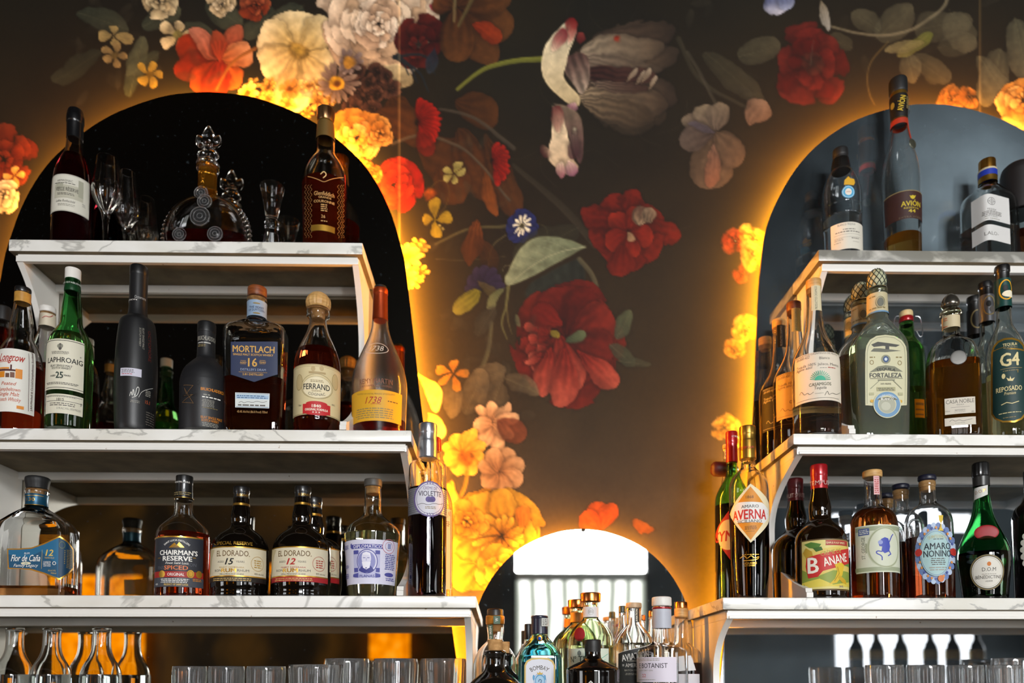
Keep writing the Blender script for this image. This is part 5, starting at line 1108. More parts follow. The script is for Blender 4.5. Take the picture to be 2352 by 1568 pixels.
b.label([('R', 1058, 566, 1384, 912, '2a2c34'), ('R', 1058, 566, 1384, 575, 'g'), ('T', 'SAINT LUCIA DISTILLERS', 1204, 594, 12, 'w', {'w': 190, 'arc': 125, 'b': .01}), ('P', [(1152, 645), (1190, 610), (1206, 628), (1222, 606), (1258, 645)], 'g'), ('P', [(1172, 645), (1200, 622), (1232, 645)], '8a6420'), ('T', 'CHAIRMAN\'S', 1212, 678, 32, 'w', {'w': 262, 'b': .03}), ('T', 'RESERVE', 1206, 718, 32, 'w', {'w': 202, 'b': .03}), ('R', 1080, 715, 1098, 719, 'g'), ('R', 1316, 715, 1336, 719, 'g'),
         ('T', 'Finest Saint Lucia', 1206, 749, 16, 'w', {'i': .3, 'w': 160}), ('T', 'FINISHED', 1118, 782, 24, '5c5e66', {'w': 84}), ('T', 'ION', 1312, 764, 22, '5c5e66', {'w': 52}), ('T', 'SPICED', 1198, 781, 28, 'e07a48', {'w': 162, 'b': .02}), ('R', 1058, 806, 1384, 848, 'a3241c'), ('T', 'ORIGINAL', 1198, 827, 20, 'w', {'w': 116, 'b': .01}), ('E', 1106, 826, 20, 25, 'g'), ('E', 1299, 826, 25, 27, 'g'), ('E', 1356, 830, 20, 25, 'g'), ('O', 1299, 826, 18, 20, 3, '8a6420'), ('R', 1058, 848, 1384, 912, '44464e'), ('G', 1100, 854, 1290, 886, 3, 'w'), ('T', 'PRODUCT OF SAINT LUCIA', 1198, 896, 13, 'e0b858', {'w': 164, 'b': .02}), ('T', '40%', 1074, 896, 12, 'w'), ('G', 1310, 860, 1370, 880, 2, 'o')])
def dorado(cx, s, lab, num, col, nh=0, band='k'):
    o = cx - 330
    b = Bottle('E', 'rum_bottle', lab, cx, s, ZL[2], [(300 + nh, 55), (350 + nh, 56), (390 + nh, 66), (435 + nh, 72), (475 + nh, 67), (500 + nh * .8, 76), (518 + nh * .7, 112), (545 + nh * .5, 160), (590 + nh * .3, 192), (640, 201), (900, 201), (930, 192), (970, 196)], solid=DARKGLASS, group=GB, cyref=800)
    b.lathe('cap', [(222 + nh, 52), (226 + nh, 57), (266 + nh, 57), (270 + nh, 53), (300 + nh, 54), (345 + nh, 55)], BLACKCAP); b.sleeve('gold_ring', 342 + nh, 358 + nh, GOLDCAP, .0005)
    b.label([('T', 'EL DORADO', 352 + o, 288 + nh, 15, 'g', {'w': 72})], 'neck_lettering', .0026)
    b.label([('O', 328 + o, 530 + nh * .6, 40, 22, 3, '2a241e'), ('T', 'SPECIAL RESERVE', 284 + o, 612, 22, 'g', {'w': 246, 'b': .02})] if num == '15' else [('O', 328 + o, 530 + nh * .6, 40, 22, 3, '2a241e')], 'embossed_seal')
    gd = 'b08a3c' if num == '15' else 'a83024'
    b.label([('R', 122 + o, 640, 508 + o, 872, 'd8cdb0'), ('R', 122 + o, 636, 508 + o, 644, 'g'), ('R', 122 + o, 834, 508 + o, 842, 'g'), ('R', 122 + o, 842, 508 + o, 876, '1a1512' if num == '15' else 'a51c22'), ('P', [(122 + o, 660), (160 + o, 660), (142 + o, 720), (132 + o, 830), (122 + o, 830)], 'c4b68c'),
             ('T', 'EL DORADO.', 276 + o, 682, 38, '6a4e22', {'w': 226, 'b': .012}), ('T', 'AGED', 200 + o, 741, 13, 'd', {'w': 42}), ('T', num, 258 + o, 738, 42, 'k' if num == '15' else 'b0201c', {'i': .3, 'w': 62, 'b': .03}), ('T', 'YEARS', 332 + o, 741, 13, 'd', {'w': 58}), ('T', 'FINEST DEMERARA', 270 + o, 778, 10, gd, {'w': 168}), ('T', 'RON', 182 + o, 802, 16, 'd', {'w': 42}), ('T', 'RUM', 252 + o, 799, 26, 'g', {'w': 100, 'b': .03}), ('T', 'RHUM', 352 + o, 802, 16, 'd', {'w': 80}), ('T', 'VIEILLI PENDANT %s ANS' % num, 268 + o, 824, 11, 'd', {'w': 166}),
             ('O', 450 + o, 758, 42, 50, 2.5, gd), ('G', 425 + o, 730, 475 + o, 790, 4, gd), ('T', '40% alc./vol.', 460 + o, 836 - 8, 11, 'd', {'w': 62}), ('G', 150 + o, 848, 420 + o, 872, 2, 'd8b068')])
    return b
dorado(330, .215, 'black rum bottle with cream label, a black 15 and gold lettering', '15', 'k')
dorado(750, .215, 'black rum bottle with cream label and red 12, nearer the front of two alike', '12', 'r', -4)
dorado(828, .105, 'black rum bottle with red 12 label, half hidden behind its twin', '12', 'r', 72)
b = Bottle('E', 'rum_bottle', 'stubby clear rum bottle with grey cap and white label showing a bearded man in violet', 1232, .205, ZL[2],
           [(215, 56), (300, 60), (312, 58), (390, 59), (418, 72), (442, 115), (470, 165), (500, 188), (525, 194), (560, 191), (740, 178), (900, 168), (970, 160)], level=530, liq='e6e6b0', body='eef2e6', group=GB, cyref=800)
b.lathe('cap', [(168, 56), (172, 61), (212, 61), (220, 58)], paint('4a4640', .5), ridge=(50, .01)); b.lathe('cork', [(218, 48), (272, 47)], CORK)
VI = '4a4c98'
b.label([('R', 1042, 588, 1396, 892, 'd6d4e6'), ('R', 1092, 620, 1304, 650, VI), ('P', [(1086, 622), (1094, 617), (1094, 653), (1086, 648)], VI), ('T', 'DIPLOMÁTICO', 1198, 635, 22, 'e4e2f0', {'w': 196, 'b': .01}), ('R', 1108, 664, 1284, 850, 'b8b8d8'), ('E', 1196, 738, 74, 86, 'd6d4e6'), ('O', 1196, 738, 72, 84, 6, VI), ('E', 1192, 738, 60, 70, '8a8cc0'),
         ('E', 1192, 720, 32, 40, 'dcdaec'), ('P', [(1140, 800), (1165, 768), (1192, 780), (1222, 768), (1246, 800), (1220, 815), (1165, 815)], '3c3e88'), ('P', [(1162, 742), (1222, 742), (1214, 782), (1192, 794), (1170, 782)], 'eceaf4'), ('P', [(1160, 712), (1168, 682), (1192, 672), (1218, 682), (1224, 712), (1210, 694), (1172, 694)], 'eceaf4'), ('R', 1170, 712, 1186, 716, VI), ('R', 1198, 712, 1214, 716, VI), ('R', 1190, 716, 1195, 734, 'b0b0d0'),
         ('R', 1108, 664, 1140, 690, VI), ('R', 1254, 664, 1284, 690, VI), ('R', 1112, 784, 1138, 812, VI), ('R', 1256, 784, 1282, 812, VI), ('T', 'PLANAS', 1196, 838, 18, VI, {'w': 100, 'b': .01}), ('P', [(1106, 828), (1140, 818), (1140, 850), (1106, 846)], VI), ('P', [(1286, 828), (1252, 818), (1252, 850), (1286, 846)], VI), ('O', 1344, 638, 40, 50, 3, 'c06a78'), ('O', 1344, 638, 24, 30, 2, 'c06a78'), ('R', 1336, 620, 1356, 655, '8a90b8'), ('G', 1050, 630, 1078, 660, 3, VI), ('G', 1050, 766, 1080, 790, 3, VI), ('G', 1050, 824, 1082, 860, 3, VI), ('G', 1316, 690, 1380, 800, 9, VI), ('E', 1344, 832, 28, 14, VI), ('G', 1320, 852, 1376, 876, 2, VI)])
b = Bottle('E', 'liqueur_bottle', 'slim clear bottle of dark violet liqueur with silver screw cap and round silver label', 1608, .235, ZL[2],
           [(-170, 57), (-20, 57), (20, 60), (32, 90), (46, 122), (62, 131), (300, 132), (970, 131)], level=222, liq='0c0310', group=GB, cyref=500)
b.lathe('screw_cap', [(-214, 60), (-208, 64), (-150, 64), (-146, 62), (-100, 62), (-92, 64), (-60, 64), (28, 63)], SILVER, ridge=(64, .008))
b.label([('R', 1479, 232, 1738, 412, paint('a4a6ac', .3, .6))] + [('R', 1479, 240 + i * 14, 1738, 246 + i * 14, '6a6a74') for i in range(13)], 'silver_band')
b.label([('E', 1626, 313, 108, 122, '6a5a8c'), ('E', 1626, 313, 98, 112, 'd4d2da'), ('O', 1626, 313, 90, 103, 3, '6a5a8c'), ('T', 'CRÈME DE', 1628, 240, 20, '6a4a7c', {'w': 92}), ('T', 'VIOLETTE', 1628, 276, 34, '3c3048', {'w': 152, 'b': .01}), ('E', 1616, 316, 20, 20, '5a4a88'), ('E', 1642, 316, 20, 20, '5a4a88'), ('E', 1630, 322, 18, 14, '4a3c78'), ('L', [(1545, 352), (1580, 342), (1610, 356), (1650, 344), (1690, 352), (1712, 346)], 3, 'd', 1), ('G', 1590, 362, 1670, 382, 2, 'x')] + [('R', x, y0, x + 5, y0 + 30, '6a5a8c') for x in (1606, 1624, 1642) for y0 in (186, 414)], 'round_label', .0011)
b = Bottle('E', 'liqueur_bottle', 'clear bottle with red cap and cream label, close behind the slim violet liqueur', 1652, .13, ZL[2], [(-60, 44), (60, 50), (150, 60), (215, 85), (280, 118), (340, 132), (970, 132)], level=880, liq='e8d080', group=GB, cyref=600)
b.lathe('cap', [(-116, 38), (-110, 46), (-20, 48)], REDCAP, ridge=(40, .01))
b.label([('R', 1560, 372, 1772, 924, 'dcb890'), ('R', 1764, 372, 1768, 924, 'B'), ('L', [(1745, 440), (1752, 400), (1758, 430), (1762, 395)], 3, 'B'), ('G', 1700, 460, 1760, 500, 3, 'B')])
b = Bottle('D', 'spirit_bottle', 'clear bottle of red spirit at the far end, seen mirrored behind the flat rum bottle', -205, .20, ZL[2], [(330, 44), (420, 48), (520, 82), (600, 90), (960, 90)], level=720, liq='a01008', group=GB, cyref=700)
b.lathe('cap', [(290, 46), (345, 46)], SILVER)
# ================================================================== top shelf, hazy arch
GTR = 'bottles on the top shelf under the hazy arch'
b = Bottle('G', 'tequila_bottle', 'domed clear bottle with black cap, pale blue round sticker and plain white label', 848, .085, ZR[0],
           [(690, 68), (735, 80), (768, 84), (780, 108), (810, 132), (860, 152), (920, 162), (1025, 163), (1032, 160), (1045, 163), (1110, 162), (1116, 158), (1126, 162), (1405, 160)], level=1122, liq='c8d0d4', body='eef2f2', group=GTR, cyref=1200)
b.lathe('cap', [(614, 58), (620, 64), (664, 65), (672, 62), (690, 63)], MATTE); b.lathe('collar', [(688, 66), (735, 78), (772, 82)], paint('14110f', .45))
b.label([('P', [(862, 916), (866, 880), (884, 862), (896, 850), (912, 866), (940, 872), (946, 900), (936, 920)], 'd8a428'), ('E', 897, 968, 49, 48, '4aa0c8'), ('E', 897, 968, 25, 26, 'e6dccc'), ('O', 897, 968, 44, 43, 3, 'c8e0ec'), ('T', '1MX', 897, 968, 12, 'h')], 'round_sticker')
b.label([('R', 762, 1200, 1004, 1404, 'd8d2c2'), ('T', 'BLANCO TEQUILA', 884, 1216, 15, 'd', {'w': 136}), ('G', 850, 1246, 950, 1258, 1, 'd'), ('G', 786, 1264, 985, 1278, 1, 'd'), ('R', 786, 1290, 985, 1292, 'a'), ('R', 786, 1312, 985, 1314, 'a'), ('G', 786, 1330, 860, 1350, 2, 'a'), ('G', 920, 1318, 975, 1330, 1, 'd'), ('G', 786, 1360, 840, 1372, 1, 'a'), ('R', 930, 1350, 975, 1352, 'a')])
b = Bottle('G', 'tequila_bottle', 'tallest bottle with black neck wrap, red ribbon with hanging coin and brown label', 1306, .082, ZR[0],
           [(400, 66), (455, 70), (520, 86), (600, 118), (680, 146), (760, 160), (840, 164), (950, 161), (1190, 155), (1405, 150)], level=1262, liq='c8882c', body='f2f2ee', group=GTR, cyref=1100)
b.lathe('cap', [(70, 70), (76, 78), (168, 78), (184, 72)], MATTE); b.lathe('gold_ring', [(180, 70), (214, 72)], GOLDCAP)
b.lathe('neck_wrap', [(205, 76), (212, 79), (380, 72), (396, 71)], paint('17120e', .5)); b.sleeve('red_ribbon', 396, 456, paint('a8321a', .5), .0018)
b.lathe('gold_line', [(386, 72.5), (393, 72.2)], GOLDCAP)
zb_ = lambda y: b.zy(y, .02) - b.zb
rr = lambda z: interp(b.rt, z)
b.label([('T', 'AVIÓN', 1300, 300, 30, 'd8b830', {'rot': 80, 'w': 118, 'b': .01}), ('E', 1245, 320, 12, 26, '8a7428'), ('G', 1325, 250, 1345, 345, 8, 'x')], 'neck_lettering', .0058)
P = []
for i in range(9):
    y = 425 + i * 19; z = zb_(y); r_ = rr(z) + .002; a = math.radians(-90 + 34 - i * 1.2); P.append((r_ * math.cos(a), r_ * math.sin(a), z))
tube('ribbon_cord', P, .0016, paint('a8321a', .6), b.root, 6)
b.ball('coin', 1380, 606, 38, 38, 8, paint('5a5a4c', .35, .6), None, .003)
b.label([('R', 1150, 968, 1470, 1180, '3a1d17'), ('R', 1150, 962, 1470, 968, 'x'), ('T', 'AVIÓN', 1384, 1056, 38, 'c8b024', {'w': 142, 'b': .02}), ('T', 'RESERVA', 1384, 1090, 13, 'c8b024', {'w': 110}), ('T', '44', 1384, 1114, 24, 'c8b024', {'w': 54, 'b': .02}), ('T', 'EXTRA AÑEJO', 1384, 1158, 12, '6a5a44', {'w': 160}), ('P', [(1364, 996), (1376, 1000), (1388, 994), (1400, 1000), (1412, 996), (1402, 1018), (1388, 1026), (1374, 1018)], 'c8b024')])
b = Bottle('G', 'tequila_bottle', 'square clear bottle with gold cap, blue neck band and two white wraparound labels', 1975, .085, ZR[0],
           [(785, 66), (900, 66), (912, 82), (926, 130), (950, 172), (985, 190), (1050, 194), (1415, 196)], foot='rect', dr=.72, ex=7, yaw=18, level=1200, liq='dce2e2', body='f0f4f0', group=GTR, cyref=1200, thick=.004, sm=1)
b.lathe('cap', [(698, 68), (704, 73), (772, 73), (782, 70)], mottled('brushed_gold', '8a5a1c', 'c08a3a', 30, .3, .9, stretch=(8, 8, .3)), ridge=(70, .006)); b.sleeve('neck_band', 803, 846, paint('2338a0', .4), .0014); b.sleeve('gold_neck', 846, 888, GOLDCAP, .001); b.sleeve('cream_neck', 786, 803, paint('c8b890', .5), .001)
b.label([('R', 1748, 990, 2128, 1194, 'd8d6d2'), ('O', 1993, 1040, 28, 29, 3, 'k'), ('O', 1993, 1040, 16, 16, 2, 'k'), ('R', 1992, 1012, 1994, 1068, 'k'), ('R', 1966, 1039, 2020, 1041, 'k'), ('T', 'TEQUILA', 1996, 1102, 14, 'd', {'w': 66}), ('G', 1918, 1112, 2070, 1146, 3, 'd'), ('T', 'MADE IN MEXICO', 1996, 1154, 8, 'd', {'w': 90}), ('G', 1936, 1166, 2056, 1178, 1, 'a')])
b.label([('R', 1748, 1226, 2134, 1348, 'd8d6d2'), ('T', 'LALO', 1994, 1284, 26, 'd', {'w': 92}), ('E', 2042, 1298, 3, 3, 'd'), ('P', [(1754, 1322), (1768, 1334), (1780, 1330), (1792, 1320), (1785, 1345), (1770, 1360), (1755, 1350)], 'k')], 'lower_label')
b = Bottle('G', 'tequila_bottle', 'shadowy bottle with oversized black wrapped top at the outer end of the patched marble slab', 2215, .07, ZR[0], [(1060, 150), (1120, 152), (1405, 150)], level=1240, liq='6a2a10', body='c8c8c0', group=GTR, cyref=1200)
b.lathe('wrapped_top', [(716, 110), (724, 145), (760, 158), (1066, 156)], paint('160f0d', .6))

# ================================================================== middle shelf, hazy arch
GMR = 'bottles on the middle shelf under the hazy arch'
def casa(cx, s, lab, dy, capmat, strip, level, liq, paper, k=1.0, ink='d', green=True):
    X = lambda x: cx + (x - 645) * k
    Y = lambda y: 3333 - (3333 - y) * k
    b = Bottle('H', 'tequila_bottle', lab, cx, s, ZR[1], [(Y(y), h * k) for y, h in ((320, 60), (400, 61), (480, 62), (560, 70), (640, 80), (700, 108), (750, 146), (800, 178), (850, 192), (920, 195), (1440, 194))], level=Y(level), liq=liq, body='f4f4f0', group=GMR, cyref=Y(1000))
    b.lathe('cork', [(Y(254), 60 * k), (Y(262), 63 * k), (Y(322), 63 * k), (Y(328), 56 * k), (Y(370), 52 * k)], capmat)
    sc_ = '6a6250' if strip != '1a1714' else 'e0d8c8'
    b.label([('R', X(613), Y(318), X(684), Y(508), strip), ('T', 'PRODUCTOS CASAMIGO', X(648), Y(412), 17 * k, sc_, {'rot': 90, 'w': 175 * k, 'b': .01})], 'neck_strip', .0008)
    it = [('R', X(486), Y(828), X(834), Y(1200), paper), ('T', 'PRODUCTOS CASAMIGOS DE MEXICO', X(660), Y(838), 13 * k, ink, {'w': 330 * k}), ('T', '00-000-422', X(545), Y(884), 18 * k, ink, {'w': 92 * k, 'i': .2}), ('T', 'Blanco' if green else 'Reposado', X(714), Y(872), 20 * k, ink, {'w': 78 * k}), ('T', 'Tequila 100%', X(568), Y(936), 20 * k, ink, {'w': 145 * k, 'i': .15}), ('T', 'Agave azul', X(552), Y(962), 20 * k, ink, {'w': 120 * k, 'i': .15}), ('T', 'Jalisco, Mexico', X(752), Y(920), 19 * k, ink, {'w': 150 * k}), ('G', X(676), Y(942), X(730), Y(954), 1, 'a'), ('G', X(735), Y(942), X(795), Y(954), 1, 'r'),
          ('T', 'CASAMIGOS', X(682), Y(1072), 24 * k, '5a5a44' if green else ink, {'w': 170 * k, 'b': .01}), ('T', 'Tequila', X(682), Y(1100), 22 * k, ink, {'w': 92 * k, 'i': .2}), ('L', [(X(525), Y(1160)), (X(540), Y(1130)), (X(560), Y(1165)), (X(585), Y(1140)), (X(600), Y(1160)), (X(630), Y(1135))], 3 * k, ink, 1), ('R', X(640), Y(1142), X(705), Y(1145), 'a'), ('L', [(X(715), Y(1160)), (X(735), Y(1120)), (X(745), Y(1160)), (X(770), Y(1140)), (X(800), Y(1158)), (X(830), Y(1140))], 3 * k, ink, 1), ('R', X(500), Y(1180), X(820), Y(1182), ink)]
    if green:
        it.append(('P', [(X(640), Y(1045))] + [(X(680 - 42 * math.cos(PI * i / 12)), Y(1045 - 38 * math.sin(PI * i / 12))) for i in range(13)] + [(X(722), Y(1045))], 'm'))
        for i in range(15):
            a = PI * (i + .5) / 15; it.append(('L', [(X(680 - 44 * math.cos(a)), Y(1045 - 42 * math.sin(a))), (X(680 - 76 * math.cos(a)), Y(1045 - 74 * math.sin(a)))], 4 * k, 'm'))
    b.label(it)
casa(645, .225, 'clear tequila bottle with pale cork and cream label bearing a green rising sun', 0, PALEWOOD, 'd0c4a0', 1195, 'd8dcd8', 'dcd0bc')
casa(492, .138, 'amber tequila bottle with reddish cork and honey-coloured paper label', 0, WOODCAP, 'c8a050', 860, 'a85a14', 'd0a458', .943, '6a4a20', False)
casa(378, .050, 'dark brown tequila bottle with black neck strip and black label, close to the mirror', 0, PALEWOOD, '1a1714', 820, '3a1206', '241a14', .90, 'd8c8b0', False)
LATT = paint('1a2622', .6); DOME = paint('b8b894', .6)
def fort(cxn, cxb, s, lab, k, dy, level, liq, lip, front):
    X = lambda x: cxn + (x - 1118) * k
    Y = lambda y: 3333 - (3333 - y) * k
    b = Bottle('H', 'tequila_bottle', lab, cxb, s, ZR[1], [(Y(y), h * k) for y, h in ((330, 76), (350, 80), (364, 76), (375, 72), (540, 76), (575, 78), (600, 100), (640, 140), (680, 180), (720, 205), (780, 216), (1000, 216), (1200, 210), (1380, 204), (1440, 200))], foot='rect', dr=.50, ex=4.5, body='c4d8b8' if front else 'd8e0cc', tr=.94, level=Y(level), liq=liq, group=GMR, cyref=Y(1000), thick=.0045, sm=1, yaw=-2)
    b.lathe('lip', [(Y(312), 78 * k), (Y(320), 88 * k), (Y(350), 88 * k), (Y(360), 78 * k)], glass(lip))
    dome = b.lathe('stopper', [(Y(186), 28 * k), (Y(194), 52 * k), (Y(215), 74 * k), (Y(250), 83 * k), (Y(285), 80 * k), (Y(308), 68 * k), (Y(320), 58 * k)], DOME, rnd=.004)
    tab_ = sorted([(b.zy(Y(y), h * k * b.k) - b.zb, h * k * b.by / F / b.sc * .9) for y, h in ((186, 28), (194, 52), (215, 74), (250, 83), (285, 80), (308, 68), (318, 60))], reverse=True)
    bm = bmesh.new()
    for sg in (-1, 1):
        for q in range(11):
            P = []
            for i in range(15):
                u = i / 14; z = tab_[0][0] + (tab_[-1][0] - tab_[0][0]) * u; a = 2 * PI * q / 11 + sg * u * 1.5; r_ = interp(tab_, z) + .0004; P.append((r_ * math.cos(a), r_ * math.sin(a), z))
            V, Fc = tube_data(P, .0008, 5); vs_ = [bm.verts.new(v) for v in V]
            for f in Fc: bm.faces.new([vs_[i] for i in f])
    bm_obj('lattice', bm, LATT, dome)
    b.sleeve('neck_label', Y(382), Y(528), paint('c0b48e', .55), .0012); b.sleeve('blue_line', Y(524), Y(536), paint('6a90b0', .5), .0016)
    b.label([('E', X(1142), Y(445), 24 * k, 34 * k, '6a6a5c'), ('O', X(1142), Y(445), 34 * k, 44 * k, 4 * k, '8a8870'), ('G', X(1060), Y(400), X(1105), Y(420), 1, 'x'), ('G', X(1060), Y(480), X(1180), Y(500), 1, 'x')], 'neck_emblem', .002)
    if not front: return b
    K = '4a4a44'; it = [('P', [(1026, 1236), (1026, 830), (1034, 780), (1060, 735), (1110, 705), (1180, 696), (1250, 705), (1305, 738), (1335, 785), (1343, 830), (1343, 1236), (1290, 1240), (1080, 1240)], 'cdc8a4'),
          ('L', [(1040, 1225), (1040, 832), (1048, 788), (1072, 748), (1116, 720), (1180, 711), (1246, 720), (1296, 752), (1322, 790), (1329, 832), (1329, 1225)], 4, '8a8a70'),
          ('P', [(1070, 772), (1120, 750), (1200, 760), (1290, 775), (1260, 790), (1160, 782), (1090, 790)], K), ('P', [(1065, 825), (1090, 800), (1140, 800), (1300, 820), (1180, 830)], '6a6a5c'), ('R', 1178, 780, 1208, 808, K),
          ('G', 1056, 858, 1100, 880, 1, 'x'), ('G', 1258, 858, 1306, 880, 1, 'x'), ('O', 1074, 908, 16, 18, 5, 'x'), ('O', 1288, 912, 16, 18, 5, 'x'), ('E', 1182, 884, 36, 34, '8a8a70'), ('E', 1182, 884, 22, 24, '38507c'), ('E', 1182, 884, 11, 12, 'c8d4dc'),
          ('P', [(1056, 985), (1120, 940), (1180, 930), (1250, 940), (1312, 980), (1250, 976), (1180, 968), (1110, 978)], '7c7c66'), ('T', 'TEQUILA', 1182, 958, 20, 'k', {'w': 150, 'arc': 220, 'b': .02}), ('T', 'FORTALEZA', 1182, 1007, 34, '54544c', {'w': 248, 'b': .03}), ('R', 1060, 1030, 1310, 1033, K), ('L', [(1065, 1110), (1130, 1050)], 5, '8a8a70'), ('L', [(1302, 1110), (1240, 1050)], 5, '8a8a70'), ('R', 1120, 1040, 1250, 1048, '7c7c66'), ('T', '100% AGAVE', 1182, 1072, 12, 'd', {'w': 80}), ('R', 1112, 1098, 1254, 1128, 'a8a47c'), ('G', 1118, 1102, 1250, 1126, 2, 'd'), ('R', 1056, 1140, 1090, 1160, 'b0ac86'), ('R', 1276, 1140, 1310, 1160, 'b0ac86'), ('E', 1074, 1205, 12, 12, 'd0a030'), ('E', 1294, 1208, 12, 12, 'd0a030')]
    b.label(it)
    b.label([('E', 1190, 1232, 106, 104, 'cdc8a4'), ('O', 1190, 1232, 99, 97, 28, '6a92b4'), ('T', 'DESTILERIA LA FORTALEZA', 1190, 1158, 12, 'w', {'w': 170, 'arc': 84}), ('E', 1190, 1236, 64, 62, 'a8a894'), ('P', [(1110, 1198), (1270, 1198), (1250, 1182), (1190, 1176), (1130, 1182)], '6a6a54'), ('T', 'BLANCO', 1190, 1190, 16, 'w', {'w': 96, 'b': .02}), ('E', 1180, 1245, 36, 32, 'bcbca8')], 'round_seal', .0022)
    return b
fort(1118, 1132, .22, 'flat greenish tequila bottle with dark lattice dome stopper, arched cream label and blue seal', 1.0, 0, 685, 'd4e0b4', 'c8a878', True)
fort(986, 1010, .150, 'lattice stoppered tequila bottle with amber neck, second in its row', .968, 0, 760, 'c8741c', 'c87830', False)
fort(876, 950, .078, 'lattice stoppered tequila bottle filled dark, third in its row beside the mirror', .937, 0, 920, '8a3208', 'd8dcc8', False)
b = Bottle('H', 'swing_top_bottle', 'green swing-top bottle with cream stopper, red gasket and wire bail', 1352, .10, ZR[1], [(590, 58), (640, 62), (690, 66), (720, 90), (750, 126), (800, 146), (1445, 146)], body='5cb83c', level=1090, liq='c8d890', group=GMR, cyref=1000)
b.lathe('stopper', [(498, 48), (506, 56), (536, 58), (546, 50)], paint('d8c08c', .5)); b.lathe('gasket', [(540, 52), (548, 60), (578, 60), (584, 52)], REDCAP); b.lathe('mouth', [(578, 54), (600, 60)], glass('5cb83c'))
P = [b.zy(y, .01) - b.zb for y in (560, 545, 570, 700, 715, 690)]
for sg in (-1, 1):
    tube('wire_bail', chaikin([(sg * .020, -.004, b.zy(545, .01) - b.zb), (sg * .030, -.006, b.zy(550, .01) - b.zb), (sg * .034, -.006, b.zy(610, .01) - b.zb), (sg * .036, -.006, b.zy(690, .01) - b.zb), (sg * .029, -.006, b.zy(712, .01) - b.zb), (sg * .022, -.004, b.zy(660, .01) - b.zb)], 2), .0013, SILVER, b.root, 6)
b.label([('R', 1405, 1188, 1478, 1330, 'd8a820'), ('R', 1412, 1215, 1472, 1235, 'x'), ('R', 1412, 1262, 1472, 1275, 'x'), ('R', 1412, 1300, 1472, 1312, 'x')])
b = Bottle('H', 'tequila_bottle', 'faceted clear bottle with silver ball stopper, medallion and small cream labels, two thirds amber', 1695, .225, ZR[1],
           [(545, 62), (655, 62), (690, 66), (706, 90), (722, 130), (745, 158), (790, 176), (860, 186), (1000, 190), (1440, 186)], foot='rect', dr=.8, ex=3.4, yaw=-16, level=872, liq='a05208', body='f2f2ec', group=GMR, cyref=1000, thick=.004, sm=1)
b.lathe('ball_stopper', [(378, 20), (386, 50), (404, 70), (432, 80), (460, 72), (480, 46)], paint('8a8478', .22, .9), rnd=.004); b.lathe('lip', [(476, 62), (488, 90), (514, 92), (528, 66), (548, 62)], glass('e8d090'))
b.sleeve('neck_label', 540, 640, paint('c8b894', .55), .001)
b.label([('G', 1630, 560, 1720, 590, 2, 'h'), ('R', 1625, 640 - 14, 1735, 632, 'h')], 'neck_lettering', .0016)
b.ball('medallion', 1740, 870, 58, 58, 4, paint('6c6a66', .5, .6), None, 0.0)
b.label([('R', 1634, 1176, 1868, 1300, 'c8bfae'), ('T', 'CASA NOBLE', 1752, 1204, 30, '4a4438', {'w': 216}), ('T', 'TEQUILA', 1752, 1230, 10, 'd', {'w': 60}), ('R', 1680, 1248, 1825, 1250, 'd'), ('T', 'REPOSADO', 1752, 1272, 12, 'd', {'w': 80}), ('G', 1700, 1282, 1800, 1290, 1, 'a'), ('T', '750ml', 1656, 1284, 9, 'd'), ('T', '40%', 1848, 1282, 9, 'd')])
b.label([('R', 1634, 1328, 1872, 1388, 'c8bfae'), ('L', [(1672, 1362), (1690, 1345), (1715, 1360), (1745, 1346), (1775, 1358), (1810, 1345), (1845, 1340)], 3, 'd', 1), ('G', 1710, 1366, 1790, 1376, 1, 'a')], 'lower_label')
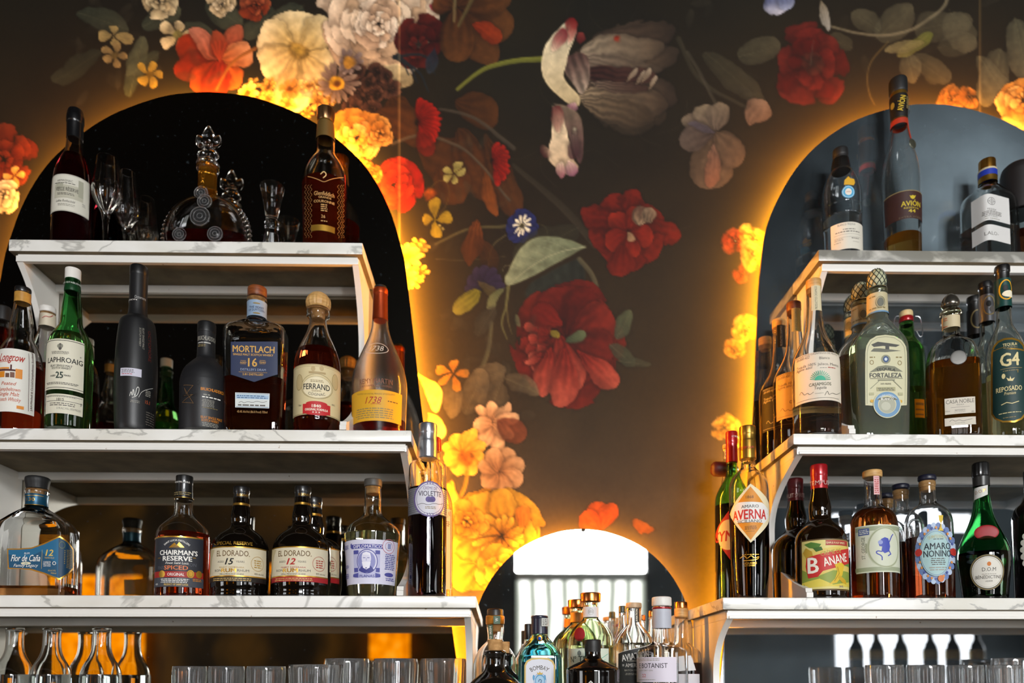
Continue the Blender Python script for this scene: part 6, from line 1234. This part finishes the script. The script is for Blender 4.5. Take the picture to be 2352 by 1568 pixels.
def gfour(cx, s, lab, k, capm, sleeve, front):
    X = lambda x: cx + (x - 2100) * k
    Y = lambda y: 3333 - (3333 - y) * k
    b = Bottle('H', 'tequila_bottle', lab, cx, s, ZR[1], [(Y(y), h * k) for y, h in ((260, 62), (480, 63), (590, 66), (620, 78), (660, 110), (710, 142), (760, 160), (820, 166), (1440, 164))], level=Y(960), liq='dcd89c', body='eef0e0', group=GMR, cyref=Y(900))
    b.lathe('cap', [(Y(148), 60 * k), (Y(154), 66 * k), (Y(198), 66 * k), (Y(206), 60 * k), (Y(268), 60 * k)], BLACKCAP, ridge=(40, .01)); b.sleeve('capsule', Y(262), Y(478), sleeve, .0016)
    b.label([('O', X(2105), Y(352), 44 * k, 78 * k, 9 * k, 'x' if not front else 'y'), ('E', X(2130), Y(385), 16 * k, 26 * k, 'c' if front else 'd'), ('E', X(2098), Y(338), 18 * k, 24 * k, 'k')], 'capsule_emblem', .0024)
    if front:
        b.label([('P', [(1992, 1305), (1992, 830), (2010, 780), (2040, 745), (2090, 722), (2150, 718), (2205, 735), (2240, 775), (2255, 830), (2255, 1305), (2225, 1345), (2170, 1368), (2080, 1368), (2020, 1345)], 'g'), ('P', [(2004, 1298), (2004, 836), (2020, 790), (2048, 758), (2094, 737), (2150, 733), (2198, 748), (2230, 785), (2243, 836), (2243, 1298), (2216, 1334), (2166, 1355), (2084, 1355), (2028, 1334)], '0f3330'),
                 ('T', 'TEQUILA', 2135, 768, 22, 'd8c890', {'w': 110, 'b': .02}), ('G', 2080, 785, 2190, 798, 1, 'x'), ('T', 'G4', 2135, 882, 98, 'd8c890', {'w': 150, 'b': .03}), ('R', 2060, 948, 2225, 952, 'x'), ('G', 2075, 962, 2200, 974, 1, 'x'), ('E', 2085, 1015, 14, 20, 'd8c890'), ('P', [(2120, 1050), (2105, 1025), (2130, 1035), (2135, 1012), (2145, 1035), (2170, 1022), (2155, 1050)], 'd8c890'), ('T', 'REPOSADO', 2130, 1106, 36, 'd8c890', {'w': 200, 'b': .02}), ('T', 'Premium', 2135, 1142, 24, 'd8c890', {'i': .3, 'w': 90}), ('L', [(2070, 1235), (2110, 1215), (2150, 1222), (2200, 1205)], 6, 'd8c890'), ('G', 2040, 1285, 2220, 1298, 1, 'd8c890'), ('G', 2080, 1322, 2180, 1334, 1, 'x')])
    return b
gfour(2100, .225, 'tequila bottle with dark green capsule and large arched green label edged in gold', 1.0, None, paint('12403a', .4), True)
gfour(1972, .14, 'tequila bottle with black cap and silver capsule, behind the green labelled one', .96, None, SILVER, False)
gfour(1880, .055, 'tequila bottle with all-black capsule at the back beside the mirror', .925, None, paint('17120f', .4), False)

# ================================================================== bottom shelf, hazy arch
GBR = 'bottles on the bottom shelf under the hazy arch'
b = Bottle('I', 'amaro_bottle', 'tall dark amaro bottle with gold screw cap and orange diamond label', 364, .225, ZR[2],
           [(235, 42), (288, 44), (302, 66), (325, 98), (355, 116), (400, 122), (600, 121), (760, 119), (900, 114), (1000, 108), (1058, 104)], level=500, liq='0e0503', body='f0e8d8', group=GBR, cyref=700)
b.lathe('screw_cap', [(38, 48), (43, 51), (84, 51), (88, 49), (120, 49), (124, 51), (234, 52)], GOLDCAP, ridge=(60, .008))
b.label([('T', 'AVERNA', 345, 178, 13, 'r', {'w': 62, 'b': .01})], 'cap_lettering', .0085)
b.label([('P', [(370, 388), (250, 570), (372, 738), (482, 565)], 'e8d8b0'), ('P', [(370, 404), (262, 570), (372, 722), (472, 565)], 'd98a1c'), ('P', [(300, 500), (438, 500), (474, 545), (474, 590), (452, 622), (290, 622), (256, 590), (258, 545)], 'e6e2dc'), ('T', '1868', 366, 466, 17, 'B', {'w': 46}), ('T', 'AMARO', 368, 521, 18, 'd', {'w': 104, 'b': .01}), ('T', 'AVERNA', 366, 568, 56, 'c4261c', {'w': 204, 'b': .03}), ('T', 'SICILIANO', 366, 609, 18, 'd', {'w': 146, 'b': .01}), ('G', 335, 636, 410, 660, 3, 'B'), ('R', 345, 668, 395, 670, 'B')])
b.label([('L', [(310, 830), (335, 812), (350, 835), (375, 810), (395, 832), (425, 815), (410, 840), (330, 845)], 4, 'g', 1), ('G', 318, 802, 425, 812, 1, 'g'), ('T', 'LIQUORE', 368, 858, 12, 'g', {'w': 80}), ('T', 'DI ERBE', 368, 872, 10, 'g', {'w': 60})], 'gold_script')
b = Bottle('I', 'amaro_bottle', 'green bottle with red screw cap and red label, behind the tall dark amaro', 268, .125, ZR[2],
           [(250, 33), (320, 35), (350, 48), (400, 84), (440, 105), (490, 110), (1060, 108)], level=500, liq='100c04', body='38a038', group=GBR, cyref=700)
b.lathe('screw_cap', [(72, 32), (76, 36), (140, 36), (144, 34), (256, 35)], REDCAP, ridge=(50, .01)); b.label([('T', 'CYNAR', 285, 112, 9, 'w', {'w': 40})], 'cap_lettering', .004)
b.label([('P', [(268, 520), (165, 690), (268, 860), (372, 690)], 'b01c1c'), ('E', 240, 690, 70, 90, 'e0d8c4'), ('T', 'CYNAR', 246, 695, 60, 'b01c1c', {'w': 200, 'b': .03, 'i': .1})])
b = Bottle('I', 'spirit_bottle', 'small clear bottle with paper neck label, hidden behind the green bottle with red cap', 235, .05, ZR[2], [(165, 20), (300, 22), (420, 40), (560, 78), (1060, 80)], level=900, liq='d8a840', group=GBR, cyref=700)
b.lathe('stopper', [(152, 18), (156, 22), (176, 22)], PALEWOOD); b.label([('R', 216, 190, 258, 240, 'c8b88c'), ('O', 240, 215, 14, 18, 3, 'k')], 'neck_label')
dd = at(1680, 1077, 1.80); dk = tube_data([Vector((0, 0, 0)), Vector((-.018, 0, .0005)), Vector((-.024, 0, .0007)), Vector((-.027, 0, .0008))], [.0195, .0195, .016, .006], 20)
# a stopper of dark red rubber leaning on the neck of the small clear bottle
tt = empty('pourer_stopper', (at(1652, 1077, 1.79).x, 1.79, at(1652, 1077, 1.79).z), 'dark red rubber stopper poking out sideways beside the green bottle neck', 'stopper')
V, Fc = tube_data([Vector((.030, 0, -.001)), Vector((0, 0, 0)), Vector((-.012, 0, .0005)), Vector((-.018, 0, .0007)), Vector((-.0205, 0, .0008))], [.017, .0185, .0175, .0125, .004], 20); mesh('rubber_plug', V, Fc, paint('4a0f12', .5), tt, angle=50)
V, Fc = tube_data([Vector((.028, 0, -.001)), Vector((.044, 0, -.002))], [.008, .008], 14); mesh('spout', V, Fc, SILVER, tt)
def banane(cx, s, lab, k, front):
    X = lambda x: cx + (x - 787) * k
    Y = lambda y: 1545 - (1545 - y) * k
    b = Bottle('I', 'liqueur_bottle', lab, cx, s, ZR[2], [(Y(y), h * k) for y, h in ((400, 50), (445, 56), (500, 70), (545, 71), (580, 66), (600, 76), (622, 110), (650, 142), (690, 160), (740, 164), (1055, 162))], solid=paint('150c05', .06, 0, .6), group=GBR, cyref=Y(800))
    b.lathe('screw_cap', [(Y(267), 48 * k), (Y(272), 53 * k), (Y(330), 53 * k), (Y(334), 51 * k), (Y(414), 53 * k)], REDCAP if front else paint('5a1014', .3, .2, .3), ridge=(50, .008))
    b.label([('T', 'FRUIT SPIRITS' if not front else 'TEMPUS', X(778), Y(382), 26 * k, 'c8a8a0', {'w': 100 * k})], 'cap_lettering', .004)
    if not front: return b
    b.label([('R', 672, 712, 955, 1020, 'd8cb7c'), ('R', 672, 712, 955, 720, '5a4420'), ('R', 672, 1010, 955, 1020, '5a4420'), ('R', 672, 712, 678, 1020, '5a4420'), ('P', [(678, 800), (955, 760), (955, 1010), (678, 1010)], 'd8c060'), ('P', [(678, 900), (760, 940), (860, 900), (955, 930), (955, 1010), (678, 1010)], '8a9a3c'), ('P', [(678, 980), (780, 950), (860, 985), (955, 970), (955, 1010), (678, 1010)], 'd8c44c'),
             ('P', [(690, 750), (730, 735), (790, 745), (770, 775), (720, 770)], '4f7a2c'), ('P', [(740, 770), (790, 760), (800, 780), (760, 792)], '3c6424'), ('P', [(684, 800), (700, 770), (735, 790), (745, 830), (700, 830)], 'b8942c'), ('P', [(880, 800), (930, 790), (955, 810), (955, 900), (900, 870)], '5c8a34'), ('R', 816, 722, 940, 752, 'a83028'), ('T', 'TEMPUS FUGIT SPIRITS', 878, 738, 12, 'e0d0a0', {'w': 108, 'b': .02}),
             ('T', 'CRÈME DE', 850, 792, 24, 'b09840', {'w': 124, 'rot': 10, 'b': .01}), ('P', [(705, 830), (760, 810), (955, 770), (955, 850), (800, 905), (770, 940), (715, 950), (700, 880)], 'c02420'), ('T', 'B', 742, 872, 92, 'ece4d4', {'w': 66, 'b': .02}), ('T', 'ANANE', 880, 836, 50, 'ece4d4', {'rot': 13, 'w': 160, 'b': .02}), ('P', [(868, 868), (900, 850), (922, 870), (912, 930), (880, 975), (834, 985), (870, 950), (884, 905)], 'd8b428'), ('P', [(896, 930), (930, 960), (936, 985), (912, 975), (886, 945)], 'c8a020'), ('L', [(884, 880), (894, 920), (866, 965)], 3, '8a6a14', 1), ('T', '26%', 906, 996, 12, 'p')])
    return b
banane(787, .225, 'dark brown bottle with red cap and yellow banana label with slanting red banner', 1.0, True)
banane(645, .12, 'dark brown bottle with maroon cap, tucked behind the banana labelled bottle', .935, False)
b = Bottle('I', 'liqueur_bottle', 'amber liqueur bottle with pink paper strip over its cork and sage label with blue monkey', 1105, .225, ZR[2],
           [(335, 52), (345, 54), (500, 54), (514, 66), (530, 104), (552, 132), (590, 147), (650, 150), (1055, 148)], level=528, liq='9a3a0a', group=GBR, cyref=800)
b.lathe('stopper', [(300, 56), (305, 62), (336, 62), (342, 56)], PALEWOOD)
b.label([('R', 1100, 342, 1134, 452, 'd8a8a8'), ('R', 1104, 350, 1130, 352, 'r'), ('G', 1104, 358, 1130, 445, 8, 'r')], 'pink_strip', .0007)
b.label([('R', 994, 630, 1256, 912, 'ccd0ba'), ('R', 994, 638, 1256, 664, '9aa284'), ('R', 994, 880, 1256, 904, '9aa284'), ('R', 1010, 655, 1074, 695, '4a5a8c'), ('G', 1014, 660, 1070, 690, 3, 'e'), ('T', 'ST. GEORGE', 1040, 772, 20, '7a8070', {'rot': 90, 'w': 130, 'b': .01}), ('G', 1052, 706, 1062, 838, 1, 'E'), ('E', 1172, 764, 92, 122, 'b4ba9c'), ('O', 1172, 764, 88, 117, 3, '8a906e'), ('E', 1172, 764, 82, 110, 'ccd0ba'),
         ('P', [(1128, 740), (1145, 715), (1165, 705), (1185, 712), (1192, 735), (1196, 760), (1190, 790), (1165, 800), (1146, 785), (1150, 760), (1134, 758)], 'u'), ('L', [(1190, 735), (1204, 700), (1212, 688)], 6, 'u'), ('L', [(1150, 790), (1120, 785), (1114, 800), (1150, 815), (1150, 840)], 6, 'u', 1), ('L', [(1190, 785), (1200, 805), (1185, 815)], 6, 'u'), ('E', 1140, 735, 14, 13, '8a94c8')])
ORN = '4a5a9c'
def nonino(cx, s, lab, k, front):
    X = lambda x: cx + (x - 1430) * k
    Y = lambda y: 1545 - (1545 - y) * k
    b = Bottle('I', 'amaro_bottle', lab, cx, s, ZR[2], [(Y(y), h * k) for y, h in ((400, 50), (490, 50), (502, 66), (518, 104), (540, 132), (575, 149), (640, 153), (1055, 150))], level=Y(692), liq='7c2208', group=GBR, cyref=Y(800))
    b.lathe('stopper', [(Y(328), 50 * k), (Y(334), 58 * k), (Y(356), 59 * k), (Y(364), 50 * k)], paint('16182a', .4)); b.lathe('cork', [(Y(362), 46 * k), (Y(425), 44 * k)], PALEWOOD); b.lathe('lip', [(Y(364), 50 * k), (Y(372), 54 * k), (Y(392), 54 * k), (Y(402), 50 * k)], glass())
    if not front: return b
    it = [('E', 1468, 800, 116, 176, '8a9cc0')]
    for i in range(26):
        a = 2 * PI * i / 26; it.append(('E', 1468 + 108 * math.cos(a), 800 + 166 * math.sin(a), 15, 18, 'b4c4dc' if i % 2 else '6a80b0'))
    for i in range(26):
        a = 2 * PI * (i + .5) / 26; it.append(('E', 1468 + 97 * math.cos(a), 800 + 152 * math.sin(a), 6, 8, 'd89048' if i % 3 else ORN))
    it += [('E', 1468, 800, 86, 136, 'a4c4c4'), ('O', 1468, 800, 82, 130, 2, ORN), ('E', 1370, 798, 20, 22, 'b02820'), ('E', 1566, 794, 16, 22, 'b02820'), ('E', 1496, 950, 17, 20, 'c8743c'), ('P', [(1480, 576), (1506, 576), (1504, 606), (1496, 622), (1498, 650), (1510, 668), (1478, 668), (1490, 650), (1492, 622), (1483, 606)], 'd8b83c'),
           ('T', 'QUINTESSENTIA', 1478, 700, 18, 'c8b878', {'w': 110, 'arc': 150}), ('G', 1452, 712, 1510, 722, 1, 'd'), ('T', 'AMARO', 1480, 758, 38, '243038', {'w': 148, 'b': .015}), ('T', 'NONINO', 1480, 802, 38, '243038', {'w': 152, 'b': .015}), ('G', 1440, 826, 1520, 872, 4, 'd'), ('G', 1430, 878, 1530, 905, 2, 'a')]
    b.label(it); return b
nonino(1430, .225, 'clear amaro bottle with navy stopper and ornate pale blue oval wreath label', 1.0, True)
nonino(1272, .14, 'amaro bottle with navy stopper, half hidden behind the wreath labelled one', .955, False)
nonino(1180, .055, 'amaro bottle with navy stopper, last in its row beside the mirror', .908, False)
b = Bottle('I', 'liqueur_bottle', 'bell shaped green liqueur bottle with black top, red wax seal and round cream label', 1752, .225, ZR[2],
           [(340, 50), (395, 49), (470, 52), (540, 62), (600, 84), (660, 116), (715, 146), (760, 162), (800, 167), (860, 165), (960, 152), (1055, 142)], body='1c8a30', level=782, liq='0a0a04', group=GBR, cyref=800)
b.lathe('cap', [(255, 44), (262, 54), (330, 58), (346, 50)], BLACKCAP, ridge=(14, .03)); b.sleeve('capsule', 344, 398, paint('3c3c3a', .35, .5), .0014)
b.label([('P', [(1671, 432), (1700, 418), (1740, 404), (1774, 396), (1774, 452), (1740, 468), (1700, 486), (1671, 504)], 'd0cfc8'), ('T', 'D.O.M', 1732, 433, 18, 'g', {'w': 58, 'rot': 14})], 'slanted_band', .0012)
b.ball('wax_seal', 1768, 678, 64, 46, 6, paint('98101a', .5), None, 0.001)
b.label([('E', 1776, 912, 106, 108, '2c2a1c'), ('O', 1776, 912, 103, 105, 5, 'x'), ('E', 1776, 912, 94, 95, 'd8d4c8'), ('O', 1776, 912, 88, 89, 2, 'a'), ('E', 1784, 862, 12, 13, 'c8701c'), ('T', 'D.O.M', 1784, 894, 22, '3a3830', {'w': 82}), ('T', 'BÉNÉDICTINE', 1782, 940, 19, '3a3830', {'w': 152}), ('G', 1735, 918, 1832, 926, 1, 'a'), ('T', 'LIQUEUR', 1784, 964, 8, 'd', {'w': 42})])
b = Bottle('I', 'liqueur_bottle', 'black bottle with scalloped white label edge, past the bell shaped green one', 2060, .225, ZR[2], [(440, 60), (488, 80), (505, 118), (540, 140), (600, 147), (1055, 145)], solid=NEARBLACK, group=GBR, cyref=800)
b.lathe('cap', [(300, 56), (306, 60), (445, 58)], MATTE)
b.label([('E', 2065, 780, 86, 150, 'd8d4c8')] + [('E', 2065 + 84 * math.cos(2 * PI * i / 22), 780 + 148 * math.sin(2 * PI * i / 22), 12, 16, 'd8d4c8') for i in range(22)])

# ================================================================== counter between the units
GC = 'gin bottles on the counter between the shelf units'
b = Bottle('F', 'whiskey_bottle', 'clear bottle with brown cap and green paper strip down its neck', 405, .17, ZC, [(945, 68), (1050, 56), (1075, 62), (1110, 100), (1160, 142), (1220, 168), (1300, 174), (1800, 172)], level=None, body='f2eee6', group=GC, cyref=1300)
b.lathe('cap', [(820, 58), (826, 64), (876, 65)], paint('1c1612', .4)); b.lathe('gold_collar', [(872, 70), (878, 75), (938, 75), (946, 62)], paint('a8782c', .35, .6)); b.lathe('cork', [(940, 50), (1000, 48)], CORK)
b.label([('R', 355, 950, 388, 1062, '4a6450'), ('T', 'O IRISH', 371, 1010, 18, 'w', {'rot': 90, 'w': 96, 'b': .01})], 'neck_strip', .0008)
b.label([('R', 396, 880, 436, 944, '4a6450'), ('T', 'W', 415, 910, 18, 'w', {'rot': 90})], 'collar_strip', .0062)
b = Bottle('F', 'gin_bottle', 'cork-topped dark apothecary bottle with flared lip, nearest the bottom edge', 405, .40, ZC, [(1150, 72), (1160, 90), (1182, 90), (1198, 74), (1285, 76), (1320, 92), (1350, 130), (1385, 175), (1430, 210), (1480, 220), (1800, 220)], solid=paint('14100c', .06, 0, .6), group=GC, cyref=1380)
b.lathe('cork', [(1063, 56), (1068, 60), (1130, 56), (1170, 50)], CORK)
b = Bottle('F', 'gin_bottle', 'cork-topped dark apothecary bottle standing right behind its twin', 484, .27, ZC, [(1172, 48), (1180, 60), (1198, 60), (1212, 48), (1300, 50), (1330, 78), (1370, 125), (1420, 150), (1480, 158), (1800, 158)], solid=paint('14100c', .06, 0, .6), group=GC, cyref=1380)
b.lathe('cork', [(1082, 36), (1088, 38), (1150, 36), (1180, 30)], CORK)
b = Bottle('F', 'gin_bottle', 'sapphire blue square gin bottle with navy cap and white arched label', 760, .27, ZC, [(1015, 66), (1040, 70), (1060, 84), (1100, 118), (1145, 152), (1185, 170), (1240, 176), (1800, 176)], foot='rect', dr=.62, ex=6, body='58c4dc', level=1190, liq='90e0ee', group=GC, cyref=1380, thick=.004, sm=1)
b.lathe('cap', [(872, 62), (878, 68), (890, 68), (896, 66), (1022, 66)], paint('151a30', .35, 0, .3))
b.label([('R', 770, 898, 814, 962, 'c8c8c0'), ('G', 776, 905, 808, 955, 4, 'd')], 'cap_strip', .0062)
b.ball('badge', 760, 1054, 24, 30, 7, GOLDCAP, None, .001); b.ball('badge_gem', 760, 1058, 12, 14, 9, paint('1c50c0', .15), None, .003)
b.label([('P', [(638, 1600), (638, 1270), (655, 1235), (690, 1215), (760, 1208), (832, 1215), (866, 1235), (882, 1270), (882, 1600)], 'd0b05c'), ('P', [(650, 1600), (650, 1274), (666, 1245), (696, 1228), (760, 1221), (826, 1228), (854, 1245), (870, 1274), (870, 1600)], 'dcdce4'), ('T', 'BOMBAY', 758, 1288, 34, '4a4438', {'w': 152, 'arc': 130, 'b': .01}), ('E', 762, 1392, 50, 60, '5a9cc8'), ('O', 762, 1392, 46, 56, 5, 'dcdce4'), ('E', 762, 1394, 34, 40, 'a4c8e0'), ('P', [(742, 1345), (738, 1325), (752, 1335), (760, 1318), (770, 1335), (784, 1325), (780, 1345)], 'd0a838'), ('E', 712, 1368, 9, 22, '5a9cc8'), ('E', 800, 1368, 9, 22, '5a9cc8'), ('L', [(750, 1400), (760, 1378), (775, 1390), (768, 1410)], 5, '2a5a90', 1)])
b = Bottle('F', 'gin_bottle', 'dark capped bottle mostly hidden behind the sapphire blue one', 668, .12, ZC, [(1060, 30), (1100, 34), (1180, 80), (1240, 110), (1800, 110)], level=1260, liq='c8d8d8', body='e8f0ee', group=GC, cyref=1380)
b.lathe('cap', [(940, 26), (946, 30), (1066, 30)], paint('15171c', .4))
def tenner(cx, s, lab, k, front):
    X = lambda x: cx + (x - 1168) * k
    Y = lambda y: 1380 - (1380 - y) * k
    b = Bottle('F', 'gin_bottle', lab, cx, s, ZC, [(Y(y), h * k) for y, h in ((770, 54), (800, 56), (885, 58), (905, 66), (930, 100), (965, 138), (1005, 162), (1040, 176), (1100, 182), (1250, 180), (1800, 172))], body='c8dca0', level=Y(1110), liq='e4ecc8', group=GC, cyref=Y(1380))
    b.lathe('cap', [(Y(689), 76 * k), (Y(694), 82 * k), (Y(760), 80 * k), (Y(768), 58 * k)], COPPER, ridge=(70, .008)); b.sleeve('neck_label', Y(806), Y(888), paint('dcd8d8', .5) if front else paint('c8882c', .4), .0012)
    if not front: return b
    b.label([('O', 1166, 845, 20, 24, 2, 'a'), ('G', 1150, 835, 1182, 855, 2, 'a')], 'neck_emblem', .002)
    b.ball('wax_seal', 1078, 1025, 50, 54, 6, paint('a01418', .5), None, .001)
    b.label([('R', 996, 1136, 1306, 1600, 'd4dcc8'), ('P', [(1060, 1165), (1075, 1150), (1090, 1165), (1090, 1185), (1075, 1200), (1060, 1185)], '7a8078'), ('T', 'Nº TEN', 1080, 1222, 48, '3a4a3c', {'w': 170, 'b': .01}), ('L', [(1225, 1235), (1265, 1205), (1300, 1180)], 4, 'm'), ('L', [(1230, 1250), (1280, 1225)], 3, 'm')])
    return b
tenner(1168, .20, 'domed pale green gin bottle with ridged copper cap and red wax seal', 1.0, True)
tenner(1062, .09, 'second copper capped green gin bottle with amber neck, behind the red sealed one', .92, False)
b = Bottle('F', 'gin_bottle', 'squat black apothecary bottle with black wrapped neck and small white diamond', 1182, .36, ZC, [(1120, 62), (1200, 64), (1225, 74), (1245, 120), (1270, 170), (1290, 206), (1310, 216), (1340, 214), (1800, 212)], solid=paint('0d0a08', .06, 0, .6), group=GC, cyref=1380)
b.lathe('wrapped_stopper', [(1064, 60), (1070, 67), (1120, 66), (1180, 62), (1204, 66)], paint('1a1815', .5)); b.label([('P', [(1120, 1440), (1165, 1392), (1212, 1440), (1165, 1490)], 'd8d4cc'), ('P', [(1132, 1440), (1165, 1404), (1200, 1440), (1165, 1478)], '1a1815')])
b = Bottle('F', 'gin_bottle', 'clear gin bottle with cream cap and slanted black label beginning AVIA', 1512, .19, ZC, [(808, 60), (935, 60), (960, 74), (1005, 112), (1050, 146), (1095, 164), (1140, 168), (1800, 166)], level=1092, liq='e4e8e0', body='f2f2ec', group=GC, cyref=1380)
b.lathe('cap', [(770, 58), (775, 63), (806, 64), (812, 60)], paint('c8a884', .5))
b.label([('R', 1512, 818, 1548, 930, '26241f'), ('T', 'AVIATION', 1530, 874, 18, 'c', {'rot': 90, 'w': 100, 'b': .02})], 'neck_strip', .0008)
b.label([('P', [(1386, 1600), (1386, 1178), (1420, 1162), (1660, 1100), (1660, 1600)], '2c2c2a'), ('T', 'AVIATION', 1520, 1196, 50, 'e0dcd4', {'w': 230, 'rot': 9, 'b': .03}), ('R', 1454, 1232, 1600, 1240, 'a'), ('T', '= AMERICAN', 1510, 1270, 30, 'c8c4bc', {'w': 190, 'b': .02}), ('T', 'BATCH DISTILLED', 1520, 1310, 14, 'a', {'w': 170, 'b': .02}), ('G', 1440, 1330, 1600, 1350, 2, 'a'), ('L', [(1386, 1178), (1420, 1162), (1660, 1100)], 4, 'c8c4bc')])
b = Bottle('F', 'gin_bottle', 'dark green capped clear bottle just behind the AVIA labelled gin', 1420, .08, ZC, [(850, 30), (980, 34), (1040, 60), (1120, 100), (1800, 100)], level=1150, liq='e0e8e0', body='e8f0ec', group=GC, cyref=1380)
b.lathe('cap', [(796, 26), (802, 30), (838, 30), (852, 30)], paint('2c3a34', .4))
b = Bottle('F', 'gin_bottle', 'clear round gin bottle with white screw cap, red line and white label', 1735, .27, ZC, [(800, 68), (822, 74), (980, 74), (1080, 76), (1100, 94), (1115, 140), (1130, 180), (1150, 202), (1180, 206), (1800, 204)], level=1420, liq='e4e8ec', body='f4f4f4', group=GC, cyref=1380)
b.lathe('screw_cap', [(722, 70), (728, 79), (790, 80), (797, 74)], WHITECAP, ridge=(50, .008)); b.lathe('red_line', [(806, 79), (820, 79.5)], REDCAP); b.sleeve('neck_label', 824, 976, paint('b8bac4', .5), .001)
b.label([('R', 1532, 1205, 1846, 1405, 'dcd4e0'), ('G', 1545, 1214, 1720, 1238, 2, 'a'), ('T', 'E BOTANIST', 1646, 1273, 38, '2c2830', {'w': 218, 'b': .005}), ('T', 'ISLAY DRY GIN', 1598, 1312, 12, 'a', {'w': 100}), ('T', '22', 1590, 1352, 26, 'c05060', {'w': 28}), ('G', 1550, 1380, 1690, 1390, 1, 'a')])
b.label([('O', 1590, 1176, 56, 16, 4, '8a8888'), ('T', '100 % ISLAY', 1590, 1176, 12, '8a8888', {'w': 90})], 'embossed_band')
b = Bottle('F', 'spirit_bottle', 'clear bottle with copper cap and wooden collar, dark spirit below, beside the white bracket', 1890, .11, ZC, [(835, 52), (1080, 56), (1110, 80), (1145, 140), (1185, 164), (1800, 164)], level=1250, liq='2c0c10', body='f0ece4', group=GC, cyref=1380)
b.lathe('cap', [(764, 50), (769, 54), (816, 54)], COPPER); b.lathe('wooden_collar', [(814, 50), (820, 55), (880, 54), (896, 46)], PALEWOOD)
b.label([('P', [(1880, 1200), (1960, 1192), (2000, 1310), (1880, 1318)], 'd8d8d8'), ('R', 1880, 1340, 2030, 1600, 'd0ccd0')])
b = Bottle('F', 'spirit_bottle', 'small copper capped bottle glimpsed between the AVIA gin and the white capped gin', 1655, .06, ZC, [(880, 24), (1000, 26), (1080, 60), (1140, 80), (1800, 80)], level=None, body='f0f0ea', group=GC, cyref=1380)
b.lathe('cap', [(836, 22), (842, 26), (886, 26)], COPPER)

# ================================================================== tumblers and carafes on the counter
GG = 'ribbed tumblers on the counter'
def tumbler(px, py, hw, s, label, rib, name='tumbler'):
    Y = YM - s; p = at(px, py, Y); r = hw * Y / F * math.cos(math.atan((px - 1146) / F)); h = at(px, py, Y - r).z - ZC
    root = empty(name, (p.x, Y, ZC), label, 'glass', GG)
    o = [(0, 0), (r * .80, 0), (r * .84, .004), (r * .93, h * .5), (r, h - .012), (r * 1.0, h - .003), (r * .985, h)]
    inn = [(r * .93, h - .001), (r * .91, h - .014), (r * .84, h * .5), (r * .74, .018), (0, .016)]
    V, Fc = lathe_data(o + inn, 72); V2 = []
    for x, y, z in V:
        k = 1.0; l = math.hypot(x, y)
        if rib and .006 < z < h - .010 and l > r * .78:
            a = math.atan2(y, x)
            if rib == 'cut': k = 1 + .028 * math.cos(12 * a + z * 260) * math.cos(12 * a - z * 260)
            else: k = 1 + .03 * abs(math.cos(rib * a / 2))
        if rib == 'cut' and z > h - .008: k = 1 + .015 * math.cos(36 * math.atan2(y, x))
        V2.append((x * k, y * k, z))
    mesh('glass_wall', V2, Fc, glass('f2f6f8', .01, 1.48, .97), root, angle=60)
    return root
for args in ((436, 1529, 40, .20, 'ribbed tumbler, first in the short front row before the orange glow', 20), (521, 1529, 42, .20, 'ribbed tumbler, second in the short front row', 20), (612, 1529, 45, .20, 'ribbed tumbler between the front row and the beaded glass', 20), (726, 1525, 62, .245, 'wide cut glass tumbler with beaded rim', 'cut'),
             (797, 1511, 51, .085, 'tall ribbed tumbler behind the beaded glass', 26), (909, 1511, 50, .085, 'tall ribbed tumbler between its two twins', 26), (1018, 1511, 52, .085, 'tall ribbed tumbler beside the white bracket', 26),
             (2030, 1526, 46, .155, 'ribbed tumbler at the start of the row under the hazy mirror', 18), (2125, 1526, 45, .155, 'ribbed tumbler second along under the hazy mirror', 18), (2216, 1526, 44, .155, 'ribbed tumbler third along under the hazy mirror', 18), (2306, 1526, 44, .155, 'ribbed tumbler nearest the edge under the hazy mirror', 18), (2320, 1510, 46, .06, 'ribbed tumbler rising behind the row under the hazy mirror', 18)):
    tumbler(*args)
for px, lab in ((32, 'clear long necked carafe at the outer end'), (117, 'clear long necked carafe between two alike'), (232, 'clear long necked carafe in front of the orange glow')):
    b = Bottle('D', 'carafe', lab, px * 2.97, .075, ZC, [(1190, 72), (1200, 66), (1250, 62), (1340, 66), (1400, 90), (1440, 120), (1490, 140), (1530, 146), (1800, 146)], body='eef4f4', level=1510, liq='cfd8dc', group='clear carafes on the counter', cat='carafe', cyref=1480)

# ================================================================== service counter behind the photographer with dark wine bottles, seen mirrored
tag(box('service_counter', 1.55, 3.2, -0.55, -0.12, 0.0, 1.415, WOOD, None, .006), 'dark wooden service counter across the aisle from the hazy mirror', 'counter')
LABS = ('at the start of its row', 'second in its row', 'third in its row', 'fourth in its row', 'fifth in its row', 'at the end of its row')
first = None
for i, x in enumerate((1.90, 2.01, 2.14, 2.30, 2.42, 2.55)):
    if first is None:
        first = empty('wine_bottle', (x, -0.28, 1.4152), 'dark wine bottle on the service counter, ' + LABS[0], 'bottle', 'wine bottles on the service counter')
        V, Fc = lathe_data(chaikin([(0, 0), (.036, 0), (.0385, .006), (.0385, .185), (.034, .212), (.0155, .245), (.0135, .305), (.015, .306), (.015, .318), (0, .319)], 1), 28); mesh('bottle_body', V, Fc, paint('0d120c', .08, 0, .5), first)
        V, Fc = lathe_data([(.0392, .140), (.0392, .186)], 28); mesh('bottle_label', V, Fc, paint('b89a1c', .5), first)
    else:
        r_ = first.copy(); COL.objects.link(r_); r_.location.x = x; r_['label'] = 'dark wine bottle on the service counter, ' + LABS[i]
        for ch in list(first.children):
            c = ch.copy(); COL.objects.link(c); c.parent = r_
